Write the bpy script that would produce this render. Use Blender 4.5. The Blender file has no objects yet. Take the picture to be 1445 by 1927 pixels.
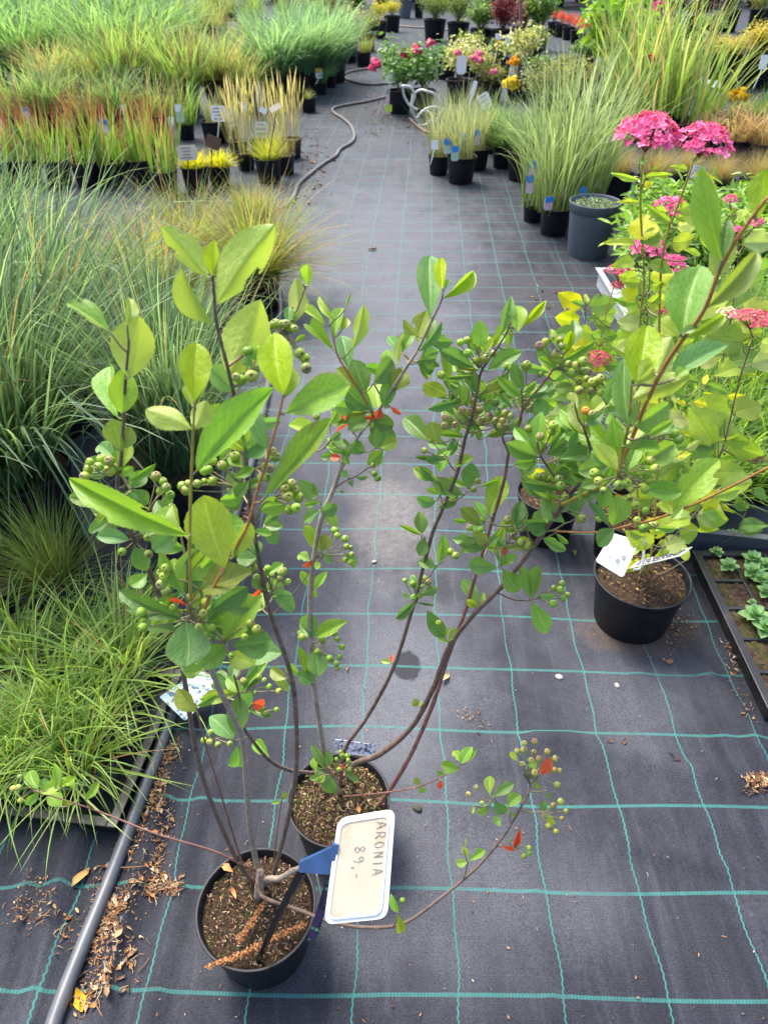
import bpy, math, random
import numpy as np
from mathutils import Vector, Matrix
random.seed(11); rng = np.random.default_rng(11)
SC = bpy.context.scene; COL = SC.collection
R = math.radians
# ------------------------------------------------------------------ camera, sky, sun, exposure
F, CX, CY, HC, TH = 1385.0, 722.5, 963.5, 1.61, R(38.34)
CT, ST = math.cos(TH), math.sin(TH)
cd = bpy.data.cameras.new('camera'); cam = bpy.data.objects.new('camera', cd); COL.objects.link(cam)
cam.location = (0, 0, HC); cam.rotation_euler = (R(90) - TH, 0, 0)
cd.sensor_fit = 'HORIZONTAL'; cd.sensor_width = 36; cd.lens = 36 * F / 1445
cd.clip_start = .02; cd.clip_end = 400
cd.dof.use_dof = True; cd.dof.focus_distance = 1.25; cd.dof.aperture_fstop = 12.5
SC.camera = cam
w = bpy.data.worlds.new('World'); SC.world = w; w.use_nodes = True
wn = w.node_tree.nodes; wl = w.node_tree.links
sky = wn.new('ShaderNodeTexSky'); sky.sky_type = 'NISHITA'; sky.sun_disc = False
SUN_EL, SUN_AZ = 58, -35
sky.sun_elevation = R(SUN_EL); sky.sun_rotation = R(SUN_AZ); sky.dust_density = 5.0; sky.air_density = 1.0; sky.ozone_density = 1.0
bg = wn['Background']; wl.new(sky.outputs[0], bg.inputs[0]); bg.inputs[1].default_value = .15
sd = bpy.data.lights.new('sun', 'SUN'); sun = bpy.data.objects.new('sun', sd); COL.objects.link(sun)
sd.energy = 1.55; sd.angle = R(20); sd.color = (1, .965, .91)
_az, _el = R(SUN_AZ), R(SUN_EL)
sun.rotation_euler = Vector((math.sin(_az) * math.cos(_el), math.cos(_az) * math.cos(_el), math.sin(_el))).to_track_quat('Z', 'Y').to_euler()
SC.view_settings.view_transform = 'Standard'; SC.view_settings.look = 'None'
SC.view_settings.exposure = 1.6; SC.view_settings.gamma = 1.0
SC.cycles.max_bounces = 8; SC.cycles.transmission_bounces = 6; SC.cycles.diffuse_bounces = 4
SC.cycles.use_denoising = True

# ------------------------------------------------------------------ the photograph's pixels as sight lines
def ray(px, py):
    a, b = (px - CX) / F, (CY - py) / F
    return Vector((a, CT + b * ST, -ST + b * CT))
def G(px, py, z=0.0):                       # where the sight line meets the height z
    d = ray(px, py); t = (z - HC) / d.z
    return Vector((d.x * t, d.y * t, z))
def A(px, py, Y):                           # where it meets the upright plane at distance Y
    d = ray(px, py); t = Y / d.y
    return Vector((d.x * t, Y, HC + d.z * t))
def P(px, py, t):                           # at camera depth t
    d = ray(px, py); return Vector((d.x * t, d.y * t, HC + d.z * t))
def depth(p): return p.y * CT - (p.z - HC) * ST

# ------------------------------------------------------------------ materials
def nodes(name):
    m = bpy.data.materials.new(name); m.use_nodes = True
    nt = m.node_tree; return m, nt, nt.nodes, nt.links, nt.nodes['Principled BSDF']
def N(nt, typ, **k):
    n = nt.nodes.new(typ)
    for a, b in k.items(): setattr(n, a, b)
    return n
def math_(nt, op, a, b=None, c=None):
    n = nt.nodes.new('ShaderNodeMath'); n.operation = op
    for i, v in enumerate((a, b, c)):
        if v is None: continue
        if isinstance(v, (int, float)): n.inputs[i].default_value = v
        else: nt.links.new(v, n.inputs[i])
    return n.outputs[0]
def mixc(nt, fac, a, b, blend='MIX'):
    n = nt.nodes.new('ShaderNodeMix'); n.data_type = 'RGBA'; n.blend_type = blend
    for s, v in ((n.inputs[0], fac), (n.inputs[6], a), (n.inputs[7], b)):
        if isinstance(v, (int, float)): s.default_value = v
        elif isinstance(v, (tuple, list)): s.default_value = (*v[:3], 1)
        else: nt.links.new(v, s)
    return n.outputs[2]
def noise(nt, scale, detail=4, rough=.6, vec=None, dist=0):
    n = nt.nodes.new('ShaderNodeTexNoise'); n.inputs['Scale'].default_value = scale
    n.inputs['Detail'].default_value = detail; n.inputs['Roughness'].default_value = rough; n.inputs['Distortion'].default_value = dist
    if vec is not None: nt.links.new(vec, n.inputs['Vector'])
    return n.outputs[0]
def ramp(nt, fac, *stops):
    n = nt.nodes.new('ShaderNodeValToRGB'); e = n.color_ramp.elements
    while len(e) < len(stops): e.new(.5)
    for q, (p, c) in zip(e, stops):
        q.position = p; q.color = (*c, 1) if isinstance(c, tuple) else (c, c, c, 1)
    nt.links.new(fac, n.inputs[0]); return n.outputs[0]
def sstep(nt, v, lo, hi, a=0., b=1.):
    n = nt.nodes.new('ShaderNodeMapRange'); n.interpolation_type = 'SMOOTHSTEP'
    n.inputs[1].default_value = lo; n.inputs[2].default_value = hi; n.inputs[3].default_value = a; n.inputs[4].default_value = b
    nt.links.new(v, n.inputs[0]); return n.outputs[0]
def bump(nt, h, strength, dist, target):
    b = nt.nodes.new('ShaderNodeBump'); b.inputs['Strength'].default_value = strength; b.inputs['Distance'].default_value = dist
    nt.links.new(h, b.inputs['Height']); nt.links.new(b.outputs[0], target.inputs['Normal'])
def objvec(nt):
    return nt.nodes.new('ShaderNodeTexCoord').outputs['Object']

def plain(name, c, rough=.5, var=.25, scale=30, bmp=0., bscale=120, metal=0., dirt=None, spec=.5):
    m, nt, ns, ls, p = nodes(name)
    v = objvec(nt)
    c2 = tuple(min(1, x * (1 + var)) for x in c); c1 = tuple(x * (1 - var) for x in c)
    col = ramp(nt, noise(nt, scale, 5, .65, v), (.3, c1), (.7, c2))
    if dirt:
        d = sstep(nt, noise(nt, dirt[1], 6, .7, v), .52, .72)
        col = mixc(nt, d, col, dirt[0])
    ls.new(col, p.inputs['Base Color']); p.inputs['Roughness'].default_value = rough; p.inputs['Metallic'].default_value = metal
    p.inputs['Specular IOR Level'].default_value = spec
    if bmp: bump(nt, noise(nt, bscale, 5, .6, v), bmp, .003, p)
    return m

def leafy(name, source, trans=.35, rough=.40, veins=True, under=(.31, .41, .08), underf=.55, spec=.5, tboost=1.6):
    """leaf surface: vein pattern by the mesh's own UV, paler underside, light passing through"""
    m, nt, ns, ls, p = nodes(name)
    if source == 'object': col = ns.new('ShaderNodeObjectInfo').outputs['Color']
    else:
        a = ns.new('ShaderNodeAttribute'); a.attribute_name = 'Col'; col = a.outputs['Color']
    v = objvec(nt)
    if veins:
        uv = ns.new('ShaderNodeUVMap'); sp = ns.new('ShaderNodeSeparateXYZ'); ls.new(uv.outputs[0], sp.inputs[0])
        t = math_(nt, 'ABSOLUTE', math_(nt, 'MULTIPLY_ADD', sp.outputs[0], 2., -1.))
        mid = sstep(nt, t, .015, .07, 1., 0.)
        ph = math_(nt, 'MULTIPLY_ADD', sp.outputs[1], 9., math_(nt, 'MULTIPLY', t, -2.6))
        tri = math_(nt, 'ABSOLUTE', math_(nt, 'SUBTRACT', math_(nt, 'FRACT', ph), .5))
        side = math_(nt, 'MULTIPLY', sstep(nt, tri, .0, .10, 1., 0.), .6)
        vein = math_(nt, 'MAXIMUM', mid, side)
        fine = noise(nt, 9, 3, .6, v)
        col = mixc(nt, sstep(nt, fine, .3, .75), mixc(nt, 1., col, (.87, .9, .87), 'MULTIPLY'), mixc(nt, 1., col, (1.08, 1.05, 1.0), 'MULTIPLY'))
        lite = mixc(nt, .28, mixc(nt, 1., col, (1.5, 1.4, 1.35), 'MULTIPLY'), (.42, .5, .12))
        col = mixc(nt, math_(nt, 'MULTIPLY', vein, .85), col, lite)
        edge = sstep(nt, t, .90, 1.0)
        col = mixc(nt, math_(nt, 'MULTIPLY', edge, .35), col, (.30, .24, .05))
        # insect specks and browned patches
        sp2 = sstep(nt, noise(nt, 3.3, 2, .5, v), .70, .74)
        col = mixc(nt, math_(nt, 'MULTIPLY', sp2, .5), col, (.20, .10, .03))
        hgt = math_(nt, 'SUBTRACT', fine, math_(nt, 'MULTIPLY', vein, .9))
        bump(nt, hgt, .22, .012, p)
    if under is not None:
        g = ns.new('ShaderNodeNewGeometry')
        col = mixc(nt, math_(nt, 'MULTIPLY', g.outputs['Backfacing'], underf), col, under)
    ls.new(col, p.inputs['Base Color']); p.inputs['Roughness'].default_value = rough; p.inputs['Specular IOR Level'].default_value = spec
    tr = ns.new('ShaderNodeBsdfTranslucent'); ls.new(mixc(nt, 1., col, (tboost, tboost, tboost * .55), 'MULTIPLY'), tr.inputs[0])
    mx = ns.new('ShaderNodeMixShader'); mx.inputs[0].default_value = trans
    ls.new(p.outputs[0], mx.inputs[1]); ls.new(tr.outputs[0], mx.inputs[2]); ls.new(mx.outputs[0], ns['Material Output'].inputs[0])
    return m

M = {}
M['leaf'] = leafy('chokeberry_leaf', 'object')
M['lime_leaf'] = leafy('hydrangea_leaf', 'object', trans=.42, rough=.55, under=(.34, .42, .18), underf=.35)
M['mass_leaf'] = leafy('shrub_leaf', 'attr', veins=False, under=None, trans=.32, rough=.5)
M['blade'] = leafy('grass_blade', 'attr', veins=False, under=None, trans=.50, rough=.5, spec=.3)
M['petal'] = leafy('petal', 'attr', veins=False, under=None, trans=.3, rough=.7, spec=.2, tboost=1.2)
M['black_pot'] = plain('black_pot_plastic', (.006, .007, .012), .48, .35, 14, .12, 300, dirt=((.035, .030, .026), 9.), spec=.35)
M['grey_pot'] = plain('grey_pot_plastic', (.085, .105, .135), .5, .12, 8, .08, 300, dirt=((.13, .12, .11), 7.))
M['blue_pot'] = plain('slate_pot_plastic', (.035, .055, .07), .5, .2, 8, .08, 300)
M['tray'] = plain('black_tray_plastic', (.012, .0125, .015), .38, .3, 10, .1, 200, dirt=((.05, .04, .03), 12.))
M['grey_tray'] = plain('grey_crate_plastic', (.34, .37, .41), .5, .12, 8)
M['dark_tray'] = plain('slate_tray_plastic', (.07, .08, .095), .5, .15, 8)
M['white'] = plain('white_plastic', (.78, .78, .76), .4, .05, 30)
M['cream'] = plain('yellowed_plastic', (.66, .53, .385), .42, .08, 18, dirt=((.55, .38, .21), 14.))
M['cream2'] = plain('aged_label_card', (.68, .60, .45), .6, .10, 22)
M['ink'] = plain('faded_ink', (.27, .25, .23), .8, .7, 260)
M['greyink'] = plain('grey_print', (.20, .20, .22), .8, .3, 160)
M['stake'] = plain('black_stake_plastic', (.006, .006, .007), .25, .2, 40)
M['clip'] = plain('blue_clip_plastic', (.035, .085, .20), .3, .25, 30)
M['blue'] = plain('blue_print', (.03, .22, .62), .5, .1, 40)
M['brown_card'] = plain('brown_card', (.10, .05, .03), .6, .2, 20)
M['limeprint'] = plain('lime_print', (.45, .62, .06), .5, .1, 20)
M['pinkprint'] = plain('pale_pink_print', (.62, .45, .52), .5, .2, 60)
M['greenprint'] = plain('pale_green_print', (.40, .52, .42), .5, .3, 70)
M['orangeprint'] = plain('orange_print', (.75, .40, .05), .5, .1, 30)
M['pipe'] = plain('grey_pipe', (.085, .095, .11), .4, .15, 25, .08, 400, dirt=((.12, .11, .10), 12.))
M['hose'] = plain('dusty_hose', (.10, .095, .085), .6, .3, 10, .1, 100)
M['rusthose'] = plain('brown_hose', (.13, .07, .05), .6, .3, 10)
M['whitehose'] = plain('white_tube', (.55, .55, .53), .4, .1, 10)
M['bark'] = plain('dark_bark', (.15, .098, .072), .85, .45, 70, .5, 260, dirt=((.20, .17, .145), 55.))
M['greybark'] = plain('grey_bark', (.34, .27, .205), .85, .3, 60, .4, 260, dirt=((.15, .10, .08), 75.))
M['redbark'] = plain('red_twig', (.22, .10, .075), .6, .35, 60, .3, 260)
M['shoot'] = plain('young_shoot', (.36, .30, .05), .55, .3, 40, .2, 300)
M['orangeshoot'] = plain('russet_shoot', (.42, .18, .055), .55, .3, 40, .2, 300)
M['pedicel'] = plain('pedicel', (.22, .19, .09), .6, .3, 50)
M['greenstem'] = plain('green_stem', (.12, .17, .05), .6, .3, 40)

def soil_mat():
    m, nt, ns, ls, p = nodes('potting_soil'); v = objvec(nt)
    n1 = noise(nt, 60, 8, .7, v, .4); n2 = noise(nt, 9, 5, .6, v); n3 = noise(nt, 150, 3, .6, v)
    c = ramp(nt, n1, (.30, (.016, .011, .008)), (.46, (.055, .036, .024)), (.58, (.12, .080, .052)), (.72, (.26, .195, .14)))
    c = mixc(nt, math_(nt, 'MULTIPLY', sstep(nt, n2, .54, .66), .55), c, (.075, .085, .02))
    c = mixc(nt, sstep(nt, n3, .68, .74), c, (.33, .24, .15))
    ls.new(c, p.inputs['Base Color']); p.inputs['Roughness'].default_value = .95; p.inputs['Specular IOR Level'].default_value = .15
    bump(nt, math_(nt, 'ADD', n1, math_(nt, 'MULTIPLY', n3, .4)), .9, .012, p)
    return m
M['soil'] = soil_mat()

def berry_mat():
    m, nt, ns, ls, p = nodes('unripe_berry')
    sp = ns.new('ShaderNodeSeparateXYZ'); v = objvec(nt); ls.new(v, sp.inputs[0])
    oi = ns.new('ShaderNodeObjectInfo'); base = oi.outputs['Color']
    n = noise(nt, 2.2, 3, .6, v)
    zz = math_(nt, 'ADD', sp.outputs[2], math_(nt, 'MULTIPLY_ADD', n, .8, -.4))
    blush = sstep(nt, zz, .3, 1.05)
    alpha = oi.outputs['Alpha']
    c = mixc(nt, math_(nt, 'MULTIPLY', blush, alpha), base, (.24, .085, .10))
    rr = math_(nt, 'SQRT', math_(nt, 'ADD', math_(nt, 'POWER', math_(nt, 'ABSOLUTE', sp.outputs[0]), 2.), math_(nt, 'POWER', math_(nt, 'ABSOLUTE', sp.outputs[1]), 2.)))
    eye = math_(nt, 'MULTIPLY', sstep(nt, rr, .14, .27, 1., 0.), sstep(nt, sp.outputs[2], .3, .6))
    c = mixc(nt, eye, c, (.075, .05, .03))
    ls.new(c, p.inputs['Base Color']); p.inputs['Roughness'].default_value = .38
    p.inputs['Subsurface Weight'].default_value = .12; p.inputs['Subsurface Radius'].default_value = (.4, .5, .1); p.inputs['Subsurface Scale'].default_value = .004
    return m
M['berry'] = berry_mat()

def attr_mat(name, rough=.8, spec=.2):
    m, nt, ns, ls, p = nodes(name); a = ns.new('ShaderNodeAttribute'); a.attribute_name = 'Col'
    ls.new(a.outputs['Color'], p.inputs['Base Color']); p.inputs['Roughness'].default_value = rough; p.inputs['Specular IOR Level'].default_value = spec
    return m
M['bits'] = attr_mat('dry_bits')

# ------------------------------------------------------------------ mesh collecting
class MB:
    def __init__(s): s.v = []; s.f = []; s.c = []; s.u = []; s.mi = []; s.n = 0
    def add(s, v, f, c=None, uv=None, mi=0):
        v = np.asarray(v, float).reshape(-1, 3); k = s.n
        s.v.append(v); s.n += len(v)
        s.f += [[i + k for i in q] for q in f]; s.mi += [mi] * len(f)
        if c is not None:
            c = np.asarray(c, float)
            s.c.append(np.tile(c[:3], (len(v), 1)) if c.ndim == 1 else c)
        if uv is not None: s.u.append(np.asarray(uv, float))
        return s
    def mesh(s, name, mats, smooth=True, origin=None):
        V = np.concatenate(s.v) if s.v else np.zeros((0, 3))
        if origin is not None: V = V - np.array(origin)
        me = bpy.data.meshes.new(name); me.from_pydata(V.tolist(), [], s.f)
        for m in (mats if isinstance(mats, (list, tuple)) else [mats]): me.materials.append(M[m] if isinstance(m, str) else m)
        if smooth: me.polygons.foreach_set('use_smooth', [True] * len(me.polygons))
        if any(s.mi): me.polygons.foreach_set('material_index', s.mi)
        if s.c:
            C = np.concatenate(s.c); a = me.color_attributes.new('Col', 'FLOAT_COLOR', 'POINT')
            a.data.foreach_set('color', np.concatenate([C, np.ones((len(C), 1))], 1).ravel())
        if s.u:
            U = np.concatenate(s.u); l = me.uv_layers.new(name='UVMap')
            idx = np.empty(len(me.loops), int); me.loops.foreach_get('vertex_index', idx)
            l.data.foreach_set('uv', U[idx].ravel())
        me.update(); return me
    def obj(s, name, mats, parent=None, smooth=True):
        """one object; vertices were given in world space and are stored relative to the parent's origin"""
        o = bpy.data.objects.new(name, s.mesh(name, mats, smooth, parent_origin(parent))); COL.objects.link(o)
        if parent: o.parent = parent
        return o
def parent_origin(p):
    v = Vector((0, 0, 0))
    while p is not None: v = v + p.location; p = p.parent
    return v
def tag(o, label=None, cat=None, group=None, kind=None):
    if label: o['label'] = label
    if cat: o['category'] = cat
    if group: o['group'] = group
    if kind or cat: o['kind'] = kind or 'thing'
    return o
def empty(name, loc, label=None, cat=None, group=None, rz=0, tilt=(0, 0)):
    o = bpy.data.objects.new(name, None); o.empty_display_size = .05; COL.objects.link(o)
    o.location = loc; o.rotation_euler = (tilt[0], tilt[1], rz)
    return tag(o, label, cat, group)
def inst(name, me, parent=None, loc=(0, 0, 0), scale=(1, 1, 1), rz=0):
    o = bpy.data.objects.new(name, me); COL.objects.link(o); o.location = loc; o.scale = scale; o.rotation_euler = (0, 0, rz)
    if parent: o.parent = parent
    return o

def smooth_path(pts, sub=6):
    P_ = [np.array(p, float) for p in pts]
    P_ = [2 * P_[0] - P_[1]] + P_ + [2 * P_[-1] - P_[-2]]
    out = []
    for i in range(1, len(P_) - 2):
        a, b, c, d = P_[i - 1:i + 3]
        for k in range(sub):
            t = k / sub
            out.append(.5 * (2 * b + (c - a) * t + (2 * a - 5 * b + 4 * c - d) * t * t + (3 * b - a - 3 * c + d) * t ** 3))
    out.append(P_[-2]); return np.array(out)
def tube(mb, pts, r0, r1=None, n=7, c=None, mi=0, cap=True, knob=0.):
    pts = np.asarray(pts, float); r1 = r0 if r1 is None else r1
    m = len(pts); rad = np.linspace(r0, r1, m) if np.isscalar(r0) else np.asarray(r0)
    if knob: rad = rad * (1 + knob * rng.uniform(-1, 1, m))
    T = np.gradient(pts, axis=0); T /= np.linalg.norm(T, axis=1)[:, None] + 1e-12
    u = np.cross(T[0], (0, 0, 1)); u = u if np.linalg.norm(u) > .1 else np.cross(T[0], (1, 0, 0))
    V = []
    for i in range(m):
        u = u - T[i] * u.dot(T[i]); u /= np.linalg.norm(u) + 1e-12; b = np.cross(T[i], u)
        a = np.linspace(0, 2 * np.pi, n, endpoint=False)
        V.append(pts[i] + rad[i] * (np.cos(a)[:, None] * u + np.sin(a)[:, None] * b))
    f = [[i * n + j, i * n + (j + 1) % n, (i + 1) * n + (j + 1) % n, (i + 1) * n + j] for i in range(m - 1) for j in range(n)]
    if cap: f += [list(range(n))[::-1], [(m - 1) * n + j for j in range(n)]]
    mb.add(np.concatenate(V), f, c, mi=mi)
def lathe(mb, prof, n=40, c=None, mi=0, center=(0, 0, 0)):
    a = np.linspace(0, 2 * np.pi, n, endpoint=False)
    V = [np.stack([r * np.cos(a) + center[0], r * np.sin(a) + center[1], np.full(n, z) + center[2]], 1) for r, z in prof]
    f = [[i * n + j, i * n + (j + 1) % n, (i + 1) * n + (j + 1) % n, (i + 1) * n + j] for i in range(len(prof) - 1) for j in range(n)]
    mb.add(np.concatenate(V), f, c, mi=mi)
def box(mb, lo, hi, c=None, mi=0):
    x0, y0, z0 = lo; x1, y1, z1 = hi
    v = [(x0, y0, z0), (x1, y0, z0), (x1, y1, z0), (x0, y1, z0), (x0, y0, z1), (x1, y0, z1), (x1, y1, z1), (x0, y1, z1)]
    mb.add(v, [[3, 2, 1, 0], [4, 5, 6, 7], [0, 1, 5, 4], [1, 2, 6, 5], [2, 3, 7, 6], [3, 0, 4, 7]], c, mi=mi)
def slab(mb, q, th, up=None, mi=0, c=None, corner=0.):
    """flat plate through four corners (world), with thickness and rounded corners"""
    q = [np.array(p, float) for p in q]
    n = np.cross(q[1] - q[0], q[3] - q[0]); n /= np.linalg.norm(n)
    ring = []
    for i in range(4):
        p, a, b = q[i], q[i - 1], q[(i + 1) % 4]
        if corner > 0:
            da = (a - p) / np.linalg.norm(a - p); db = (b - p) / np.linalg.norm(b - p)
            for k in range(6):
                t = k / 5; s0 = p + da * corner * (1 - t) ** 2 + db * corner * t ** 2
                ring.append(s0)
        else: ring.append(p)
    m = len(ring); V = [p + n * th * .5 for p in ring] + [p - n * th * .5 for p in ring]
    f = [list(range(m)), list(range(2 * m - 1, m - 1, -1))] + [[i, m + i, m + (i + 1) % m, (i + 1) % m] for i in range(m)]
    mb.add(V, f, c, mi=mi); return n

# ------------------------------------------------------------------ ground: woven weed mat with its green marking threads
_D = [(862, 1866), (850, 1664), (839, 1502), (829, 1364), (823, 1252), (820, 1153), (818.6, 1074), (817.8, 996), (817, 690), (812, 470), (812, 345), (812, 120)]
_DY = [G(a, b).y for a, b in _D]; _DX = [G(a, b).x for a, b in _D]
_Y0 = G(859, 1866).y
FOLDS = [([(1000, 1388), (1066, 1388), (1160, 1415), (1256, 1440), (1445, 1480)], 0.0176, .045), ([(1291, 1227), (1345, 1275), (1395, 1335), (1440, 1420)], 0.0144, .03), ([(985, 1560), (1010, 1680), (1030, 1800), (1048, 1927)], 0.0064, .02),
         ([(350, 1400), (275, 1620), (222, 1800), (195, 1940)], 0.0256, .035), ([(160, 1555), (105, 1720), (62, 1940)], 0.0320, .035), ([(80, 1590), (25, 1780), (5, 1900)], 0.0256, .03), ([(345, 1690), (310, 1830), (290, 1940)], 0.0160, .035), ([(400, 1470), (345, 1630)], 0.0160, .03), ([(470, 1060), (440, 1180), (415, 1290)], 0.0128, .03)]
def ground_z(X, Y):
    X = np.asarray(X, float); Y = np.asarray(Y, float)
    def wob(x, y, s): return (np.sin(x * 3.1 * s + 1.3 * np.sin(y * 2.3 * s)) + np.sin(y * 2.7 * s + 1.7 * np.sin(x * 1.9 * s + 2)) + np.sin((x + y) * 4.3 * s + 1.1)) / 3
    z = .0035 * wob(X, Y, 1.0) + .002 * wob(X, Y, 3.1)
    # wrinkles running away from the viewer along the pipe, bottom left
    d = X * .93 + Y * .36 + .03 * wob(X, Y, 2.3)
    mk = np.clip((-.33 - X) / .10, 0, 1) * np.clip((1.20 - Y) / .3, 0, 1)
    z = z + mk * (.009 * np.abs(np.sin(d * 30 + 1.2 * wob(X, Y, 1.7))) ** 1.3 * (.55 + .45 * wob(X, Y, 2.1)) - .003)
    mk2 = 1.6 * np.clip(1 - np.abs(Y - (.98 - .28 * X)) / .035, 0, 1) * np.clip((X - .25) / .2, 0, 1) * np.clip((.95 - X) / .2, 0, 1)
    mk3 = 1.6 * np.clip(1 - np.abs((X - .78) * .78 + (Y - 1.22) * .63) / .03, 0, 1) * np.clip(1 - np.abs(Y - 1.2) / .28, 0, 1)
    mk4 = np.clip(1 - np.abs(X - .345 - .02 * np.sin(Y * 5)) / .012, 0, 1) * np.clip((.75 - Y) / .2, 0, 1)
    z = z + mk2 * .008 + mk3 * .008 + mk4 * .005
    for pts, hh, ww in FOLDS:
        g = [G(*p) for p in pts]; dd = np.full(np.shape(z), 9.); sgn = np.zeros(np.shape(z))
        for a, b in zip(g[:-1], g[1:]):
            ex, ey = b.x - a.x, b.y - a.y; L2 = ex * ex + ey * ey; t = np.clip(((X - a.x) * ex + (Y - a.y) * ey) / L2, 0, 1)
            q = np.hypot(X - a.x - t * ex, Y - a.y - t * ey); sd_ = np.sign((X - a.x) * ey - (Y - a.y) * ex); sgn = np.where(q < dd, sd_, sgn); dd = np.minimum(dd, q)
        w_ = np.where(sgn > 0, ww, ww * .35); z = z + hh * np.exp(-(dd / w_) ** 2)
    return z * (1 - np.clip((np.hypot(X, Y) - 3) / 6, 0, 1))
def ground():
    def steps(lo, hi, d0, far, g):
        a = list(np.arange(lo, hi, d0)); x = hi; d = d0
        while x < far: a.append(x); d *= g; x += d
        return a
    xs = steps(0, 1.7, .018, 60, 1.12); xs = np.array([-x for x in xs[:0:-1]] + xs)
    ys = np.array([-30, -12, -5, -2, -1, -.5] + steps(-.2, 3.0, .018, 120, 1.06))
    X, Y = np.meshgrid(xs, ys)
    z = ground_z(X, Y)
    ny, nx = X.shape
    V = np.stack([X, Y, z], -1).reshape(-1, 3)
    F_ = [[i * nx + j, i * nx + j + 1, (i + 1) * nx + j + 1, (i + 1) * nx + j] for i in range(ny - 1) for j in range(nx - 1)]
    xd = np.interp(Y, _DY, _DX)
    sag = .005 * np.sin(X * 4 + 1.5 * np.sin(Y * 3)) + .003 * np.sin(X * 9 + Y * 5) + .03 * X * (X > 0) - .012 * X * (X < 0)
    U = np.stack([(X - xd + .003 * np.sin(Y * 17 + X * 3) + .002 * np.sin(Y * 41)) / .2, (Y - _Y0 + sag) / .2], -1).reshape(-1, 2)
    mb = MB(); mb.add(V, F_, uv=U)
    m, nt, ns, ls, p = nodes('woven_weed_mat')
    uv = ns.new('ShaderNodeUVMap'); sp = ns.new('ShaderNodeSeparateXYZ'); ls.new(uv.outputs[0], sp.inputs[0])
    u, v = sp.outputs[0], sp.outputs[1]; ov = objvec(nt)
    mp = ns.new('ShaderNodeMapping'); ls.new(ov, mp.inputs[0]); mp.inputs['Scale'].default_value = (1, .10, 1)
    streak = noise(nt, 22, 6, .7, mp.outputs[0], .3)
    mp2 = ns.new('ShaderNodeMapping'); ls.new(ov, mp2.inputs[0]); mp2.inputs['Scale'].default_value = (.12, 1, 1)
    streak2 = noise(nt, 60, 4, .6, mp2.outputs[0])
    big = noise(nt, 2.2, 7, .65, ov, .6); grit = noise(nt, 330, 2, .6, ov)
    base = ramp(nt, streak, (.28, (.014, .0155, .022)), (.52, (.026, .0285, .038)), (.75, (.056, .060, .074)))
    base = mixc(nt, math_(nt, 'MULTIPLY', streak2, .35), base, (.018, .020, .027))
    base = mixc(nt, math_(nt, 'MULTIPLY', sstep(nt, big, .45, .72), .5), base, (.070, .074, .088))
    base = mixc(nt, math_(nt, 'MULTIPLY', sstep(nt, big, .28, .46, 1., 0.), .5), base, (.015, .016, .022))
    # trodden dust further up the path, sand spill, damp spot
    sx = ns.new('ShaderNodeSeparateXYZ'); ls.new(ov, sx.inputs[0])
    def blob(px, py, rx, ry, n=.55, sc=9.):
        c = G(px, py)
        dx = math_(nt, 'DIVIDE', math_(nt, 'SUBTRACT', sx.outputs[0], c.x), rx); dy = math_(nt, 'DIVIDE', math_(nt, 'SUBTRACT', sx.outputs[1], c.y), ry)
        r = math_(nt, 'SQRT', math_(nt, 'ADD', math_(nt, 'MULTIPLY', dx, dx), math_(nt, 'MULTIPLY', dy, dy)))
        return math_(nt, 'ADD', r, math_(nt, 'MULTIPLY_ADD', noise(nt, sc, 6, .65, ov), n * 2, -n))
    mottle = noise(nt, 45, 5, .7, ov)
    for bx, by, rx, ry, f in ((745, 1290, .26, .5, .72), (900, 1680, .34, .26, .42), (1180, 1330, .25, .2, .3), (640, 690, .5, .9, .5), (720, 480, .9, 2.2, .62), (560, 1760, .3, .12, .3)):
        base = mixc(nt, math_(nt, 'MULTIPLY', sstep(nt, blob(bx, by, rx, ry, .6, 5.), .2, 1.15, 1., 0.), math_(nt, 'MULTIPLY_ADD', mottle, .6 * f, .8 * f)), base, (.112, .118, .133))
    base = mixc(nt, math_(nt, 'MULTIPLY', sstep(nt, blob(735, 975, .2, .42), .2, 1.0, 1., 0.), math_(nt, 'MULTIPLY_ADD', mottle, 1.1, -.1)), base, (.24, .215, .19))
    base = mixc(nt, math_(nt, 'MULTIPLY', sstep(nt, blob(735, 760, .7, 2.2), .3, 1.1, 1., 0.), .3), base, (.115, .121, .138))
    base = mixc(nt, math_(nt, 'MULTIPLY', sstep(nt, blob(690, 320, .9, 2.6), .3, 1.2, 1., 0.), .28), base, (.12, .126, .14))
    base = mixc(nt, math_(nt, 'MULTIPLY', sstep(nt, blob(765, 1253, .045, .06, .35, 16.), .75, .95, 1., 0.), .8), base, (.012, .013, .016))
    base = mixc(nt, math_(nt, 'MULTIPLY', sstep(nt, blob(830, 1108, .05, .08, .6, 30.), .5, 1.0, 1., 0.), .6), base, (.03, .03, .033))
    base = mixc(nt, math_(nt, 'MULTIPLY', sstep(nt, blob(690, 215, .55, .6, .5, 5.), .8, 1.0, 1., 0.), .7), base, (.03, .03, .033))
    base = mixc(nt, math_(nt, 'MULTIPLY', sstep(nt, blob(1010, 545, .45, .4, .6, 5.), .5, 1.1, 1., 0.), .6), base, (.04, .038, .042))
    base = mixc(nt, math_(nt, 'MULTIPLY', sstep(nt, blob(1205, 1190, .2, .1, .5, 20.), .5, 1.1, 1., 0.), .6), base, (.10, .07, .05))
    base = mixc(nt, 1., base, ramp(nt, noise(nt, 270, 4, .75, ov), (.3, .45), (.7, 1.6)), 'MULTIPLY'); base = mixc(nt, sstep(nt, grit, .70, .78), base, (.19, .19, .19))
    # threads: zigzag warp, ladder weft
    zig = math_(nt, 'MULTIPLY', math_(nt, 'SUBTRACT', math_(nt, 'PINGPONG', math_(nt, 'MULTIPLY', v, 26.), 1.), .5), .012)
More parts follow.
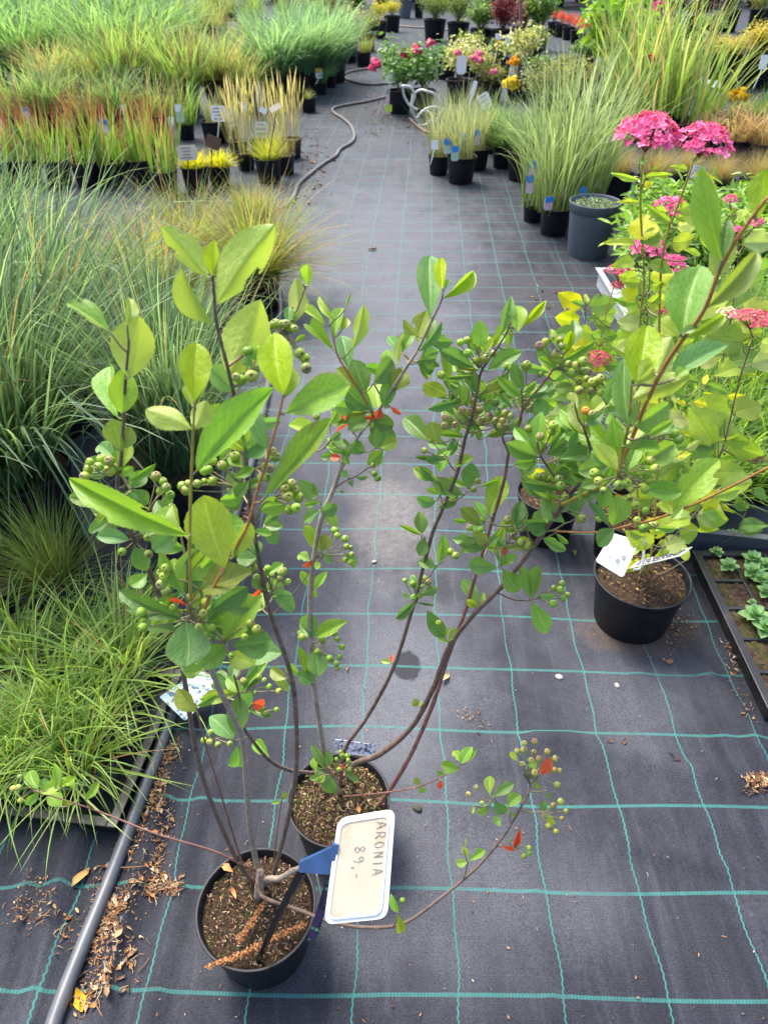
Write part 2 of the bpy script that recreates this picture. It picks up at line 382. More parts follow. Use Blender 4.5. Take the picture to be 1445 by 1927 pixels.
    du = math_(nt, 'ABSOLUTE', math_(nt, 'SUBTRACT', math_(nt, 'FRACT', math_(nt, 'ADD', math_(nt, 'ADD', u, .5), zig)), .5))
    warp = sstep(nt, du, .0055, .010, 1., 0.)
    dv = math_(nt, 'ABSOLUTE', math_(nt, 'SUBTRACT', math_(nt, 'FRACT', math_(nt, 'ADD', v, .5)), .5))
    weft = sstep(nt, dv, .015, .022, 1., 0.)
    lad = math_(nt, 'MULTIPLY_ADD', math_(nt, 'PINGPONG', math_(nt, 'MULTIPLY', u, 62.), 1.), .45, .42)
    weft = math_(nt, 'MULTIPLY', weft, lad)
    wear = sstep(nt, noise(nt, 5, 5, .7, ov), .25, .55, .55, 1.)
    th = math_(nt, 'MULTIPLY', math_(nt, 'MAXIMUM', math_(nt, 'MULTIPLY', warp, .8), math_(nt, 'MULTIPLY', weft, .85)), wear)
    tc = mixc(nt, noise(nt, 40, 2, .5, ov), (.030, .17, .15), (.065, .27, .245))
    col = mixc(nt, th, base, tc)
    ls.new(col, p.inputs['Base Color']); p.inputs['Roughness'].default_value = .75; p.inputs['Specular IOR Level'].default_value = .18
    wv = ns.new('ShaderNodeTexWave'); wv.wave_type = 'BANDS'; wv.bands_direction = 'Y'; wv.inputs['Scale'].default_value = 95; wv.inputs['Distortion'].default_value = 1.5; ls.new(ov, wv.inputs[0])
    hgt = math_(nt, 'ADD', math_(nt, 'MULTIPLY', wv.outputs[0], .35), math_(nt, 'ADD', math_(nt, 'MULTIPLY', streak, .7), math_(nt, 'MULTIPLY', th, .4)))
    bump(nt, hgt, .35, .0025, p)
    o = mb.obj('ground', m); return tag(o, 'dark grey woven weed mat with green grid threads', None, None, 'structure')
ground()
# ------------------------------------------------------------------ grass, leaf clouds, pots
def grass_mesh(name, n, lean, droop, wid, root, pal, L=(.55, 1.), segs=7, fold=True, plume=0., tipc=None, twist=.6, kink=0., hf=1.):
    """a tuft of unit height; pal = list of (base colour, tip colour, weight)"""
    S = segs; k = np.array([p[2] for p in pal], float); pick = rng.choice(len(pal), n, p=k / k.sum())
    c0 = np.array([p[0] for p in pal])[pick]; c1 = np.array([p[1] for p in pal])[pick]
    jit = rng.uniform(.75, 1.25, (n, 1)); c0 = c0 * jit; c1 = c1 * jit
    ln = rng.uniform(lean[0], lean[1], n); dr = rng.uniform(droop[0], droop[1], n); le = rng.uniform(L[0], L[1], n) * np.where(rng.uniform(0, 1, n) < .08, rng.uniform(1.05, 1.3, n), 1.)
    az = rng.uniform(0, 2 * np.pi, n); rr = root * np.sqrt(rng.uniform(0, 1, n)); ra = az + rng.normal(0, .9, n)
    P0 = np.stack([rr * np.cos(ra), rr * np.sin(ra), np.zeros(n)], 1)
    t = np.linspace(0, 1, S + 1)
    th = ln[:, None] + dr[:, None] * t[None] ** 1.6
    if kink:
        kk = rng.uniform(0, 1, n) < kink; kp = rng.uniform(.4, .8, n)
        th = th + (kk[:, None] & (t[None] > kp[:, None])) * rng.uniform(.5, 1.6, n)[:, None]
    ds = le[:, None] / S
    az_t = az[:, None] + rng.normal(0, .25, n)[:, None] * t[None]
    dx = np.sin(th) * np.cos(az_t) * ds; dy = np.sin(th) * np.sin(az_t) * ds; dz = np.cos(th) * ds
    def cum(d): return np.concatenate([np.zeros((n, 1)), np.cumsum(d[:, :-1], 1)], 1)
    C = np.stack([cum(dx), cum(dy), cum(dz)], -1) + P0[:, None]
    w = wid * rng.uniform(.7, 1.3, n)[:, None] * np.minimum(1, .55 + t * 3)[None] * (1 - t[None] ** 2.2) ** .8
    if plume: w = wid * np.where(t > 1 - plume, 2.6 * np.sin(np.pi * np.clip((t - (1 - plume)) / plume, 0, 1)) ** .6 + .15, .55)[None] * np.ones((n, 1))
    tw = az[:, None] + np.pi / 2 + rng.uniform(-twist, twist, n)[:, None] * t[None]
    sd = np.stack([np.cos(tw), np.sin(tw), np.zeros_like(tw)], -1)
    up = np.stack([-np.cos(th) * np.cos(az_t), -np.cos(th) * np.sin(az_t), np.sin(th)], -1)
    l = C - sd * w[..., None] * .5; r = C + sd * w[..., None] * .5
    tt = t[None, :, None] ** 1.5
    colr = c0[:, None] * (1 - tt) + c1[:, None] * tt
    if tipc is not None:
        q = np.clip((t - tipc[1]) / (1 - tipc[1]), 0, 1)[None, :, None] * rng.uniform(.3, 1.2, n)[:, None, None]
        q = np.clip(q * 1.6, 0, 1); colr = colr * (1 - q) + np.array(tipc[0]) * q
    if fold:
        mid = C - up * w[..., None] * .22
        V = np.stack([l, mid, r], 2).reshape(-1, 3); CC = np.repeat(colr[:, :, None], 3, 2).reshape(-1, 3); K = 3
    else:
        V = np.stack([l, r], 2).reshape(-1, 3); CC = np.repeat(colr[:, :, None], 2, 2).reshape(-1, 3); K = 2
    b = (np.arange(n) * (S + 1) * K)[:, None, None]; s = (np.arange(S) * K)[None, :, None]; j = np.arange(K - 1)[None, None]
    q0 = (b + s + j).ravel(); Fq = np.stack([q0, q0 + 1, q0 + K + 1, q0 + K], 1)
    mb = MB(); mb.add(V, Fq.tolist(), np.clip(CC, 0, 1)); return mb.mesh(name, 'blade')

g = lambda *c: tuple(c)
KIND = {
 'blue_near': dict(n=700, lean=(.02, .68), droop=(.15, 1.35), wid=.0105, root=.13, L=(.5, 1.05), segs=9, pal=[(g(.09, .165, .085), g(.16, .25, .14), 6), (g(.11, .21, .10), g(.26, .36, .21), 3), (g(.055, .11, .06), g(.10, .18, .10), 3), (g(.30, .23, .12), g(.40, .31, .18), .6)], kink=.15),
 'mass_green': dict(hf=1.15, n=230, lean=(.02, .55), droop=(.2, 2.0), wid=.024, root=.2, L=(.3, 1.08), pal=[(g(.10, .19, .07), g(.20, .37, .17), 5), (g(.14, .25, .07), g(.30, .42, .17), 3), (g(.07, .14, .06), g(.15, .29, .14), 2)]),
 'mass_blue': dict(hf=1.15, n=260, lean=(.02, .6), droop=(.2, 2.0), wid=.019, root=.2, L=(.3, 1.08), pal=[(g(.09, .18, .10), g(.20, .36, .20), 5), (g(.13, .24, .13), g(.32, .46, .27), 3)]),
 'blood': dict(hf=1.15, n=62, lean=(0, .40), droop=(-.08, .3), wid=.023, root=.2, L=(.3, 1.05), pal=[(g(.14, .26, .05), g(.22, .36, .09), 6), (g(.22, .24, .07), g(.26, .22, .08), 2), (g(.32, .22, .13), g(.28, .16, .10), .8)], tipc=(g(.19, .010, .05), .52)),
 'gold': dict(n=240, lean=(.05, 1.25), droop=(.1, .7), wid=.035, root=.3, pal=[(g(.35, .36, .02), g(.62, .55, .02), 4), (g(.25, .32, .02), g(.5, .5, .03), 2)]),
 'lime_tuft': dict(n=420, lean=(.02, 1.05), droop=(.05, .6), wid=.012, root=.2, pal=[(g(.20, .28, .03), g(.42, .44, .06), 4), (g(.30, .30, .06), g(.5, .42, .14), 2)]),
 'tan_reed': dict(n=48, lean=(0, .24), droop=(0, .10), wid=.0075, root=.17, L=(.5, 1.), plume=.28, pal=[(g(.20, .16, .10), g(.43, .36, .21), 3), (g(.20, .24, .09), g(.40, .38, .18), 3)]),
 'upright': dict(hf=1.1, n=125, lean=(0, .5), droop=(0, 1.0), wid=.020, root=.22, L=(.3, 1.08), pal=[(g(.14, .24, .06), g(.27, .40, .11), 4), (g(.16, .24, .07), g(.24, .32, .12), 3), (g(.10, .06, .05), g(.20, .13, .10), 1)]),
 'olive': dict(hf=1.15, n=210, lean=(.03, .7), droop=(.1, 1.4), wid=.013, root=.22, L=(.3, 1.1), pal=[(g(.15, .23, .06), g(.30, .40, .15), 4), (g(.2, .17, .08), g(.38, .3, .17), 3)]),
 'carex_tan': dict(hf=1.1, n=900, lean=(.1, 1.35), droop=(.2, 1.1), wid=.009, root=.16, L=(.5, 1.15), pal=[(g(.13, .19, .03), g(.26, .32, .08), 5), (g(.16, .18, .05), g(.36, .33, .12), 3), (g(.30, .19, .09), g(.50, .33, .20), 2)], kink=.1),
 'fescue': dict(n=520, lean=(0, 1.15), droop=(.05, .7), wid=.0065, root=.15, L=(.5, 1.15), pal=[(g(.20, .25, .06), g(.27, .42, .10), 5), (g(.28, .24, .11), g(.34, .42, .15), 2)]),
 'carex_lime': dict(n=170, lean=(.1, 1.4), droop=(.1, 1.3), wid=.0165, root=.14, L=(.4, 1.15), segs=8, pal=[(g(.22, .31, .06), g(.31, .47, .10), 6), (g(.14, .25, .06), g(.22, .38, .11), 3), (g(.27, .33, .10), g(.40, .48, .20), 3), (g(.26, .09, .05), g(.34, .26, .12), .35)], kink=.3),
 'thin_grey': dict(n=170, lean=(0, .45), droop=(0, .7), wid=.0075, root=.15, pal=[(g(.17, .21, .11), g(.33, .40, .24), 4), (g(.24, .23, .13), g(.42, .40, .27), 2)]),
 'arch_green': dict(hf=1.15, n=240, lean=(.05, .75), droop=(.3, 1.9), wid=.016, root=.2, pal=[(g(.08, .15, .06), g(.18, .29, .12), 5), (g(.10, .18, .05), g(.28, .36, .15), 2)]),
 'tall_grey': dict(hf=1.08, n=105, lean=(0, .42), droop=(.05, 1.5), wid=.0105, root=.14, segs=9, pal=[(g(.13, .19, .08), g(.28, .37, .20), 5), (g(.17, .25, .12), g(.44, .50, .32), 3)]),
 'tall_lime': dict(hf=1.1, n=85, lean=(0, .34), droop=(0, .9), wid=.0135, root=.2, L=(.35, 1.05), segs=9, pal=[(g(.14, .23, .05), g(.28, .42, .14), 5), (g(.18, .26, .06), g(.42, .46, .2), 2), (g(.32, .26, .12), g(.46, .36, .2), 1)], kink=.1),
 'stipa': dict(n=520, lean=(0, .85), droop=(.2, 1.1), wid=.0045, root=.12, pal=[(g(.22, .17, .09), g(.42, .31, .18), 4), (g(.15, .19, .06), g(.3, .27, .13), 2)]),
 'dry': dict(n=160, lean=(.05, .8), droop=(.2, 1.6), wid=.018, root=.25, pal=[(g(.30, .19, .11), g(.46, .31, .2), 4), (g(.24, .2, .09), g(.36, .33, .15), 2)], kink=.4),
 'meadow': dict(n=300, lean=(.02, 1.0), droop=(.1, 1.3), wid=.016, root=.4, segs=7, pal=[(g(.07, .16, .03), g(.15, .29, .07), 5), (g(.15, .26, .02), g(.32, .46, .05), 3), (g(.10, .18, .07), g(.27, .36, .16), 2)], kink=.15),
}
_gcache = {}
def grass(kind, var=4):
    if kind not in _gcache: _gcache[kind] = [grass_mesh('tuft_' + kind, **KIND[kind]) for _ in range(var)]
    return random.choice(_gcache[kind])

def leafcloud(mb, pts, size, pal, aspect=.5, up=.5, jit=.3, fold=.25, droop=.0):
    """leaf-sized folded faces at the given points"""
    pts = np.asarray(pts, float); n = len(pts)
    k = np.array([p[1] for p in pal], float); c = np.array([p[0] for p in pal])[rng.choice(len(pal), n, p=k / k.sum())] * rng.uniform(.75, 1.25, (n, 1))
    d = rng.normal(0, 1, (n, 3)); d[:, 2] = d[:, 2] * .6 - droop; d /= np.linalg.norm(d, axis=1)[:, None]
    nn = rng.normal(0, 1, (n, 3)) * (1 - up); nn[:, 2] += up * 2; s = np.cross(d, nn); s /= np.linalg.norm(s, axis=1)[:, None] + 1e-9
    nn = np.cross(s, d); L = (size * rng.uniform(1 - jit, 1 + jit, n))[:, None]; W = L * aspect
    b = pts; a1 = pts + d * L * .38 + s * W * .5 + nn * L * fold * .3; a2 = pts + d * L * .38 - s * W * .5 + nn * L * fold * .3
    m = pts + d * L * .42; e1 = pts + d * L * .75 + s * W * .36 + nn * L * fold * .2; e2 = pts + d * L * .75 - s * W * .36 + nn * L * fold * .2; t = pts + d * L - nn * L * .08
    V = np.stack([b, a1, m, a2, e1, e2, t], 1).reshape(-1, 3); o = np.arange(n) * 7
    Fs = []
    for q in ((0, 1, 2), (0, 2, 3), (1, 4, 6, 2), (2, 6, 5, 3)): Fs += np.stack([o + i for i in q], 1).tolist()
    mb.add(V, Fs, np.clip(np.repeat(c, 7, 0), 0, 1))

def shrub_meshes(name, h, r, nst, nleaf, size, pal, aspect=.5, stemmat='bark', clump=.16, low=.15, up=.4, droop=0., tip=None, crown=.55):
    """unit-free shrub: stem mesh and foliage mesh, origin at the soil"""
    st = MB(); P_ = []; tips = []
    for i in range(nst):
        a = 2 * math.pi * (i + random.random()) / nst; lean = random.uniform(.1, 1.) ** .7
        hh = h * random.uniform(.65, 1.) * (1 - .25 * lean); e = np.array([r * lean * math.cos(a), r * lean * math.sin(a), hh])
        p = smooth_path([(0, 0, 0), e * (.3, .3, .4) + rng.normal(0, .02 * h, 3), e * (.7, .7, .75) + rng.normal(0, .03 * h, 3), e], 4)
        tube(st, p, .011 * h, .004 * h, 5); tips.append(e)
        k = nleaf // nst; tpar = rng.uniform(low, 1., k) ** crown
        ix = tpar * (len(p) - 1); base = p[np.minimum(ix.astype(int), len(p) - 1)]
        P_.append(base + rng.normal(0, clump * r, (k, 3)) * (.4 + tpar[:, None]))
    P_ = np.concatenate(P_); P_ = P_[P_[:, 2] > .02]
    fo = MB(); leafcloud(fo, P_, size, pal, aspect, up, droop=droop)
    return st.mesh(name + '_stem', stemmat), fo.mesh(name + '_foliage', 'mass_leaf'), tips

_pots = {}
def pot_meshes(style):
    if style in _pots: return _pots[style]
    pb = MB()
    if style == 'square':
        def ring(s, z):
            a = []
            for cx, cy, a0 in ((1, 1, 0), (-1, 1, 90), (-1, -1, 180), (1, -1, 270)):
                for k in range(5):
                    t = R(a0 + k * 22.5); a.append((s * .82 * cx + s * .18 * math.cos(t) , s * .82 * cy + s * .18 * math.sin(t), z))
            return a
        rs = [ring(.36, 0), ring(.45, .85), ring(.5, .86), ring(.5, 1.), ring(.475, 1.), ring(.44, .8)]
        V = np.array(sum(rs, [])); f = [[i * 20 + j, i * 20 + (j + 1) % 20, (i + 1) * 20 + (j + 1) % 20, (i + 1) * 20 + j] for i in range(5) for j in range(20)]
        pb.add(V, f + [list(range(20))[::-1]]); sb = MB(); V = ring(.447, .86)
        sb.add([(0, 0, .88)] + V, [[0, 1 + j, 1 + (j + 1) % 20] for j in range(20)])
    else:
        lip = .17 if style == 'deep' else .10
        prof = [(0, .012), (.34, .012), (.36, 0), (.385, 0), (.39, .01), (.465, 1 - lip - .01), (.468, 1 - lip), (.485, 1 - lip + .004), (.497, .99), (.5, 1.), (.497, 1.006), (.478, 1.004), (.474, .99), (.455, 1 - lip), (.452, .82)]
        lathe(pb, prof, 56)
        sb = MB(); n = 40; V = [(0, 0, .89)]; rads = (.1, .2, .3, .38, .43, .462)
        for r in rads:
            for j in range(n):
                a = 2 * math.pi * j / n; V.append((r * math.cos(a), r * math.sin(a), .885 - .02 * (r / .46) ** 2 + random.uniform(-.022, .022) * (1 if r < .45 else .3)))
        f = [[0, 1 + j, 1 + (j + 1) % n] for j in range(n)]
        for k in range(len(rads) - 1): f += [[1 + k * n + j, 1 + (k + 1) * n + j, 1 + (k + 1) * n + (j + 1) % n, 1 + k * n + (j + 1) % n] for j in range(n)]
        sb.add(V, f)
    _pots[style] = (pb, sb, {}); return _pots[style]
def pot_parts(root, D, H, mat='black_pot', style='round'):
    pb, sb, c = pot_meshes(style)
    if mat not in c: c[mat] = pb.mesh('pot_' + style, mat)
    if 'soil' not in c: c['soil'] = sb.mesh('soil_' + style, 'soil')
    rz = random.uniform(0, 6.28) if style != 'square' else 0
    return inst('pot', c[mat], root, scale=(D, D, H), rz=rz), inst('soil', c['soil'], root, scale=(D, D, H), rz=rz)

def potted(x, y, wpx, ytop, kind, label, name='potted_grass', cat='potted grass', group=None, mat='black_pot', ratio=.8, style='round', spread=1., n=1, Dm=None, rz=None, rootz=.86):
    """x, y: photo pixel of the foot of the pot; wpx: rim width in pixels; ytop: pixel row of the plant's top"""
    g0 = G(x, y); D = Dm or wpx * depth(g0) / F; H = D * ratio
    c = Vector((g0.x, g0.y + .39 * D, 0)); D = Dm or wpx * depth(c + Vector((0, 0, H))) / F; H = D * ratio
    top = A(x, ytop, c.y).z; h = max(.08, top - H * rootz)
    root = empty(name, c, label, cat, group, rz=random.uniform(-.25, .25) if rz is None else rz)
    pot_parts(root, D, H, mat, style)
    root['_h'] = h; root['_D'] = D; root['_H'] = H
    if kind in KIND:
        sc = h / .93 * KIND[kind].get('hf', 1.)
        xy = sc * spread
        lim = .42 * D / (KIND[kind]['root'] + 1e-6)
        for i in range(n):
            k_ = random.uniform(.72, 1.0) if i else 1.; o_ = inst('foliage', grass(kind), root, (random.uniform(-.02, .02), random.uniform(-.02, .02), H * rootz), (xy * k_, xy * k_, sc * k_), 0)
            o_.rotation_euler = (random.uniform(-.11, .11), random.uniform(-.11, .11), random.uniform(0, 6.28))
    return root

# ------------------------------------------------------------------ big leaves, one mesh per shape, each leaf its own object
def leaf_mesh(name, shape='ovate', bites=0, curl=.12, fold=.18, wav=.02, mat='leaf', teeth=.022, seed=0, NY=22, NX=8):
    r = random.Random(seed)
    t = np.linspace(0, 1, NY + 1); q = np.linspace(-1, 1, NX + 1)
    if shape == 'ovate': prof = np.sin(np.pi * t ** .95) ** .80 * (1 - .08 * t)
    elif shape == 'obovate': prof = np.sin(np.pi * t ** 1.16) ** .78
    elif shape == 'lance': prof = np.sin(np.pi * t ** .95) ** 1.05
    else: prof = np.clip(np.sin(np.pi * np.clip(t, 0, 1) ** .55), 0, 1) ** .75
    if shape == 'cordate': prof[0] = .25
    prof = prof / prof.max() * .5
    tooth = np.where(np.arange(NY + 1) % 2 == 0, 1 - teeth, 1 + teeth); tooth[0] = tooth[-1] = 1
    bend = curl * r.uniform(.5, 1.4) * (1 if r.random() < .8 else -1); sk = r.uniform(-.06, .06); ph = r.uniform(0, 6)
    V = []; U = []
    for i in range(NY + 1):
        for j in range(NX + 1):
            s = q[j]; wj = prof[i] * (tooth[i] if abs(s) > .99 else 1)
            x = s * wj + sk * math.sin(math.pi * t[i]); a = abs(s) * prof[i]
            y = t[i] + .05 * abs(s) * prof[i] * 2 - (.06 * abs(s) if shape == 'cordate' and i == 0 else 0)
            z = -bend * t[i] ** 2 + fold * a + wav * math.sin(t[i] * 11 + ph + (2 if s > 0 else 0)) * abs(s) ** 2 - .25 * fold * (a ** 2) * 2
            V.append((x, y, z)); U.append(((s + 1) / 2, t[i]))
    holes = []
    for _ in range(bites):
        k = r.choice([-1, 1]); tt = r.uniform(.3, .92); holes.append((k * np.interp(tt, t, prof) * r.uniform(.75, 1.05), tt, r.uniform(.06, .12)))
    f = []
    for i in range(NY):
        for j in range(NX):
            cx = (q[j] + q[j + 1]) / 2 * (prof[i] + prof[i + 1]) / 2; cy = (t[i] + t[i + 1]) / 2
            if any((cx - a) ** 2 * 1.2 + (cy - b) ** 2 < c * c for a, b, c in holes): continue
            k = i * (NX + 1) + j; f.append([k, k + 1, k + NX + 2, k + NX + 1])
    mb = MB(); mb.add(V, f, uv=U); return mb.mesh(name, mat)
LM = {'n': [leaf_mesh('leaf_obovate', 'obovate', 0, .22, .40, seed=i) for i in range(4)] + [leaf_mesh('leaf_ovate', 'ovate', 0, .2, .44, seed=20 + i) for i in range(3)],
      'b': [leaf_mesh('leaf_bitten', 'obovate', 1 + i % 3, .22, .38, seed=40 + i, NY=44, NX=18) for i in range(6)],
      'l': [leaf_mesh('leaf_narrow', 'lance', 0, .16, .4, seed=60 + i) for i in range(3)],
      'f': [leaf_mesh('leaf_folded', 'obovate', i % 2, .22, .95, seed=80 + i, NY=34, NX=14) for i in range(3)],
      'h': [leaf_mesh('leaf_cordate', 'cordate', i % 2, .2, .22, .03, 'lime_leaf', .05, 90 + i, 34, 14) for i in range(5)]}
LC = {'D': (.115, .245, .055), 'G': (.17, .34, .04), 'L': (.25, .39, .04), 'U': (.29, .40, .06), 'Y': (.27, .40, .002), 'O': (.20, .27, .04), 'R': (.58, .075, .035), 'B': (.135, .29, .085)}
def place_leaf(parent, me, base, tip, wid, roll, color, name='leaf', origin=None):
    """base, tip in world; wid = width in metres; roll = turn about its own midrib away from facing the viewer"""
    ax = tip - base; L = ax.length; ax.normalize()
    n = Vector((0, 0, HC)) - base; n -= ax * n.dot(ax); n.normalize()
    n = Matrix.Rotation(roll, 3, ax) @ n; s = ax.cross(n)
    o = bpy.data.objects.new(name, me); COL.objects.link(o)
    m = Matrix((( s.x * wid, ax.x * L, n.x * L, 0), (s.y * wid, ax.y * L, n.y * L, 0), (s.z * wid, ax.z * L, n.z * L, 0), (0, 0, 0, 1)))
    m.translation = base - (origin or Vector((0, 0, 0)))
    o.matrix_local = m if parent is None else m
    if parent: o.parent = parent; o.matrix_parent_inverse = Matrix.Identity(4); o.matrix_basis = m
    o.color = (*color, 1); return o
bm_ = MB(); _n = 16; _prof = [(0, -1), (.35, -.94), (.7, -.7), (.93, -.3), (1., .05), (.95, .4), (.78, .72), (.55, .9), (.42, .97), (.36, 1.0), (.30, .93), (.16, .84), (0, .82)]
lathe(bm_, _prof, _n)
for k in range(5):
    a = 2 * math.pi * k / 5; c_, s_ = math.cos(a), math.sin(a)
    bm_.add([(c_ * .42 - s_ * .16, s_ * .42 + c_ * .16, .96), (c_ * .42 + s_ * .16, s_ * .42 - c_ * .16, .96), (c_ * .16, s_ * .16, 1.02)], [[0, 1, 2]])
BERRY = bm_.mesh('berry', 'berry')
# ------------------------------------------------------------------ the two chokeberry bushes
# every stem: photo pixels with the distance at which that point stands; leaves and fruit: photo pixels, depth taken from the stem they grow on
def crop(ox, oy, s): return lambda *v: tuple((ox + a / s if i % 2 == 0 else oy + a / s) for i, a in enumerate(v))
ID = crop(0, 0, 1); C2 = crop(0, 400, 2.89); C4 = crop(400, 400, 2.89); C5 = crop(900, 400, 2.651); C1 = crop(100, 800, 3.6125)
C7 = crop(400, 950, 2.408); T7 = crop(750, 560, 3.6125); R2c = crop(560, 900, 2.676); R8 = crop(945, 850, 2.89); S6c = crop(700, 1350, 3.6125); S7c = crop(0, 1400, 3.6125); P2c = crop(340, 1380, 3.141); X6 = crop(1060, 300, 3.753); R6 = crop(0, 850, 2.89)
class Bush:
    def __init__(s, name, label, x, y, w, zrim, rimc, leafcap):
        zc = F * (HC - zrim) / (CT * (rimc[1] + F * math.tan(TH) - CY)); D = w * zc / F
        c = G(rimc[0], rimc[1], zrim); s.root = empty(name, (c.x, c.y, 0), label, 'potted shrub'); s.D = D; s.zs = zrim * .885
        pot_parts(s.root, D, zrim); s.stems = {}; s.leaves = []; s.cl = []; s.cap = leafcap
        s.o = s.root.location
    def stem(s, key, pts, r0, r1, mat='bark', sub=7):
        W = []
        for p in pts:
            if p[2] is None: W.append(G(p[0], p[1], s.zs - .01))
            else: W.append(A(*p))
        path = smooth_path(W, sub)
        px = np.array([[CX + F * v[0] / depth(Vector(v)), CY - F * ((v[1] * ST + (v[2] - HC) * CT) / depth(Vector(v)))] for v in path])
        mb = MB(); rad = np.linspace(r0, r1, len(path)) * (1 + .13 * np.sin(np.arange(len(path)) * 2.1) * rng.uniform(0, 1, len(path)))
        rad = rad * .78; tube(mb, path, rad, n=8)
        s.stems[key] = dict(path=path, px=px, mb=mb, mat=mat, r=rad); s.last = key
    def near(s, key, x, y):
        st = s.stems[key]; d = np.hypot(st['px'][:, 0] - x, st['px'][:, 1] - y); i = int(d.argmin()); return i, d[i]
    def L(s, key, C, *rows):
        for r in rows:
            bx, by, tx, ty = C(*r[:4]); k = C(1, 0, 0, 0)[0] - C(0, 0, 0, 0)[0]
            wpx = r[4] * k; c = r[5]; opt = r[6] if len(r) > 6 else {}
            i, d = s.near(key, bx, by); sp = Vector(s.stems[key]['path'][i])
            s.leaves.append((key, i, bx, by, tx, ty, wpx, c, opt))
    def B(s, key, C, node, pts, dia=None, c=None, blush=.6, dz=0.):
        q = [C(*p) for p in pts]; s.cl.append((key, C(*node), q, dia, c, blush, dz))
    def build(s):
        # petioles and pedicels belong to their stem / cluster, leaves and berries are objects
        ranked = sorted(range(len(s.leaves)), key=lambda i: -math.hypot(s.leaves[i][2] - s.leaves[i][4], s.leaves[i][3] - s.leaves[i][5]) * s.leaves[i][6])
        keep = set(ranked[:s.cap]); todo = []; rest = MB(); pets = []; s.anch = {}
        for i, (key, k, bx, by, tx, ty, wpx, c, opt) in enumerate(s.leaves):
            st = s.stems[key]; sp = Vector(st['path'][k]); rr = random.Random(i * 7 + 3)
            Y0 = sp.y + opt.get('y', rr.uniform(-.012, .006)); b = A(bx, by, Y0); t0 = depth(b)
            Lpx = math.hypot(tx - bx, ty - by); Lm = Lpx * t0 / F
            tilt = opt.get('d', rr.uniform(-.45, .55)); tp = P(tx, ty, t0 + Lm * tilt)
            wm = wpx * t0 / F; roll = R(opt.get('r', rr.uniform(-32, 32)))
            under = c == 'U' or opt.get('u')
            wm = 1.02 * wm / max(.55, abs(math.cos(roll)))
            if under: roll += math.pi
            col = np.array(LC[c]) * rr.uniform(.85, 1.18); col = col * np.array([rr.uniform(.9, 1.15), 1, rr.uniform(.85, 1.15)])
            kind = opt.get('k') or ('h' if c in 'lypg' else None) or ('b' if rr.random() < .17 else ('l' if wpx < .3 * Lpx and rr.random() < .6 else 'n'))
            if c == 'R' and 'k' not in opt: kind = rr.choice(['n', 'l', 'f'])
            pets.append(((b - sp).length, key, k, b, sp))
            todo.append((i in keep, key, rr.choice(LM[kind]), b, tp, wm, roll, col))
        for pet, key, k, b, sp in sorted(pets, key=lambda q: q[0]):
            st = s.stems[key]; an = s.anch.setdefault(key, []); a = min(an, key=lambda q: (q - b).length, default=None)
            if pet > .002:
                s0 = Vector(st['path'][max(0, k - 2)]) if pet > .012 else sp; r_ = .0010
                if a is not None and (a - b).length < pet * .8: s0 = a; r_ = .0009
                L_ = (s0 - b).length; r_ = r_ if L_ < .03 else .0014
                tube(st['mb'], smooth_path([s0, (s0 + b) / 2 + Vector((0, 0, -.12 * L_)), b], 4), r_ * 1.25, r_ * .8, 5, mi=1)
            an.append(b)
        for key, st in s.stems.items(): st['obj'] = st['mb'].obj('stem', [st['mat'], 'pedicel'], s.root)
        for k_, key, me, b, tp, wm, roll, col in todo:
            o = place_leaf(s.stems[key]['obj'], me, b, tp, wm, roll, tuple(np.clip(col, 0, 1)), origin=s.o)
            if not k_: o['_rest'] = 1
        small = [o for st in s.stems.values() for o in st['obj'].children if o.get('_rest')]
        if small:
            fo = None
            groups = {}
            for o in small:
                me = o.data; V = np.array([v.co for v in me.vertices]); Mx = np.array(o.matrix_basis); V = V @ Mx[:3, :3].T + Mx[:3, 3]
                uv = np.zeros((len(V), 2)); idx = [l.vertex_index for l in me.loops]; l = me.uv_layers[0].data
                for j, vi in enumerate(idx): uv[vi] = l[j].uv
                rest.add(V + np.array(s.o), [list(p.vertices) for p in me.polygons], np.array(o.color[:3]), uv)
                bpy.data.objects.remove(o)
            tag(rest.obj('foliage', M['leaf_attr'], s.root), None, None, None, 'stuff')
        nb = 0; fruit = MB(); left = []
        for key, node, q, dia, c, blush, dz in s.cl:
            i, d = s.near(key, *node); st = s.stems[key]; sp = Vector(st['path'][i]); nd = A(node[0], node[1], sp.y + dz); t0 = depth(nd)
            if dia is None: dia = max(.0085, min(.0115, 20 * t0 / F)) if t0 > .6 else .0095
            a = min(s.anch.get(key, []), key=lambda q: (q - nd).length, default=None); sp = a if a is not None and (a - nd).length < (sp - nd).length * .8 else sp
            mb = MB()
            if (nd - sp).length > .003: tube(mb, smooth_path([sp, (nd + sp) / 2 + Vector((0, 0, .004)), nd], 4), .0011, .0009, 5)
            bs = []
            for x, y in q:
                t = t0 - .012 + random.uniform(-.016, .008); bp = P(x, y, t); ax = (bp - nd); ln = max(.004, ax.length); ax.normalize()
                ax = (ax + Vector((random.uniform(-.3, .3), -.45 + random.uniform(-.3, .3), .35 + random.uniform(-.2, .4)))).normalized()
                e = bp - ax * dia * .48; tube(mb, smooth_path([nd, (nd + e) / 2 + Vector((0, 0, .15 * ln)) * random.uniform(-.4, .8), e], 4), .0007, .0008, 5); bs.append((bp, ax))
            cl = mb.obj('fruit_cluster', 'pedicel', s.root)
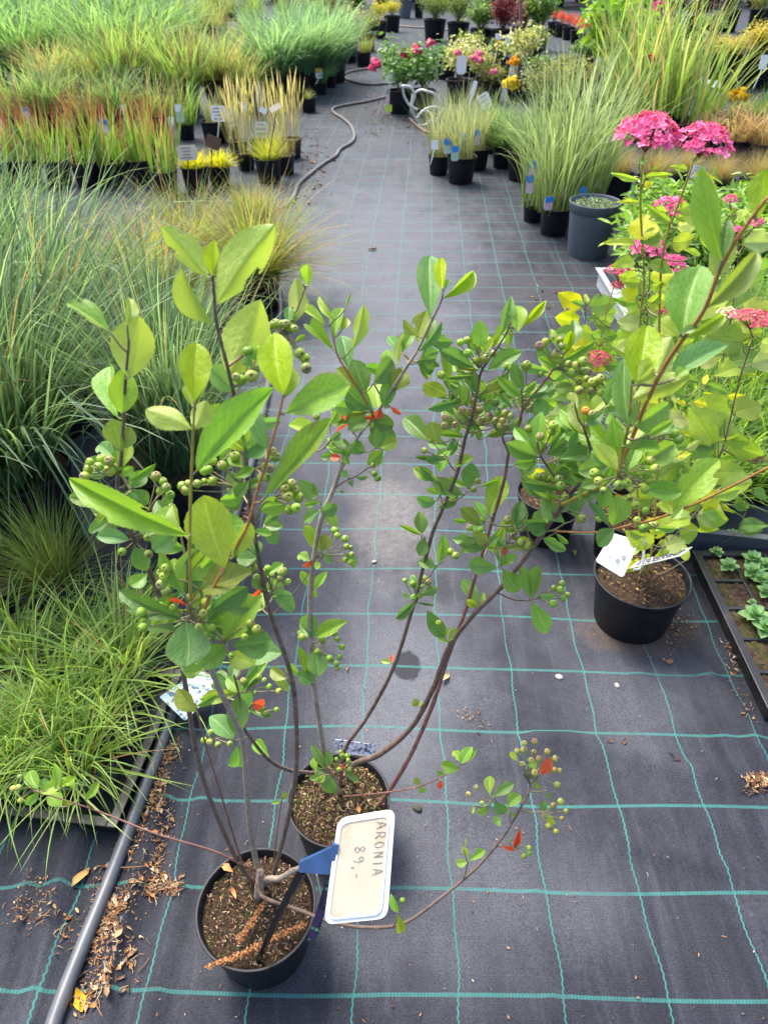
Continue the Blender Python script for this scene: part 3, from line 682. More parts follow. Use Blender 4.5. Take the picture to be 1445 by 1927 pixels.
            for bp, ax in bs:
                r_ = dia * .53 * random.uniform(.74, 1.14)
                rot = ax.to_track_quat('Z', 'Y').to_matrix().to_4x4(); m = rot @ Matrix.Diagonal((r_, r_, r_ * .97, 1)); m.translation = bp - s.o
                cc = np.array(c or (.27, .42, .03)) * (1.25 if c else 1.) * random.uniform(.7, 1.15) * np.array((random.uniform(.8, 1.2), 1, 1))
                o = bpy.data.objects.new('berry', BERRY); COL.objects.link(o); o.parent = cl; o.matrix_basis = m; o.color = (*np.clip(cc, 0, 1), min(1, max(0, .8 * blush + random.uniform(-.45, .35)))); nb += 1
        print('bush', s.root.name, 'leaves', len(s.leaves), 'berries', nb)
M['leaf_attr'] = leafy('chokeberry_leaf_small', 'attr')
def rosettes(b, key, n, lo, hi, px=(26, 48), cols='DDDGBG', leaves=(3, 5)):
    st = b.stems[key]; m = len(st['px']); q = random.Random(len(key) * 31 + n + int(st['px'][0][0]))
    for _ in range(n):
        k = int((m - 1) * q.uniform(lo, hi)); x, y = st['px'][k]; sg = q.choice((-1, 1)); a0 = q.uniform(-.2, 1.1); sp = q.uniform(8, 26); nx, ny = x + sg * sp * math.cos(a0), y - sp * math.sin(a0)
        for j in range(q.randint(*leaves)):
            a = a0 + q.uniform(-1.3, 1.3); L_ = q.uniform(*px); ex, ey = nx + sg * 4 * math.cos(a), ny - 4 * math.sin(a)
            b.L(key, ID, (ex, ey, ex + sg * L_ * math.cos(a), ey - L_ * math.sin(a), L_ * q.uniform(.42, .66), q.choice(cols), dict(y=q.uniform(.015, .07), d=q.uniform(-.3, .7))))
# ---- front bush
b1 = Bush('chokeberry_bush', 'green-berried bush in the nearest black pot, beside the cream price sign', 482, 1705, 226, .155, (482, 1706), 100)
b1.stem('S1', [(478, 1668, None), (437, 1602, .66), (377, 1450, .66), (341, 1248, .65), (297, 1113, .64), (249, 1009, .63), (225, 954, .62), (222, 905, .61), (227, 877, .605), (232, 800, .60), (236, 720, .59), (243, 640, .58)], .0058, .0013)
b1.stem('S2', [(470, 1665, None), (450, 1608, .655), (420, 1510, .63), (386, 1399, .60), (368, 1325, .58)], .0028, .0014, 'redbark')
b1.stem('S3', [(490, 1660, None), (472, 1571, .66), (464, 1485, .64), (455, 1390, .62), (412, 1296, .58), (391, 1240, .56), (370, 1190, .54), (360, 1150, .53)], .0068, .003, 'greybark')
b1.stem('S3a', [(360, 1160, .53), (357, 1060, .52), (358, 960, .515), (361, 880, .51), (364, 800, .505), (367, 740, .50)], .0022, .0012, 'shoot')
b1.stem('S3b', [(370, 1190, .54), (395, 1120, .53), (424, 1065, .525), (462, 998, .52), (484, 925, .52), (504, 860, .515), (524, 785, .51), (535, 735, .51)], .0024, .0012, 'orangeshoot')
b1.stem('S4', [(512, 1655, None), (525, 1610, .68), (544, 1533, .69), (556, 1460, .70), (558, 1380, .70), (552, 1295, .70), (537, 1236, .70), (512, 1166, .69), (498, 1112, .68), (487, 1050, .67), (475, 983, .66), (466, 902, .645), (462, 860, .635), (448, 780, .61), (428, 690, .59), (408, 610, .57), (402, 540, .56), (398, 500, .555)], .0062, .0012)
b1.stem('S6', [(488, 1640, .66), (485, 1665, .64), (497, 1690, .62), (560, 1712, .60), (620, 1735, .575), (690, 1746, .56), (760, 1738, .56), (830, 1690, .58), (900, 1630, .61), (950, 1570, .64), (985, 1510, .67), (997, 1478, .69), (984, 1455, .69)], .0052, .0022, 'bark')
b1.stem('S7', [(482, 1640, .66), (400, 1602, .66), (300, 1572, .66), (200, 1533, .68), (140, 1512, .68), (60, 1487, .69)], .0030, .0015, 'redbark')
b1.stem('S8', [(492, 1668, None), (505, 1655, .665), (525, 1654, .66), (550, 1640, .655), (572, 1632, .65)], .0085, .0062, 'greybark')
b1.stem('S9', [(513, 1650, None), (520, 1580, .68), (528, 1520, .69), (533, 1490, .69)], .0018, .001, 'redbark')
b1.stem('S0', [(487, 1690, None), (488, 1665, .655), (490, 1640, .66)], .0125, .009, 'greybark')
b1.L('S1', ID, (242, 712, 256, 602, 80, 'U', dict(k='n', r=5, d=.1)), (208, 625, 126, 556, 36, 'G', dict(k='b', d=.2, r=30)), (239, 610, 253, 555, 26, 'L'), (222, 786, 186, 672, 44, 'G', dict(k='n', r=-25)), (229, 777, 238, 695, 52, 'L', dict(r=10)), (227, 846, 214, 790, 44, 'L', dict(r=-20)), (228, 846, 250, 806, 30, 'O', dict(r=20)))
b1.L('S1', C1, (385, 550, 122, 500, 110, 'D', dict(d=.0, r=15)), (390, 580, 275, 665, 55, 'L'), (520, 780, 285, 745, 105, 'B', dict(r=10)), (548, 605, 712, 735, 120, 'D'), (555, 830, 640, 992, 125, 'D', dict(r=0)), (640, 1010, 535, 1105, 105, 'G'), (650, 770, 875, 845, 110, 'G', dict(r=20)), (410, 330, 552, 268, 75, 'G'), (510, 380, 715, 262, 50, 'G', dict(k='l')), (432, 275, 425, 165, 50, 'G'), (478, 285, 520, 120, 95, 'L', dict(k='b')), (760, 560, 800, 485, 75, 'G'), (590, 740, 735, 735, 60, 'D'), (470, 540, 560, 420, 60, 'D'), (540, 750, 600, 600, 55, 'B'), (765, 925, 740, 850, 40, 'R', dict(k='n')))
b1.B('S1', C1, (440, 330), [(250, 250), (240, 300), (215, 350), (310, 285), (335, 232), (385, 310), (385, 245), (418, 290)], .0098, blush=.45)
b1.B('S1', C1, (640, 590), [(700, 350), (745, 385), (770, 425), (730, 450), (795, 475), (803, 560)], .0098, blush=.3)
b1.B('S1', C1, (550, 790), [(535, 655), (640, 765), (470, 860), (648, 877)], .0096, blush=.4)
b1.L('S3a', ID, (367, 756, 369, 640, 60, 'Y', dict(k='n', r=0, d=.05)), (361, 763, 349, 723, 25, 'L', dict(k='n')), (363, 808, 277, 758, 46, 'U', dict(r=25, d=-.2)), (364, 808, 390, 760, 42, 'U', dict(r=-20)), (370, 886, 507, 722, 66, 'G', dict(k='n', r=-25, d=.0)), (357, 1008, 118, 907, 56, 'L', dict(k='b', r=-12, d=-.25)), (350, 1115, 368, 1020, 60, 'D', dict(y=.03)), (346, 1116, 294, 1033, 24, 'G', dict(k='l')), (357, 1077, 397, 1026, 18, 'L', dict(k='l')), (352, 1062, 383, 945, 34, 'B', dict(y=.04)))
b1.L('S3b', ID, (533, 743, 513, 613, 66, 'Y', dict(k='n', r=-4, d=.1)), (538, 746, 550, 689, 36, 'L', dict(k='n', r=0)), (537, 778, 668, 738, 66, 'G', dict(k='n', r=-22, d=-.1)), (500, 934, 629, 800, 46, 'G', dict(k='n', r=-28)), (500, 845, 464, 768, 40, 'B', dict(y=.05)), (424, 1070, 390, 938, 86, 'L', dict(k='n', r=-8, d=.1)), (435, 1052, 462, 975, 34, 'O', dict(r=35)))
b1.L('S3', ID, (378, 1112, 468, 1072, 54, 'O', dict(r=-30, k='n')), (395, 1152, 466, 1096, 44, 'D', dict(r=20)), (341, 1163, 217, 1116, 42, 'D', dict(r=-15, d=-.1)), (348, 1168, 354, 1253, 80, 'D', dict(k='n', r=5, d=-.1)), (424, 1205, 480, 1123, 50, 'G', dict(r=-20)), (424, 1215, 373, 1257, 44, 'G'), (430, 1230, 481, 1256, 44, 'L', dict(k='n')), (438, 1215, 512, 1203, 58, 'D'), (362, 1165, 410, 1120, 40, 'D', dict(y=.03)), (368, 1185, 384, 1218, 20, 'R', dict(k='n')), (352, 1140, 318, 1128, 8, 'R'), (400, 1200, 440, 1150, 40, 'D', dict(y=.03)), (340, 1190, 255, 1170, 30, 'D', dict(y=.02)), (417, 1135, 470, 1142, 30, 'D', dict(y=.02)))
b1.B('S3', ID, (348, 1168), [(313, 1113), (302, 1141), (327, 1145), (266, 1152), (269, 1181), (358, 1124), (387, 1134), (383, 1155), (374, 1180)], .0092, blush=.25)
b1.B('S3', ID, (420, 1210), [(398, 1182), (388, 1195), (460, 1199), (482, 1185), (471, 1174), (435, 1234)], .0092, blush=.3)
b1.B('S3', ID, (330, 1090), [(308, 1085), (304, 1100), (303, 1078), (312, 1069)], .009, blush=.4)
b1.L('S4', ID, (408, 573, 506, 427, 80, 'U', dict(k='b', r=8, d=.1)), (391, 521, 313, 430, 50, 'U', dict(k='b', r=-10)), (400, 518, 398, 453, 28, 'Y', dict(k='n')), (403, 611, 332, 511, 40, 'U', dict(r=30, k='f')), (431, 705, 485, 574, 92, 'U', dict(k='n', r=0, d=.1)), (445, 736, 392, 688, 46, 'B', dict(y=.02)), (487, 960, 535, 945, 38, 'G'), (442, 898, 483, 883, 20, 'G'), (462, 918, 491, 905, 18, 'D'), (462, 850, 427, 815, 26, 'L'), (460, 842, 449, 797, 34, 'L'), (462, 860, 497, 828, 44, 'B'), (465, 865, 490, 800, 38, 'D'), (455, 900, 418, 915, 40, 'B'), (458, 880, 430, 850, 26, 'G'), (478, 1000, 512, 1004, 16, 'G'), (485, 1050, 450, 1055, 30, 'D'), (495, 1105, 470, 1135, 12, 'R', dict(k='n')), (487, 1045, 470, 1015, 26, 'D'), (500, 1110, 478, 1090, 18, 'D'), (540, 1277, 504, 1257, 24, 'O'), (543, 1302, 516, 1268, 18, 'L'), (470, 905, 440, 935, 24, 'D'))
b1.B('S4', C1, (1300, 440), [(880, 415), (905, 445), (920, 400), (980, 400), (1030, 385), (1085, 380), (1060, 300), (1030, 310), (1090, 245), (1150, 275), (1240, 215), (1205, 215)], .0100, blush=.3)
b1.B('S4', C4, (330, 1560), [(395, 1500), (430, 1475), (440, 1510), (410, 1545), (465, 1550), (420, 1615), (453, 1607), (385, 1455)], .0105, blush=.25)
b1.B('S4', C4, (240, 1400), [(270, 1440), (285, 1380), (310, 1390), (340, 1330), (325, 1300), (300, 1440)], .0105, blush=.6)
b1.B('S4', C7, (215, 370), [(140, 270), (175, 260), (185, 285), (200, 330)], .0105, blush=.4)
b1.B('S4', C7, (270, 395), [(240, 310), (250, 290), (270, 320), (310, 310), (340, 350), (305, 335), (320, 300), (235, 300)], .0085, blush=.4)
b1.B('S4', C4, (180, 900), [(130, 895), (155, 910), (210, 890), (225, 885), (265, 745), (195, 755)], .0095, blush=.5)
b1.L('S4', C4, (215, 840, 170, 780, 55, 'D'), (235, 800, 205, 715, 60, 'G'), (270, 850, 190, 860, 40, 'D'))
b1.stem('S5x', [(428, 690, .59), (470, 660, .62), (520, 630, .66), (550, 600, .68), (575, 540, .69)], .0016, .001, 'redbark')
b1.L('S5x', C4, (455, 585, 465, 385, 110, 'U', dict(k='b')), (520, 400, 535, 275, 65, 'L'), (490, 380, 500, 290, 40, 'G'), (460, 600, 395, 520, 60, 'G'), (310, 640, 250, 605, 40, 'G'), (450, 700, 505, 655, 30, 'G'), (410, 610, 415, 500, 50, 'D'))
b1.B('S5x', C4, (400, 660), [(325, 610), (345, 605), (380, 605), (400, 607), (420, 625), (445, 632), (475, 765), (500, 790), (508, 845)], .0095, blush=.45)
b1.L('S9', P2c, (590, 410, 535, 410, 22, 'G'), (598, 395, 640, 350, 24, 'G'), (600, 380, 620, 345, 18, 'L'))
b1.L('S2', ID, (369, 1330, 410, 1308, 16, 'G', dict(k='l')), (372, 1340, 330, 1300, 34, 'O'))
b1.L('S6', S6c, (800, 530, 797, 390, 72, 'L', dict(k='n')), (830, 540, 962, 450, 75, 'D', dict(k='b')), (920, 612, 1012, 515, 90, 'G'), (905, 655, 838, 585, 85, 'D'), (872, 690, 830, 720, 75, 'G', dict(k='b')), (800, 600, 715, 655, 55, 'G', dict(k='b')), (935, 640, 985, 700, 28, 'G', dict(k='l')), (690, 600, 680, 655, 22, 'L'), (1145, 385, 1215, 285, 72, 'R', dict(k='n')), (1095, 430, 1140, 492, 32, 'L'), (1192, 500, 1208, 562, 22, 'G'), (1168, 640, 1170, 575, 52, 'D'), (1195, 650, 1240, 740, 45, 'L'), (960, 880, 1005, 770, 42, 'R', dict(k='f')), (880, 880, 978, 905, 32, 'R', dict(k='l')), (930, 850, 945, 830, 20, 'L'), (640, 962, 622, 885, 45, 'L'), (655, 978, 768, 895, 60, 'G', dict(k='b')), (650, 985, 578, 1000, 55, 'G'), (625, 890, 635, 818, 14, 'O', dict(k='l')), (182, 1330, 122, 1215, 52, 'G', dict(k='n')), (175, 1340, 205, 1495, 65, 'L', dict(k='n')), (1060, 330, 1120, 320, 60, 'L'), (985, 300, 940, 235, 40, 'L'), (770, 600, 775, 660, 24, 'R', dict(k='n')))
b1.B('S6', S6c, (1070, 420), [(1035, 180), (985, 232), (1105, 165), (1100, 235), (1030, 225), (1135, 285), (1192, 235), (1245, 282), (1020, 320), (1105, 378), (1240, 360), (1275, 362), (1258, 462), (1080, 295)], .0105, c=(.32, .33, .05), blush=.75)
b1.B('S6', S6c, (1148, 668), [(1282, 575), (1232, 603), (1318, 640), (1290, 690), (1198, 742), (1250, 777)], .0105, c=(.32, .34, .04), blush=.6)
b1.B('S6', S6c, (960, 885), [(1065, 890), (1068, 928), (1030, 945)], .0098, blush=.3)
b1.B('S6', S6c, (800, 565), [(708, 478), (655, 525), (747, 585)], .0098, c=(.3, .33, .06), blush=.5)
b1.B('S6', S6c, (178, 1330), [(207, 1247)], .0095, blush=.1)
b1.L('S7', S7c, (262, 312, 185, 165, 92, 'G', dict(k='n')), (278, 335, 440, 265, 85, 'L', dict(k='n')), (372, 300, 385, 135, 62, 'G'), (405, 430, 335, 335, 100, 'G', dict(k='n')), (400, 290, 528, 225, 60, 'L'), (272, 325, 188, 405, 62, 'G'), (580, 385, 665, 265, 66, 'G'), (430, 385, 478, 425, 42, 'O'), (500, 310, 430, 220, 60, 'G'), (300, 320, 290, 240, 60, 'D'))
b1.B('S7', S7c, (225, 305), [(135, 225), (90, 305), (125, 298), (140, 385)], .0098, c=(.3, .36, .06), blush=.35)
rosettes(b1, 'S1', 5, .45, .8, (30, 52)); rosettes(b1, 'S3', 5, .62, 1., (34, 60)); rosettes(b1, 'S4', 9, .42, .8, (28, 50)); rosettes(b1, 'S3a', 3, .0, .35, (45, 75), 'DGLB'); rosettes(b1, 'S3b', 3, .0, .4, (40, 70), 'DGLB')
b1.build()
# ---- second bush
b2 = Bush('chokeberry_bush', 'taller spreading bush in the second black pot, behind the price sign', 637, 1500, 194, .155, (637, 1503), 100)
b2.stem('T1', [(616, 1475, None), (608, 1407, .88), (591, 1295, .89), (585, 1220, .9), (583, 1145, .9), (587, 1075, .9), (603, 983, .91), (628, 919, .92), (642, 881, .92), (663, 839, .92), (680, 812, .92), (703, 785, .92), (730, 745, .91), (765, 690, .90), (787, 656, .90), (812, 604, .89), (831, 563, .88), (833, 540, .88)], .0068, .0016, 'greybark')
b2.stem('T1b', [(703, 785, .92), (680, 740, .91), (654, 700, .90), (636, 670, .9), (628, 640, .9), (622, 610, .9)], .0024, .0012, 'orangeshoot')
b2.stem('T2', [(640, 1480, None), (649, 1411, .89), (691, 1349, .9), (740, 1257, .91), (778, 1137, .92), (811, 1012, .92), (834, 954, .92), (861, 887, .92), (875, 826, .92), (888, 785, .92), (898, 735, .92), (905, 700, .92), (925, 670, .91), (945, 640, .90), (963, 605, .9)], .0062, .0014)
b2.stem('T3', [(655, 1470, None), (666, 1440, .88), (716, 1419, .87), (774, 1369, .87), (815, 1295, .87), (844, 1220, .87), (890, 1158, .86), (948, 1100, .85), (998, 1037, .83), (1059, 950, .81), (1094, 905, .79), (1111, 881, .78), (1112, 850, .76), (1104, 822, .75), (1095, 795, .75)], .0085, .0018)
b2.stem('T3r', [(1059, 950, .81), (1110, 925, .74), (1150, 905, .68), (1164, 893, .64), (1172, 845, .62), (1183, 796, .60), (1187, 740, .59), (1190, 712, .585)], .0045, .0012, 'shoot')
b2.stem('R2', [(1150, 905, .68), (1178, 850, .63), (1215, 760, .60), (1250, 690, .57), (1288, 634, .54), (1326, 581, .52), (1358, 500, .5), (1400, 430, .49), (1445, 370, .48)], .0030, .0015, 'orangeshoot')
b2.stem('T3c', [(1075, 935, .80), (1058, 915, .80), (1035, 885, .81), (1018, 858, .81), (1010, 830, .81)], .0028, .0014)
b2.stem('T4', [(690, 1525, None), (712, 1515, .845), (735, 1485, .84), (774, 1419, .85), (815, 1324, .86), (840, 1245, .87), (866, 1176, .87), (881, 1132, .88), (896, 1079, .88), (925, 985, .89), (949, 902, .9), (957, 853, .9), (975, 800, .9), (988, 763, .9), (1028, 713, .9), (1045, 688, .9)], .0068, .0016, 'redbark')
b2.stem('T4a', [(957, 853, .9), (946, 820, .9), (975, 815, .89), (1000, 820, .88)], .002, .0012)
b2.stem('T4d', [(978, 795, .9), (983, 765, .9), (981, 735, .9)], .0024, .0012)
b2.stem('T5', [(640, 1500, None), (700, 1495, .83), (740, 1490, .82), (790, 1480, .81), (840, 1458, .81), (868, 1440, .81)], .0026, .0012, 'redbark')
b2.stem('T6', [(615, 1468, None), (588, 1456, .87), (545, 1450, .84), (508, 1432, .81), (475, 1394, .78), (458, 1365, .76), (450, 1310, .75), (440, 1270, .74)], .0062, .002)
b2.stem('T7', [(640, 1495, None), (634, 1475, .86), (622, 1450, .85)], .006, .002, 'greybark')
b2.stem('T8', [(1038, 999, .82), (1118, 1002, .76), (1187, 988, .70), (1239, 975, .67), (1326, 940, .62), (1443, 881, .57), (1500, 850, .55)], .0021, .0014, 'orangeshoot')
b2.stem('T9', [(935, 1115, .855), (965, 1128, .84), (993, 1130, .84), (1015, 1125, .84)], .0022, .001)
b2.stem('T10', [(628, 919, .92), (650, 905, .91), (672, 895, .9), (695, 878, .9)], .0018, .001)
b2.stem('T11', [(505, 1166, .69 + .22), (540, 1130, .905), (570, 1095, .90), (590, 1060, .9)], .0018, .001)
b2.L('T1', C4, (790, 955, 672, 845, 110, 'O'), (830, 978, 762, 793, 122, 'D', dict(k='n')), (875, 925, 988, 793, 120, 'D', dict(k='n')), (905, 1078, 878, 912, 125, 'L', dict(k='n', r=0)), (935, 1062, 988, 878, 85, 'D'), (990, 965, 1045, 840, 105, 'O', dict(k='n')), (870, 1072, 733, 968, 135, 'D', dict(k='n', r=5)), (862, 1112, 733, 1192, 92, 'D', dict(k='n')), (870, 1128, 992, 1162, 88, 'D', dict(k='n', r=10)), (780, 1065, 650, 1055, 80, 'G'), (860, 1085, 720, 1098, 45, 'O'), (965, 1052, 1028, 1100, 26, 'R', dict(k='l')), (880, 1120, 920, 1070, 50, 'R'), (900, 1120, 830, 1115, 30, 'R'), (740, 1150, 665, 1192, 16, 'R', dict(k='l')), (720, 1130, 700, 1085, 40, 'R'), (840, 1110, 720, 1110, 60, 'D', dict(y=.02)))
b2.L('T1', C4, (1185, 568, 1180, 207, 148, 'B', dict(k='n', r=3, d=.15)), (1250, 428, 1238, 228, 68, 'Y', dict(k='n')), (1255, 465, 1432, 318, 78, 'L', dict(k='f', r=15)), (1262, 420, 1292, 348, 30, 'L', dict(k='l')), (1115, 708, 1165, 560, 95, 'O', dict(k='b')), (1110, 670, 1032, 585, 50, 'O', dict(k='l')), (1115, 758, 1262, 597, 52, 'B', dict(k='l')), (1010, 838, 1022, 660, 42, 'U', dict(k='l')))
b2.L('T1', C4, (755, 1302, 630, 1265, 92, 'D', dict(k='n')), (770, 1282, 690, 1240, 45, 'D'), (830, 1302, 755, 1250, 75, 'D'), (920, 1275, 965, 1165, 105, 'D'), (885, 1280, 880, 1180, 75, 'D'), (910, 1278, 1015, 1265, 82, 'L', dict(k='n')), (925, 1298, 845, 1372, 78, 'G', dict(k='n')), (700, 1335, 640, 1328, 46, 'R', dict(k='n')), (592 - 0, 1200, 395, 1118, 75, 'L', dict(k='n')), (600, 1182, 625, 1108, 48, 'D'), (640, 1145, 705, 1068, 60, 'G'), (640, 1240, 700, 1200, 50, 'B'), (590, 1215, 500, 1180, 30, 'O'), (715, 1290, 735, 1380, 40, 'B'), (770, 1310, 640, 1300, 40, 'D'))
b2.L('T1', C4, (540, 1562, 475, 1455, 88, 'D', dict(k='n')), (588, 1572, 495, 1588, 40, 'G'), (580, 1620, 485, 1675, 72, 'D'), (590, 1625, 682, 1600, 78, 'D'), (612, 1640, 680, 1700, 60, 'G'), (570, 1545, 545, 1470, 30, 'D'), (560, 1300, 540, 1270, 30, 'D'))
b2.B('T1', C4, (600, 1200), [(565, 1110), (530, 1170)], .011, blush=.1)
b2.L('T10', C4, (740, 1440, 700, 1410, 40, 'B'), (735, 1470, 770, 1465, 40, 'B'), (780, 1440, 850, 1440, 25, 'B', dict(k='l')), (690, 1515, 715, 1520, 18, 'D'))
b2.B('T10', C4, (840, 1395), [(872, 1375), (880, 1420), (897, 1442)], .011, c=(.17, .25, .02), blush=.2)
b2.L('T1', C7, (480, 212, 405, 98, 62, 'L', dict(k='n')), (485, 208, 528, 140, 65, 'O', dict(k='n')), (440, 255, 385, 222, 50, 'G', dict(k='b')), (450, 248, 408, 290, 26, 'R', dict(k='n')), (450, 380, 400, 298, 42, 'G', dict(k='n')), (460, 390, 505, 308, 40, 'G', dict(k='n')), (455, 385, 470, 420, 25, 'L'), (600, 220, 655, 285, 40, 'D'), (505, 225, 540, 265, 30, 'D'), (470, 250, 480, 290, 30, 'L'), (455, 602, 455, 475, 82, 'D', dict(k='n')), (470, 602, 598, 525, 66, 'G', dict(k='n')), (465, 650, 480, 775, 92, 'D', dict(k='n')), (430, 765, 392, 645, 42, 'L', dict(k='n')), (395, 775, 345, 712, 46, 'G', dict(k='n')), (385, 765, 465, 795, 65, 'D', dict(k='n')), (430, 600, 388, 560, 40, 'D'), (440, 610, 400, 515, 40, 'D'))
b2.B('T1', C7, (470, 240), [(555, 115), (565, 140), (600, 155), (605, 190), (625, 195), (630, 225), (625, 260), (600, 250)], .0112, blush=.35)
b2.B('T1', C7, (450, 630), [(405, 600), (495, 610), (550, 580), (565, 610), (585, 645), (575, 690), (530, 695), (560, 720), (475, 665), (565, 740)], .0115, blush=.25)
b2.L('T1b', C4, (760, 738, 835, 520, 88, 'U', dict(k='b')), (738, 842, 700, 642, 98, 'B', dict(k='n', r=5)), (662, 752, 512, 588, 82, 'G', dict(k='f')), (610, 612, 462, 472, 52, 'L', dict(k='n')), (660, 582, 558, 448, 45, 'L', dict(k='n')), (665, 682, 695, 478, 72, 'G', dict(k='n')), (700, 642, 735, 558, 52, 'Y', dict(k='n')), (720, 520, 755, 430, 12, 'G', dict(k='l')))
b2.L('T2', T7, (510, 475, 262, 352, 112, 'D', dict(k='n', r=8)), (600, 502, 828, 352, 112, 'D', dict(k='n')), (545, 345, 555, 152, 112, 'G', dict(k='n')), (348, 625, 350, 335, 78, 'G', dict(k='n')), (330, 665, 168, 560, 115, 'O', dict(k='n')), (340, 690, 165, 600, 62, 'G', dict(k='l')), (425, 700, 182, 740, 58, 'B', dict(k='n')), (640, 335, 772, 138, 82, 'L', dict(k='n')), (700, 235, 782, -5, 85, 'B', dict(k='n')), (810, 238, 802, 38, 125, 'L', dict(k='b', r=0)), (848, 185, 1018, 22, 62, 'Y', dict(k='n', r=15)), (742, 345, 772, 195, 55, 'G'), (545, 668, 772, 590, 66, 'O'), (600, 395, 510, 255, 40, 'Y', dict(k='l')), (572, 395, 665, 285, 42, 'L', dict(k='n')), (560, 492, 380, 465, 48, 'O'), (530, 524, 325, 548, 34, 'D', dict(k='n')), (505, 640, 395, 495, 62, 'B'), (640, 700, 690, 580, 82, 'G'), (690, 650, 770, 500, 85, 'D'), (620, 690, 580, 560, 50, 'G'))
b2.L('T2', T7, (205, 975, 20, 785, 132, 'D', dict(k='n', r=5)), (270, 985, 215, 845, 128, 'O', dict(k='n')), (440, 725, 432, 600, 64, 'L'), (470, 740, 450, 650, 60, 'G'), (590, 790, 645, 695, 92, 'B'), (700, 762, 795, 688, 36, 'D', dict(k='l')), (720, 905, 855, 812, 65, 'B'), (445, 945, 265, 920, 55, 'G', dict(k='n')), (375, 955, 350, 1040, 45, 'D'), (590, 945, 725, 870, 62, 'O'), (540, 965, 540, 905, 66, 'L'), (322, 1092, 92, 1090, 40, 'D', dict(k='l')), (330, 1100, 190, 1112, 66, 'D'), (340, 1082, 422, 958, 42, 'D', dict(k='l')), (385, 1155, 510, 1065, 66, 'L', dict(k='n')), (272, 1242, 92, 1165, 80, 'G', dict(k='n')), (240, 1262, 150, 1145, 62, 'D'), (442, 1345, 228, 1258, 115, 'D', dict(k='n')), (470, 1292, 500, 1122, 125, 'D', dict(k='n', r=5)), (470, 1285, 325, 1228, 62, 'G'), (252, 1388, 118, 1375, 86, 'D', dict(k='n')), (270, 1425, 425, 1358, 66, 'D', dict(k='n')), (285, 1335, 188, 1305, 42, 'G'), (532, 1295, 695, 1235, 22, 'G', dict(k='l')), (380, 800, 300, 700, 60, 'D'), (560, 900, 470, 850, 60, 'G'), (650, 880, 740, 900, 60, 'D'), (440, 880, 360, 760, 60, 'B'))
b2.L('T4', T7, (612, 1490, 695, 1235, 152, 'L', dict(k='n', r=-5)))
b2.B('T2', T7, (545, 480), [(420, 305), (465, 290), (470, 378), (530, 310), (552, 322), (620, 300), (532, 428), (593, 410), (645, 380)], .0115, blush=.35)
b2.B('T2', T7, (345, 620), [(290, 528)], .011, blush=.1)
b2.B('T2', T7, (690, 560), [(740, 465), (760, 480)], .011, blush=.5)
b2.B('T2', T7, (520, 870), [(495, 700), (390, 730), (430, 775), (485, 780), (545, 765), (610, 810), (550, 840), (655, 840), (705, 838), (725, 790), (762, 805), (318, 815), (315, 870), (387, 865), (690, 870), (720, 880), (340, 820)], .0115, c=(.28, .31, .06), blush=.85)
b2.B('T2', T7, (650, 640), [(660, 712)], .011, blush=.1, c=(.1, .16, .02))
b2.B('T2', T7, (330, 1085), [(222, 970), (175, 1040)], .0112, blush=.3)
b2.B('T2', T7, (440, 1340), [(538, 1248), (510, 1305)], .0115, c=(.18, .24, .02), blush=.5)
b2.L('T2', R2c, (625, 278, 620, 168, 68, 'D', dict(k='n')), (622, 286, 512, 235, 26, 'G', dict(k='l')), (640, 295, 628, 378, 62, 'D', dict(k='n')), (700, 452, 608, 415, 52, 'D', dict(k='n')), (695, 450, 615, 378, 42, 'B'), (708, 430, 748, 298, 58, 'G', dict(k='n')), (590, 625, 470, 695, 52, 'D', dict(k='n')), (620, 590, 702, 550, 48, 'D'), (560, 610, 540, 575, 20, 'G'), (600, 625, 695, 642, 14, 'D', dict(k='l')), (600, 560, 570, 490, 50, 'D'), (470, 930, 420, 918, 26, 'L', dict(k='n')), (472, 928, 478, 888, 20, 'R', dict(k='n')), (478, 930, 500, 942, 28, 'R', dict(k='n')))
b2.B('T2', R2c, (690, 445), [(770, 370), (795, 390)], .0108, blush=.2)
b2.B('T2', R2c, (600, 625), [(540, 515), (580, 505), (578, 530), (635, 505), (655, 525), (620, 545), (615, 590), (585, 600)], .0112, blush=.45)
b2.L('T4', R2c, (742, 802, 655, 688, 80, 'D', dict(k='n')), (762, 822, 815, 745, 38, 'L', dict(k='n')), (760, 826, 705, 805, 22, 'G'), (740, 800, 765, 750, 18, 'L', dict(k='l')), (902, 625, 828, 505, 70, 'D', dict(k='n')), (912, 650, 842, 598, 42, 'L'), (915, 640, 940, 575, 30, 'L'))
b2.B('T4', R2c, (740, 805), [(710, 730)], .0115, blush=.3)
b2.L('T3', R2c, (605, 1150, 585, 1118, 42, 'O', dict(k='n')), (620, 1150, 625, 1120, 14, 'L'), (1035, 462, 1112, 575, 100, 'G', dict(k='n', r=0)), (945, 352, 803, 335, 80, 'D', dict(k='n')), (1002, 452, 868, 425, 88, 'D', dict(k='n')), (1020, 440, 1102, 385, 52, 'G'), (920, 232, 818, 145, 72, 'O'), (862, 220, 786, 205, 28, 'G'), (960, 320, 880, 280, 62, 'O'), (980, 375, 1045, 230, 42, 'L', dict(k='l')), (1020, 432, 1010, 340, 45, 'D'), (1030, 390, 1045, 345, 34, 'R', dict(k='n')), (945, 212, 900, 110, 50, 'G'), (1070, 300, 1190, 320, 40, 'O', dict(k='b')), (1080, 240, 1135, 120, 72, 'D', dict(k='n')), (1140, 210, 1255, 260, 80, 'D'), (960, 340, 1010, 290, 40, 'D'), (1050, 350, 1000, 300, 40, 'B'))
b2.B('T3', R2c, (960, 330), [(865, 250), (883, 320), (938, 205), (920, 260)], .0115, blush=.3)
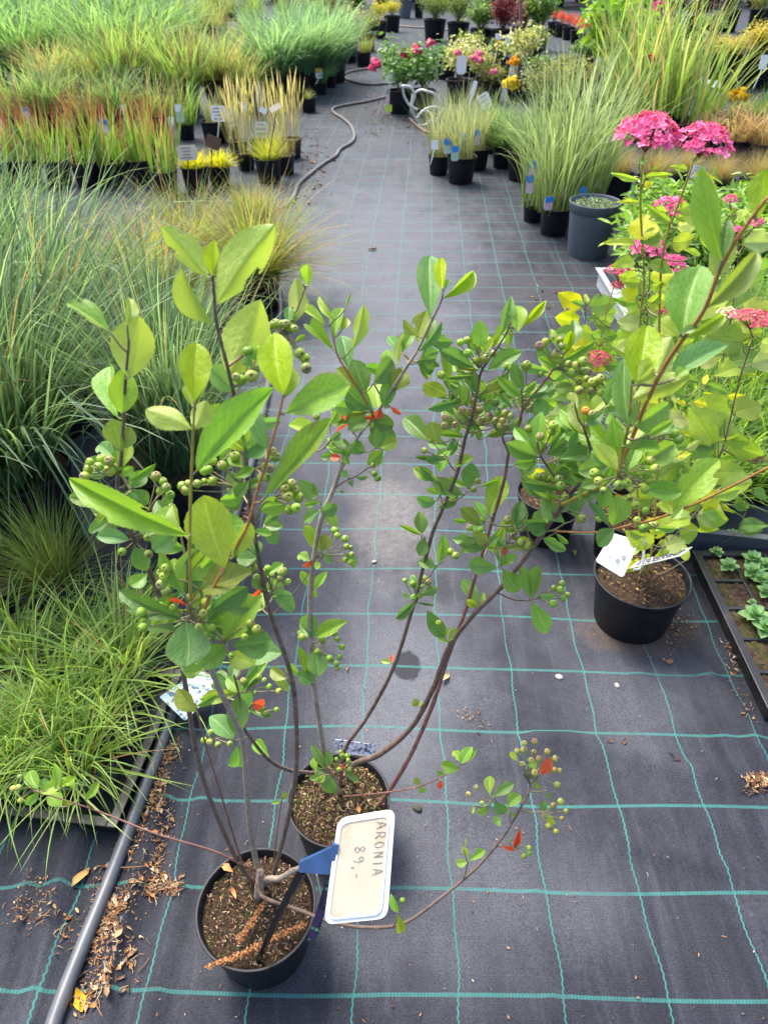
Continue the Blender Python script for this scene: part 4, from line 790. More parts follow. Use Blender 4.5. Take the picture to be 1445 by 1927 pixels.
b2.B('T3', R2c, (1050, 330), [(1080, 255), (1118, 245), (1160, 250), (1130, 320), (1158, 340), (1058, 210)], .0118, blush=.75)
b2.L('T4', T7, (1120, 425, 1352, 308, 62, 'G', dict(k='n')), (1168, 335, 1222, 128, 85, 'D', dict(k='n')), (1120, 385, 1172, 218, 74, 'Y', dict(k='n')), (1062, 330, 1040, 195, 48, 'L', dict(k='n')), (1080, 475, 945, 405, 66, 'G'), (1022, 505, 838, 428, 72, 'B', dict(k='n')), (1060, 562, 1145, 485, 66, 'G'), (1062, 572, 1235, 572, 32, 'G', dict(k='l')))
b2.L('T4d', T7, (835, 660, 665, 548, 72, 'G', dict(k='n')), (845, 625, 775, 440, 85, 'D', dict(k='n')), (850, 642, 948, 575, 48, 'G'), (875, 672, 1012, 648, 38, 'D'), (840, 620, 835, 560, 28, 'Y', dict(k='l')))
b2.B('T4', T7, (1040, 440), [(1000, 300), (1050, 275), (1100, 290), (1110, 330), (960, 330), (1070, 385), (1088, 423)], .0118, blush=.85)
b2.B('T4', T7, (1070, 470), [(1153, 450), (1205, 465), (1185, 507), (1235, 500), (1275, 505), (1275, 550), (1225, 575), (1225, 628), (1300, 632), (1250, 435)], .0118, blush=.6)
b2.B('T3', T7, (1330, 640), [(1370, 550), (1340, 570), (1315, 575), (1380, 600), (1375, 640)], .0112, blush=.3)
b2.B('T4d', T7, (870, 600), [(965, 520), (870, 460)], .0112, blush=.2, c=(.13, .2, .02))
b2.L('T3c', T7, (950, 1085, 702, 965, 122, 'D', dict(k='n')), (930, 1010, 760, 885, 85, 'G', dict(k='n')), (960, 1045, 938, 785, 125, 'G', dict(k='n')), (1010, 1065, 1165, 955, 115, 'D', dict(k='n')), (960, 1075, 960, 985, 105, 'O'), (1022, 1005, 1155, 858, 52, 'G'), (1040, 1235, 1155, 1158, 105, 'D', dict(k='n')), (1100, 1305, 848, 1228, 76, 'D', dict(k='n')), (1090, 1375, 878, 1258, 74, 'G', dict(k='n')), (1080, 1450, 955, 1368, 62, 'D'))
b2.B('T3c', T7, (985, 1050), [(880, 890), (962, 945), (1045, 915), (1050, 870)], .0115, blush=.55)
b2.B('T3c', T7, (1030, 1330), [(945, 1215), (985, 1215), (1010, 1240), (1130, 1355), (1100, 1280), (1090, 1240)], .0115, c=(.17, .25, .02), blush=.2)
b2.L('T3', C5, (560, 1115, 402, 965, 105, 'G', dict(k='n')), (660, 1185, 500, 1010, 135, 'G', dict(k='n')), (530, 1110, 462, 900, 74, 'O'), (560, 1005, 652, 908, 84, 'L'), (590, 1212, 428, 1205, 78, 'D', dict(k='n')), (600, 1305, 512, 1438, 92, 'D', dict(k='n')), (480, 950, 455, 895, 50, 'O'), (540, 1060, 620, 1000, 70, 'D'), (640, 960, 660, 830, 60, 'D'))
b2.B('T3', C5, (580, 1060), [(567, 1005)], .011, blush=.8)
b2.B('T3', C5, (575, 1050), [(535, 988)], .010, c=(.75, .25, .02), blush=0)
b2.L('T3r', C5, (692, 1282, 582, 1148, 84, 'U', dict(k='n')), (672, 1335, 558, 1215, 74, 'G', dict(k='n')), (792, 855, 845, 545, 180, 'Y', dict(k='n', r=0, d=.1)), (785, 858, 850, 728, 96, 'U', dict(k='n', r=0)), (890, 810, 985, 603, 130, 'U', dict(k='n', r=20, y=.03)), (750, 1065, 712, 705, 105, 'D', dict(k='n', r=-10)), (762, 935, 1040, 815, 115, 'U', dict(k='n', r=15)), (775, 1062, 970, 958, 115, 'G', dict(k='n')), (960, 815, 1230, 618, 112, 'B', dict(k='n', y=.06)), (718, 1168, 898, 1068, 98, 'U', dict(k='n', r=-10)), (715, 1242, 668, 1045, 95, 'G', dict(k='n', y=.02)), (730, 1175, 912, 1162, 72, 'G', dict(k='n')), (740, 1295, 802, 1138, 74, 'G', dict(k='n')), (800, 1255, 1002, 1148, 115, 'G', dict(k='n', y=.03)), (798, 1372, 998, 1400, 100, 'G', dict(k='n')), (840, 1112, 985, 1035, 52, 'L'), (692, 1405, 690, 1562, 112, 'G', dict(k='n')), (800, 1310, 730, 1290, 25, 'G'), (980, 830, 1040, 770, 60, 'G'), (720, 1150, 650, 1000, 70, 'G', dict(y=.05)), (690, 1250, 640, 1360, 60, 'G', dict(y=.03)))
b2.B('T3r', C5, (700, 1320), [(600, 1340), (625, 1385), (700, 1360), (740, 1350), (855, 1240), (880, 1280), (838, 1300), (852, 1340), (830, 1380)], .0095, blush=.3)
b2.B('T3r', C5, (760, 1400), [(785, 1460), (835, 1487), (755, 1425), (580, 1300)], .0095, blush=.3)
b2.B('T8', C5, (760, 1560), [(790, 1535), (855, 1560), (880, 1560), (820, 1575)], .0098, blush=.3)
b2.B('T3r', C5, (850, 1130), [(980, 1100), (995, 1132)], .0098, blush=.4)
b2.B('T3', R8, (300, 300), [(430, 365), (340, 245), (525, 365)], .011, blush=.2)
b2.L('T3', R8, (258, 242, 108, 150, 84, 'D', dict(k='n')), (342, 388, 212, 252, 94, 'D', dict(k='n')), (400, 362, 422, 212, 96, 'D', dict(k='n')), (82, 432, 112, 272, 74, 'D', dict(k='n')), (128, 402, 240, 405, 84, 'D'), (8, 522, 182, 500, 44, 'O', dict(k='b')), (290, 440, 365, 508, 30, 'G', dict(k='l')), (300, 330, 360, 250, 60, 'D'), (20, 560, 75, 590, 40, 'G'))
b2.B('T3', R8, (60, 460), [(50, 415), (95, 410), (140, 410), (105, 490), (135, 510)], .0118, blush=.7)
b2.L('T8', R8, (610, 422, 515, 512, 92, 'D', dict(k='n')), (580, 400, 470, 265, 45, 'B', dict(k='l')), (930, 318, 1170, 38, 185, 'L', dict(k='b', r=-10)), (1135, 248, 1305, 210, 74, 'L', dict(k='n')), (1185, 195, 1350, 158, 120, 'U', dict(k='n', y=.04)), (830, 410, 955, 430, 40, 'G'), (690, 430, 770, 470, 50, 'L'), (985, 300, 920, 370, 50, 'L'))
b2.L('R2', C5, (1020, 615, 1105, 207, 215, 'G', dict(k='n', r=-8, d=.1)), (1130, 480, 1450, 190, 118, 'O', dict(k='n', r=20)), (1030, 625, 1252, 500, 64, 'L', dict(k='n')), (1010, 600, 1100, 560, 40, 'D'))
b2.L('R2', X6, (1120, 725, 940, 92, 175, 'G', dict(k='n', r=-15)), (1122, 705, 1185, 385, 90, 'D', dict(k='n')), (1370, 430, 1440, 85, 165, 'Y', dict(k='n')))
b2.L('T9', R8, (150, 790, 130, 612, 78, 'D', dict(k='n')), (165, 795, 228, 620, 74, 'D', dict(k='n')), (160, 822, 240, 972, 98, 'G', dict(k='n', r=5)), (200, 782, 285, 795, 42, 'B'))
b2.B('T9', R8, (185, 800), [(280, 742), (315, 752), (325, 720), (355, 780), (330, 798), (275, 828)], .0115, blush=.2)
b2.L('T5', S6c, (320, 468, 292, 405, 44, 'O', dict(k='n')), (325, 475, 358, 512, 52, 'G', dict(k='n')), (470, 430, 455, 490, 42, 'R', dict(k='n')), (490, 398, 438, 368, 32, 'G', dict(k='n')), (592, 352, 468, 330, 86, 'G', dict(k='n')), (600, 300, 552, 225, 58, 'L', dict(k='b')), (605, 320, 668, 195, 78, 'G', dict(k='n')), (665, 300, 712, 215, 22, 'G', dict(k='l')))
b2.L('T6', C7, (120, 850, -55, 880, 62, 'L', dict(k='n')), (125, 862, 108, 1042, 96, 'D', dict(k='n')), (95, 1065, -12, 948, 92, 'B', dict(k='n')), (110, 1092, 115, 1218, 86, 'D', dict(k='n')), (180, 900, 238, 915, 55, 'R', dict(k='n')), (190, 930, 265, 960, 36, 'D'), (260, 1150, 192, 1065, 56, 'G', dict(k='f')), (155, 690, 290, 660, 120, 'D'), (130, 850, 60, 780, 60, 'G'), (140, 840, 250, 700, 50, 'G'), (150, 850, 200, 720, 60, 'D'))
b2.B('T6', C7, (135, 855), [(140, 800), (210, 780), (235, 795), (255, 825), (300, 845), (195, 850)], .0105, blush=.3)
b2.B('T6', C7, (200, 940), [(240, 945), (290, 930)], .0105, blush=.2)
b2.B('T6', R6, (1170, 1560), [(1145, 1525), (1110, 1570), (1140, 1580), (1185, 1595), (1250, 1590)], .0105, blush=.2)
b2.L('T7', P2c, (845, 205, 785, 82, 52, 'D', dict(k='n')), (868, 205, 880, 112, 48, 'D', dict(k='n')), (800, 218, 780, 145, 44, 'G', dict(k='n')), (882, 242, 880, 372, 92, 'D', dict(k='n')), (850, 235, 788, 215, 44, 'D'), (855, 245, 808, 295, 38, 'L'), (965, 220, 1052, 268, 38, 'D'), (825, 252, 765, 275, 38, 'D'), (940, 215, 905, 180, 24, 'O'), (955, 225, 945, 180, 26, 'R'))
b2.B('T7', P2c, (905, 215), [(945, 110), (920, 155), (955, 135), (990, 160), (1000, 175), (935, 215), (1000, 215), (985, 135)], .0105, blush=.2)
rosettes(b2, 'T1', 10, .5, .86, (26, 46)); rosettes(b2, 'T2', 14, .45, .9, (26, 48)); rosettes(b2, 'T4', 10, .55, .95, (26, 46)); rosettes(b2, 'T3', 10, .55, 1., (30, 52)); rosettes(b2, 'T3r', 6, .2, .7, (36, 66)); rosettes(b2, 'T3c', 4, .2, 1., (30, 50)); rosettes(b2, 'T6', 3, .7, 1., (26, 44)); rosettes(b2, 'T4d', 3, .2, 1., (26, 44))
b2.build()
# ------------------------------------------------------------------ pink hydrangeas with lime leaves
LC.update({'l': (.30, .43, .045), 'y': (.46, .52, .015), 'p': (.34, .44, .14), 'g': (.15, .28, .05)})
def head_mesh(name, seed, n=170, pal=((.78, .13, .34), (.85, .24, .45), (.66, .08, .24)), sz=.17):
    r = np.random.default_rng(seed); mb = MB(); lump = r.uniform(0, 6, 4)
    for i in range(n):
        a = r.uniform(0, 2 * np.pi); q = math.sqrt(r.uniform(0, 1)); rr = q * (1 + .10 * math.sin(3 * a + lump[0]) + .06 * math.sin(7 * a + lump[1]))
        z = .62 * (1 - q ** 2.3) + .05 * math.sin(a * 5 + q * 9 + lump[2]) + r.normal(0, .03)
        p = np.array([rr * math.cos(a), rr * math.sin(a), z]); nrm = np.array([.8 * q * math.cos(a), .8 * q * math.sin(a), .75]) + r.normal(0, .28, 3); nrm /= np.linalg.norm(nrm)
        u = np.cross(nrm, r.normal(0, 1, 3)); u /= np.linalg.norm(u); v = np.cross(nrm, u); c = np.array(pal[r.integers(len(pal))]) * r.uniform(.75, 1.2); s = sz * r.uniform(.6, 1.15)
        for k in range(4):
            t = k * math.pi / 2; d = u * math.cos(t) + v * math.sin(t); e = -u * math.sin(t) + v * math.cos(t)
            mb.add([p, p + d * s * .55 + e * s * .42 + nrm * .02, p + d * s + nrm * .045, p + d * s * .55 - e * s * .42 + nrm * .02], [[0, 1, 2, 3]], np.clip(c, 0, 1))
    for i in range(16):
        a = r.uniform(0, 6.28); q = r.uniform(.2, .9); e = (q * math.cos(a), q * math.sin(a), .56 * (1 - q ** 2.3))
        tube(mb, smooth_path([(0, 0, -.5), (e[0] * .45, e[1] * .45, -.12), e], 3), .022, .014, 4, np.array((.30, .16, .10)))
    return mb.mesh(name, 'petal')
HEADS = {'pink': [head_mesh('flower_head', i) for i in range(3)], 'rose': [head_mesh('flower_head_rose', 9 + i, 210, ((.66, .10, .20), (.72, .17, .24), (.58, .12, .16)), .13) for i in range(2)], 'old': [head_mesh('flower_head_faded', 19, 120, ((.42, .20, .15), (.5, .3, .2), (.36, .14, .13)), .16)], 'cream': [head_mesh('flower_head_cream', 29, 150, ((.75, .70, .48), (.66, .64, .38), (.8, .76, .6)), .2)]}
def bush_head(b, key, x, y, w, h, kind='pink', dy=0.):
    i, d = b.near(key, x, y + h * .5); st = b.stems[key]; sp = Vector(st['path'][i]); c = A(x, y, sp.y + dy - .07); t = depth(c); r_ = w * .5 * t / F
    hz = min(r_ * 1.05, max(.45 * r_, h * t / F * .85))
    c = c - Vector((0, 0, hz * .25))
    tube(st['mb'], smooth_path([sp, (sp + c) / 2 + Vector((0, 0, -.01)), c - Vector((0, 0, hz * .5))], 4), .0022, .0018, 6)
    b.heads = getattr(b, 'heads', []) + [(random.choice(HEADS[kind]), c, r_, hz)]
def bush_finish(b):
    b.build()
    for me, c, r_, hz in getattr(b, 'heads', []):
        o = inst('flower_head', me, b.root, c - b.o, (r_, r_, hz), random.uniform(0, 6)); o.rotation_euler = (random.uniform(-.2, .2), random.uniform(-.2, .2), random.uniform(0, 6))
HX = crop(1150, 700, 4.898)
ha = Bush('hydrangea', 'tall hydrangea with two big pink heads, in the pot holding two white tags', 1209, 1085, 180, .175, (1209, 1082), 100)
ha.stem('A', [(1215, 1085, None), (1203, 980, 1.54), (1196, 850, 1.52), (1200, 720, 1.50), (1204, 609, 1.48), (1212, 526, 1.47), (1208, 449, 1.46), (1205, 380, 1.45), (1209, 300, 1.44), (1216, 265, 1.44)], .004, .0022, 'shoot')
ha.stem('B', [(1222, 1080, None), (1232, 960, 1.53), (1240, 800, 1.50), (1240, 700, 1.48), (1241, 566, 1.46), (1246, 486, 1.45), (1257, 433, 1.44), (1273, 393, 1.43), (1292, 340, 1.42), (1306, 300, 1.42), (1315, 285, 1.42)], .004, .0022, 'shoot')
ha.stem('C', [(1200, 1085, None), (1235, 1045, 1.52), (1290, 985, 1.50), (1340, 930, 1.48)], .003, .0016, 'pedicel')
def fill(b, key, n, lo=.2, hi=1., cols='lllyppgg', px=(28, 56)):
    st = b.stems[key]; m = len(st['px'])
    for i in range(n):
        k = int((m - 1) * random.uniform(lo, hi)); x, y = st['px'][k]
        for sg in (-1, 1):
            L_ = random.uniform(*px); a = random.uniform(-.5, .9); pl = random.uniform(8, 22); bx, by = x + sg * pl * math.cos(a), y - pl * math.sin(a)
            b.L(key, ID, (bx, by, bx + sg * L_ * math.cos(a), by - L_ * math.sin(a) * .7 + 8, L_ * random.uniform(.55, .95), random.choice(cols), dict(y=random.uniform(-.03, .05), d=random.uniform(-.5, .6))))
bush_head(ha, 'A', 1222, 240, 118, 68); bush_head(ha, 'B', 1326, 257, 112, 58)
ha.L('A', X6, (550, 562, 580, 372, 205, 'y', dict(r=0)), (640, 560, 690, 480, 80, 'l', dict(y=.03)), (498, 592, 272, 572, 60, 'l'), (522, 140, 328, 98, 45, 'l'), (582, 120, 778, 100, 50, 'l'), (575, 190, 620, 160, 60, 'y'), (535, 20, 590, -10, 60, 'g'), (520, 300, 385, 295, 40, 'l'), (540, 1060, 600, 1050, 20, 'l'))
ha.L('B', X6, (745, 435, 572, 320, 62, 'l'), (800, 412, 975, 370, 82, 'l'), (700, 875, 690, 722, 150, 'y', dict(r=0)), (872, 70, 765, 40, 48, 'l'), (915, 15, 945, -20, 40, 'g'), (962, 675, 845, 622, 42, 'l'), (690, 1002, 608, 990, 55, 'l'), (930, 100, 1080, 125, 40, 'y', dict(y=.03)))
ha.L('B', HX, (690, 300, 592, 258, 55, 'y'), (770, 282, 898, 310, 72, 'y'), (632, 402, 538, 378, 95, 'y'), (690, 222, 545, 178, 95, 'g'), (862, 110, 880, 10, 55, 'y'), (580, 782, 742, 738, 78, 'y'), (700, 700, 830, 640, 80, 'p'), (540, 1290, 398, 1195, 66, 'l'), (620, 1290, 535, 1372, 95, 'l'), (440, 1050, 560, 1120, 90, 'l'))
ha.L('C', HX, (870, 1292, 1042, 1372, 95, 'g'), (800, 1462, 1005, 1438, 64, 'y'), (500, 1400, 590, 1280, 80, 'l'), (450, 1420, 380, 1500, 90, 'l'))
ha.L('A', R8, (690, 555, 760, 505, 50, 'l'), (850, 500, 920, 480, 40, 'l'), (800, 560, 740, 640, 40, 'l'), (1000, 590, 990, 500, 50, 'l'))
fill(ha, 'A', 7, .25, .7); fill(ha, 'B', 7, .2, .7); fill(ha, 'C', 6, px=(40, 70), cols='llpyg')
bush_finish(ha)
hb = Bush('hydrangea', 'shorter hydrangea with two rose heads, in the black pot behind the tagged one', 1036, 930, 126, .17, (1036, 926), 100)
hb.stem('A', [(1040, 915, None), (1062, 820, 1.93), (1085, 740, 1.93), (1110, 690, 1.93), (1127, 680, 1.93)], .003, .0018, 'pedicel')
hb.stem('B', [(1048, 920, None), (1085, 830, 1.92), (1118, 720, 1.91), (1130, 640, 1.90), (1148, 560, 1.90), (1163, 525, 1.90)], .003, .0018, 'shoot')
hb.stem('C', [(1035, 930, None), (1060, 800, 1.95), (1090, 690, 1.95), (1100, 620, 1.95), (1102, 565, 1.95)], .003, .0014, 'bark')
bush_head(hb, 'A', 1129, 672, 46, 34, 'rose'); bush_head(hb, 'B', 1166, 508, 52, 30, 'rose'); bush_head(hb, 'B', 1168, 532, 34, 16, 'rose')
hb.L('C', X6, (330, 1182, 216, 1160, 75, 'g'), (280, 1062, 165, 1008, 42, 'l'), (165, 1012, 155, 938, 38, 'l'), (170, 1032, 265, 972, 42, 'g'), (140, 1022, 58, 1000, 42, 'g'), (240, 1120, 170, 1120, 50, 'g'))
hb.L('B', X6, (510, 1012, 348, 990, 66, 'g'), (500, 922, 512, 815, 115, 'g'), (452, 1252, 395, 1185, 62, 'l'), (440, 1372, 358, 1278, 85, 'l'), (420, 930, 480, 960, 50, 'l'), (330, 1260, 250, 1220, 60, 'g'), (400, 1320, 290, 1300, 60, 'p'), (240, 1400, 300, 1440, 60, 'l'))
hb.L('A', C5, (400, 1062, 362, 1008, 85, 'l'), (380, 1300, 462, 1238, 95, 'l'), (480, 1282, 535, 1250, 62, 'l'), (330, 1292, 245, 1322, 55, 'y'), (350, 1060, 430, 1020, 60, 'l'), (300, 970, 305, 930, 30, 'l'), (420, 900, 350, 915, 40, 'p'), (460, 1000, 520, 960, 60, 'l'))
fill(hb, 'A', 6, .25, .7); fill(hb, 'B', 7, .25, .7); fill(hb, 'C', 8, .3, 1., 'lggy', (30, 60))
bush_finish(hb)
hc = Bush('hydrangea', 'hydrangea with several pink heads, in the bark-topped black pot between the other two', 1195, 965, 150, .18, (1195, 962), 100)
hc.stem('A', [(1190, 955, None), (1200, 800, 1.84), (1215, 640, 1.84), (1222, 520, 1.84), (1223, 480, 1.84)], .003, .0018, 'pedicel')
hc.stem('B', [(1200, 960, None), (1245, 800, 1.86), (1262, 640, 1.88), (1264, 520, 1.90), (1266, 420, 1.90)], .003, .0018, 'pedicel')
hc.stem('C', [(1210, 960, None), (1300, 910, 1.80), (1353, 860, 1.76), (1390, 720, 1.70), (1417, 634, 1.66)], .0034, .002, 'redbark')
hc.stem('D', [(1215, 965, None), (1310, 860, 1.84), (1345, 740, 1.86), (1372, 620, 1.88), (1385, 520, 1.9), (1390, 450, 1.9)], .003, .0016, 'redbark')
bush_head(hc, 'A', 1222, 460, 66, 36); bush_head(hc, 'B', 1267, 385, 66, 34); bush_head(hc, 'B', 1266, 492, 54, 28); bush_head(hc, 'C', 1418, 597, 88, 36, 'rose'); bush_head(hc, 'D', 1336, 428, 30, 22, dy=.1)
bush_head(hc, 'D', 1388, 430, 22, 20); bush_head(hc, 'D', 1376, 372, 26, 34, dy=.1); bush_head(hc, 'D', 1402, 520, 36, 18); bush_head(hc, 'D', 1424, 415, 28, 16); bush_head(hc, 'C', 1425, 863, 32, 18, 'old', .1); bush_head(hc, 'D', 1369, 585, 34, 18, 'cream', -.05); bush_head(hc, 'A', 1244, 585, 26, 14, 'rose')
hc.L('C', HX, (930, 655, 708, 328, 235, 'l', dict(r=0)), (960, 642, 645, 548, 85, 'y', dict(y=.02)), (992, 632, 1255, 600, 66, 'l'), (1002, 792, 1450, 635, 70, 'l', dict(r=30)), (1120, 1062, 1180, 868, 250, 'p', dict(r=0)), (990, 880, 1050, 810, 60, 'y'), (1320, 1092, 1450, 1165, 95, 'g'), (1140, 1222, 1262, 1228, 105, 'g'), (1000, 1202, 1155, 1332, 44, 'l'), (1190, 1425, 1450, 1395, 135, 'g'), (1270, 1000, 1120, 1080, 60, 'l'))
hc.L('D', HX, (900, 112, 1085, 205, 95, 'g'), (850, 192, 1035, 242, 44, 'y'), (1110, 12, 1345, 20, 55, 'y'), (1080, 222, 1235, 222, 66, 'y'), (660, 560, 600, 640, 80, 'p'), (760, 640, 690, 680, 60, 'p'), (1060, 230, 990, 330, 40, 'l'))
hc.L('D', X6, (1240, 1342, 1055, 1385, 66, 'g'), (1290, 1505, 1290, 1378, 200, 'g'), (1330, 1242, 1235, 1290, 40, 'l'), (1362, 1252, 1425, 1312, 30, 'l'), (1200, 850, 1280, 800, 60, 'l'), (1280, 350, 1240, 420, 70, 'l'), (1160, 400, 1260, 360, 80, 'g'))
hc.L('C', R8, (1240, 482, 1055, 425, 44, 'y'), (1150, 512, 1182, 632, 78, 'g'), (1290, 425, 1450, 398, 80, 'g'), (1330, 310, 1270, 265, 60, 'g'))
fill(hc, 'A', 7, .2, .6); fill(hc, 'B', 7, .2, .55); fill(hc, 'C', 12, .1, 1., 'lllpgg', (36, 76)); fill(hc, 'D', 12, .1, 1., 'lllppgg', (34, 70))
bush_finish(hc)

# ------------------------------------------------------------------ potted grasses and shrubs
def row(items, kind, cat, group, **kw):
    out = []
    for x, y, wp, yt, lab in items: out.append(potted(x, y, wp, yt, kind, lab, cat=cat, group=group, **kw))
    return out
# left, along the path, far to near
GR = 'big pots of tall green grass behind the red-tipped grass'
ord_ = ['tallest green clump at the back corner', 'second clump', 'third clump', 'fourth clump', 'fifth clump']
mg = []
k = 0
wd = ['first', 'second', 'third', 'fourth', 'fifth', 'sixth', 'seventh', 'eighth']
for ri, (yb, xs, yt) in enumerate(((172, (-10, 55, 125, 200, 268), -12), (125, (0, 75, 150, 225, 300), -45), (85, (10, 95, 180, 265), -75))):
    for i, x in enumerate(xs):
        mg.append(potted(x, yb + (i % 2) * 5, 50 - 8 * ri, yt + 14 * (i % 3), 'mass_green', f'arching green grass, {wd[i]} from the frame edge in the {["front", "middle", "rear"][ri]} tall row', cat='potted grass', group=GR, spread=1.2, n=2 if ri == 0 else 1))
for i, (x, yb, w_, yt) in enumerate(((515, 192, 54, 30), (556, 184, 52, 14), (594, 172, 50, 6), (630, 156, 46, 8), (505, 150, 46, 10), (560, 140, 44, 0), (610, 128, 42, 2))):
    potted(x, yb, w_, yt, 'mass_blue', 'blue-green arching grass, ' + wd[i] + ' of the dense clump beside the hose bend', cat='potted grass', group='blue-green grasses by the hose bend', spread=1.15, n=2 if i < 4 else 1)
for i, (x, yb, w_, yt) in enumerate(((110, 212, 58, 70), (243, 218, 74, 28), (345, 222, 68, 34), (412, 205, 60, 50), (458, 210, 52, 80), (180, 205, 58, 55), (300, 200, 56, 45))):
    potted(x, yb, w_, yt, ('olive', 'upright', 'upright', 'olive', 'olive', 'olive', 'upright')[i], ('dusty olive grass in a black pot under cream plumes', 'upright green grass with purple-brown tips in a slate pot behind the red grass', 'tall yellow-green grass with purple-brown blades in the slate pot by the white tags', 'feathery olive grass between the purple-tipped grass and the tan reeds', 'low olive grass just behind the tan reeds', 'loose olive grass behind the cream plumes', 'upright green grass between the two slate pots')[i], cat='potted grass', mat=('black_pot', 'blue_pot', 'blue_pot', 'black_pot', 'black_pot', 'black_pot', 'black_pot')[i], group='olive and purple grasses in the second row', spread=1.3, n=2)
for i, (x, yb, w_, yt) in enumerate(((330, 60, 36, -40), (380, 62, 36, -30), (430, 58, 36, -30), (480, 58, 34, -30), (540, 62, 34, -25), (590, 70, 30, -20), (410, 90, 40, 20), (470, 96, 40, 25), (355, 120, 44, 40), (420, 140, 46, 55))):
    potted(x, yb, w_, yt, 'upright' if i < 6 else 'olive', f'yellow-green grass far back, {wd[i] if i < 8 else ["ninth", "tenth"][i - 8]} counting along the rear edge from the tall green row', cat='potted grass', group='yellow-green grasses at the rear of the bed', spread=1.25)
for x, yb, w_, yt, k_, l_ in ((30, 262, 50, 120, 'olive', 'dusty grass rising behind the frame-edge red grass'), (92, 258, 50, 105, 'arch_green', 'arching green grass between the red row and the cream plumes'), (158, 262, 50, 130, 'olive', 'dusty grass between the blue label and the plumes'), (225, 260, 50, 118, 'arch_green', 'arching green grass in front of the wide slate pot'), (295, 262, 48, 135, 'olive', 'dusty grass beside the young broad-bladed grass'), (362, 108, 42, 5, 'mass_green', 'green arching grass filling the gap beside the tall row'), (405, 84, 40, -20, 'olive', 'pale grass behind the beige far card'), (452, 122, 42, 35, 'olive', 'pale grass left of the blue-green clump'), (330, 92, 40, -25, 'upright', 'yellow-green grass right beside the tall green row'), (470, 82, 40, -20, 'upright', 'yellow-green grass over the blue-green clump'), (385, 160, 46, 62, 'upright', 'upright green grass behind the feathery olive one')):
    potted(x, yb, w_, yt, k_, l_, cat='potted grass', spread=1.15)
lab = ['half out of frame', 'behind the blue-green grass tips', 'third along the red row', 'in the middle of the red row', 'beside the blue label', 'before the gap in the red row', 'at the path end of the red row']
for i, (x, yb, w_, yt) in enumerate(((8, 352, 54, 205), (52, 350, 54, 188), (108, 350, 54, 195), (162, 354, 54, 185), (206, 352, 50, 172), (262, 348, 52, 178), (310, 369, 52, 195))):
    potted(x, yb, w_, yt, 'blood', 'red-tipped blood grass in a black pot, ' + lab[i], cat='potted grass', group='red-tipped grasses in a row', spread=1.0)
for i, (x, yb, w_, yt) in enumerate(((75, 310, 48, 200), (135, 308, 48, 190), (280, 312, 48, 190), (225, 335, 48, 230))):
    potted(x, yb, w_, yt, 'blood' if i < 3 else 'olive', ['red-tipped blood grass in the second line, nearer the frame edge', 'red-tipped blood grass in the second line, near the blue label', 'red-tipped blood grass in the second line, behind the gap', 'sparse olive grass standing in the gap of the red row'][i], cat='potted grass', group='red-tipped grasses in a row' if i < 3 else None, spread=.9)
potted(368, 363, 54, 276, 'gold', 'bright golden grass in a black pot with a card stuck in it', cat='potted grass', spread=1.15)
potted(412, 352, 46, 270, 'gold', 'second golden grass, beside the brown card', cat='potted grass', spread=1.15)
potted(505, 346, 52, 238, 'lime_tuft', 'spreading lime-yellow tuft in a black pot at the path edge', cat='potted grass', spread=1.1)
for i, (x, yb, w_, yt) in enumerate(((462, 322, 38, 140), (448, 300, 38, 135), (490, 300, 38, 140), (522, 305, 42, 145), (548, 300, 42, 135), (535, 330, 42, 165))):
    potted(x, yb, w_, yt, 'tan_reed', 'straw-coloured feather reed grass, ' + ['in the small pot next to the golden grass', 'behind the bluish spiky grass', 'behind the cream tag', 'behind the lime tuft', 'nearest the path in its clump', 'shorter one touching the lime tuft'][i], cat='potted grass', group='straw-coloured reed grasses', spread=1.0)
potted(402, 272, 48, 165, 'thin_grey', 'thin bluish spiky grass in a black pot with white tags', cat='potted grass')
potted(434, 272, 34, 190, 'thin_grey', 'small spiky grass squeezed beside the white-tagged pot', cat='potted grass')
potted(350, 264, 34, 150, 'upright', 'young broad-bladed green grass behind the golden grass', cat='potted grass')
for i, (x, yb, w_, yt) in enumerate(((581, 212, 30, 165), (604, 178, 24, 120), (622, 165, 24, 110), (684, 126, 30, 60))):
    potted(x, yb, w_, yt, ('olive', 'mass_blue', 'mass_blue', 'olive')[i], ['small black pot with a wispy grass on the path corner', 'slim black pot under the yellow-topped tag', 'slim black pot behind the yellow-topped tag', 'black pot of thin grass below the white plate sign'][i], cat='potted grass')
# near left
potted(45, 1085, 210, 335, 'blue_near', 'huge blue-green grass in a big black pot, half out of frame', cat='potted grass', Dm=.36, ratio=.92)
potted(330, 1030, 215, 440, 'blue_near', 'blue-green grass in a big black pot beside the grey pipe', cat='potted grass', Dm=.34, spread=.8)
potted(110, 830, 150, 265, 'blue_near', 'tall blue-green grass standing behind the big corner pot', cat='potted grass', Dm=.30)
potted(-60, 840, 150, 260, 'blue_near', 'blue-green grass mostly cut off by the frame', cat='potted grass', Dm=.30)
potted(320, 815, 140, 470, 'blue_near', 'shorter blue-green grass behind the pot next to the pipe', cat='potted grass', Dm=.28, spread=.9)
potted(30, 640, 120, 230, 'blue_near', 'blue-green grass at the rear of its group, below the red grass', cat='potted grass', Dm=.28, spread=.8)
potted(485, 592, 118, 360, 'carex_tan', 'tawny arching sedge in the black pot the pipe curves round', cat='potted grass', Dm=.26, spread=1.12)
potted(370, 560, 112, 352, 'carex_tan', 'tawny sedge by the cream cards', cat='potted grass', Dm=.26, spread=1.12)
potted(285, 640, 112, 400, 'carex_tan', 'greener tawny sedge between the blue-green grass and the pipe', cat='potted grass', Dm=.26, spread=1.2)
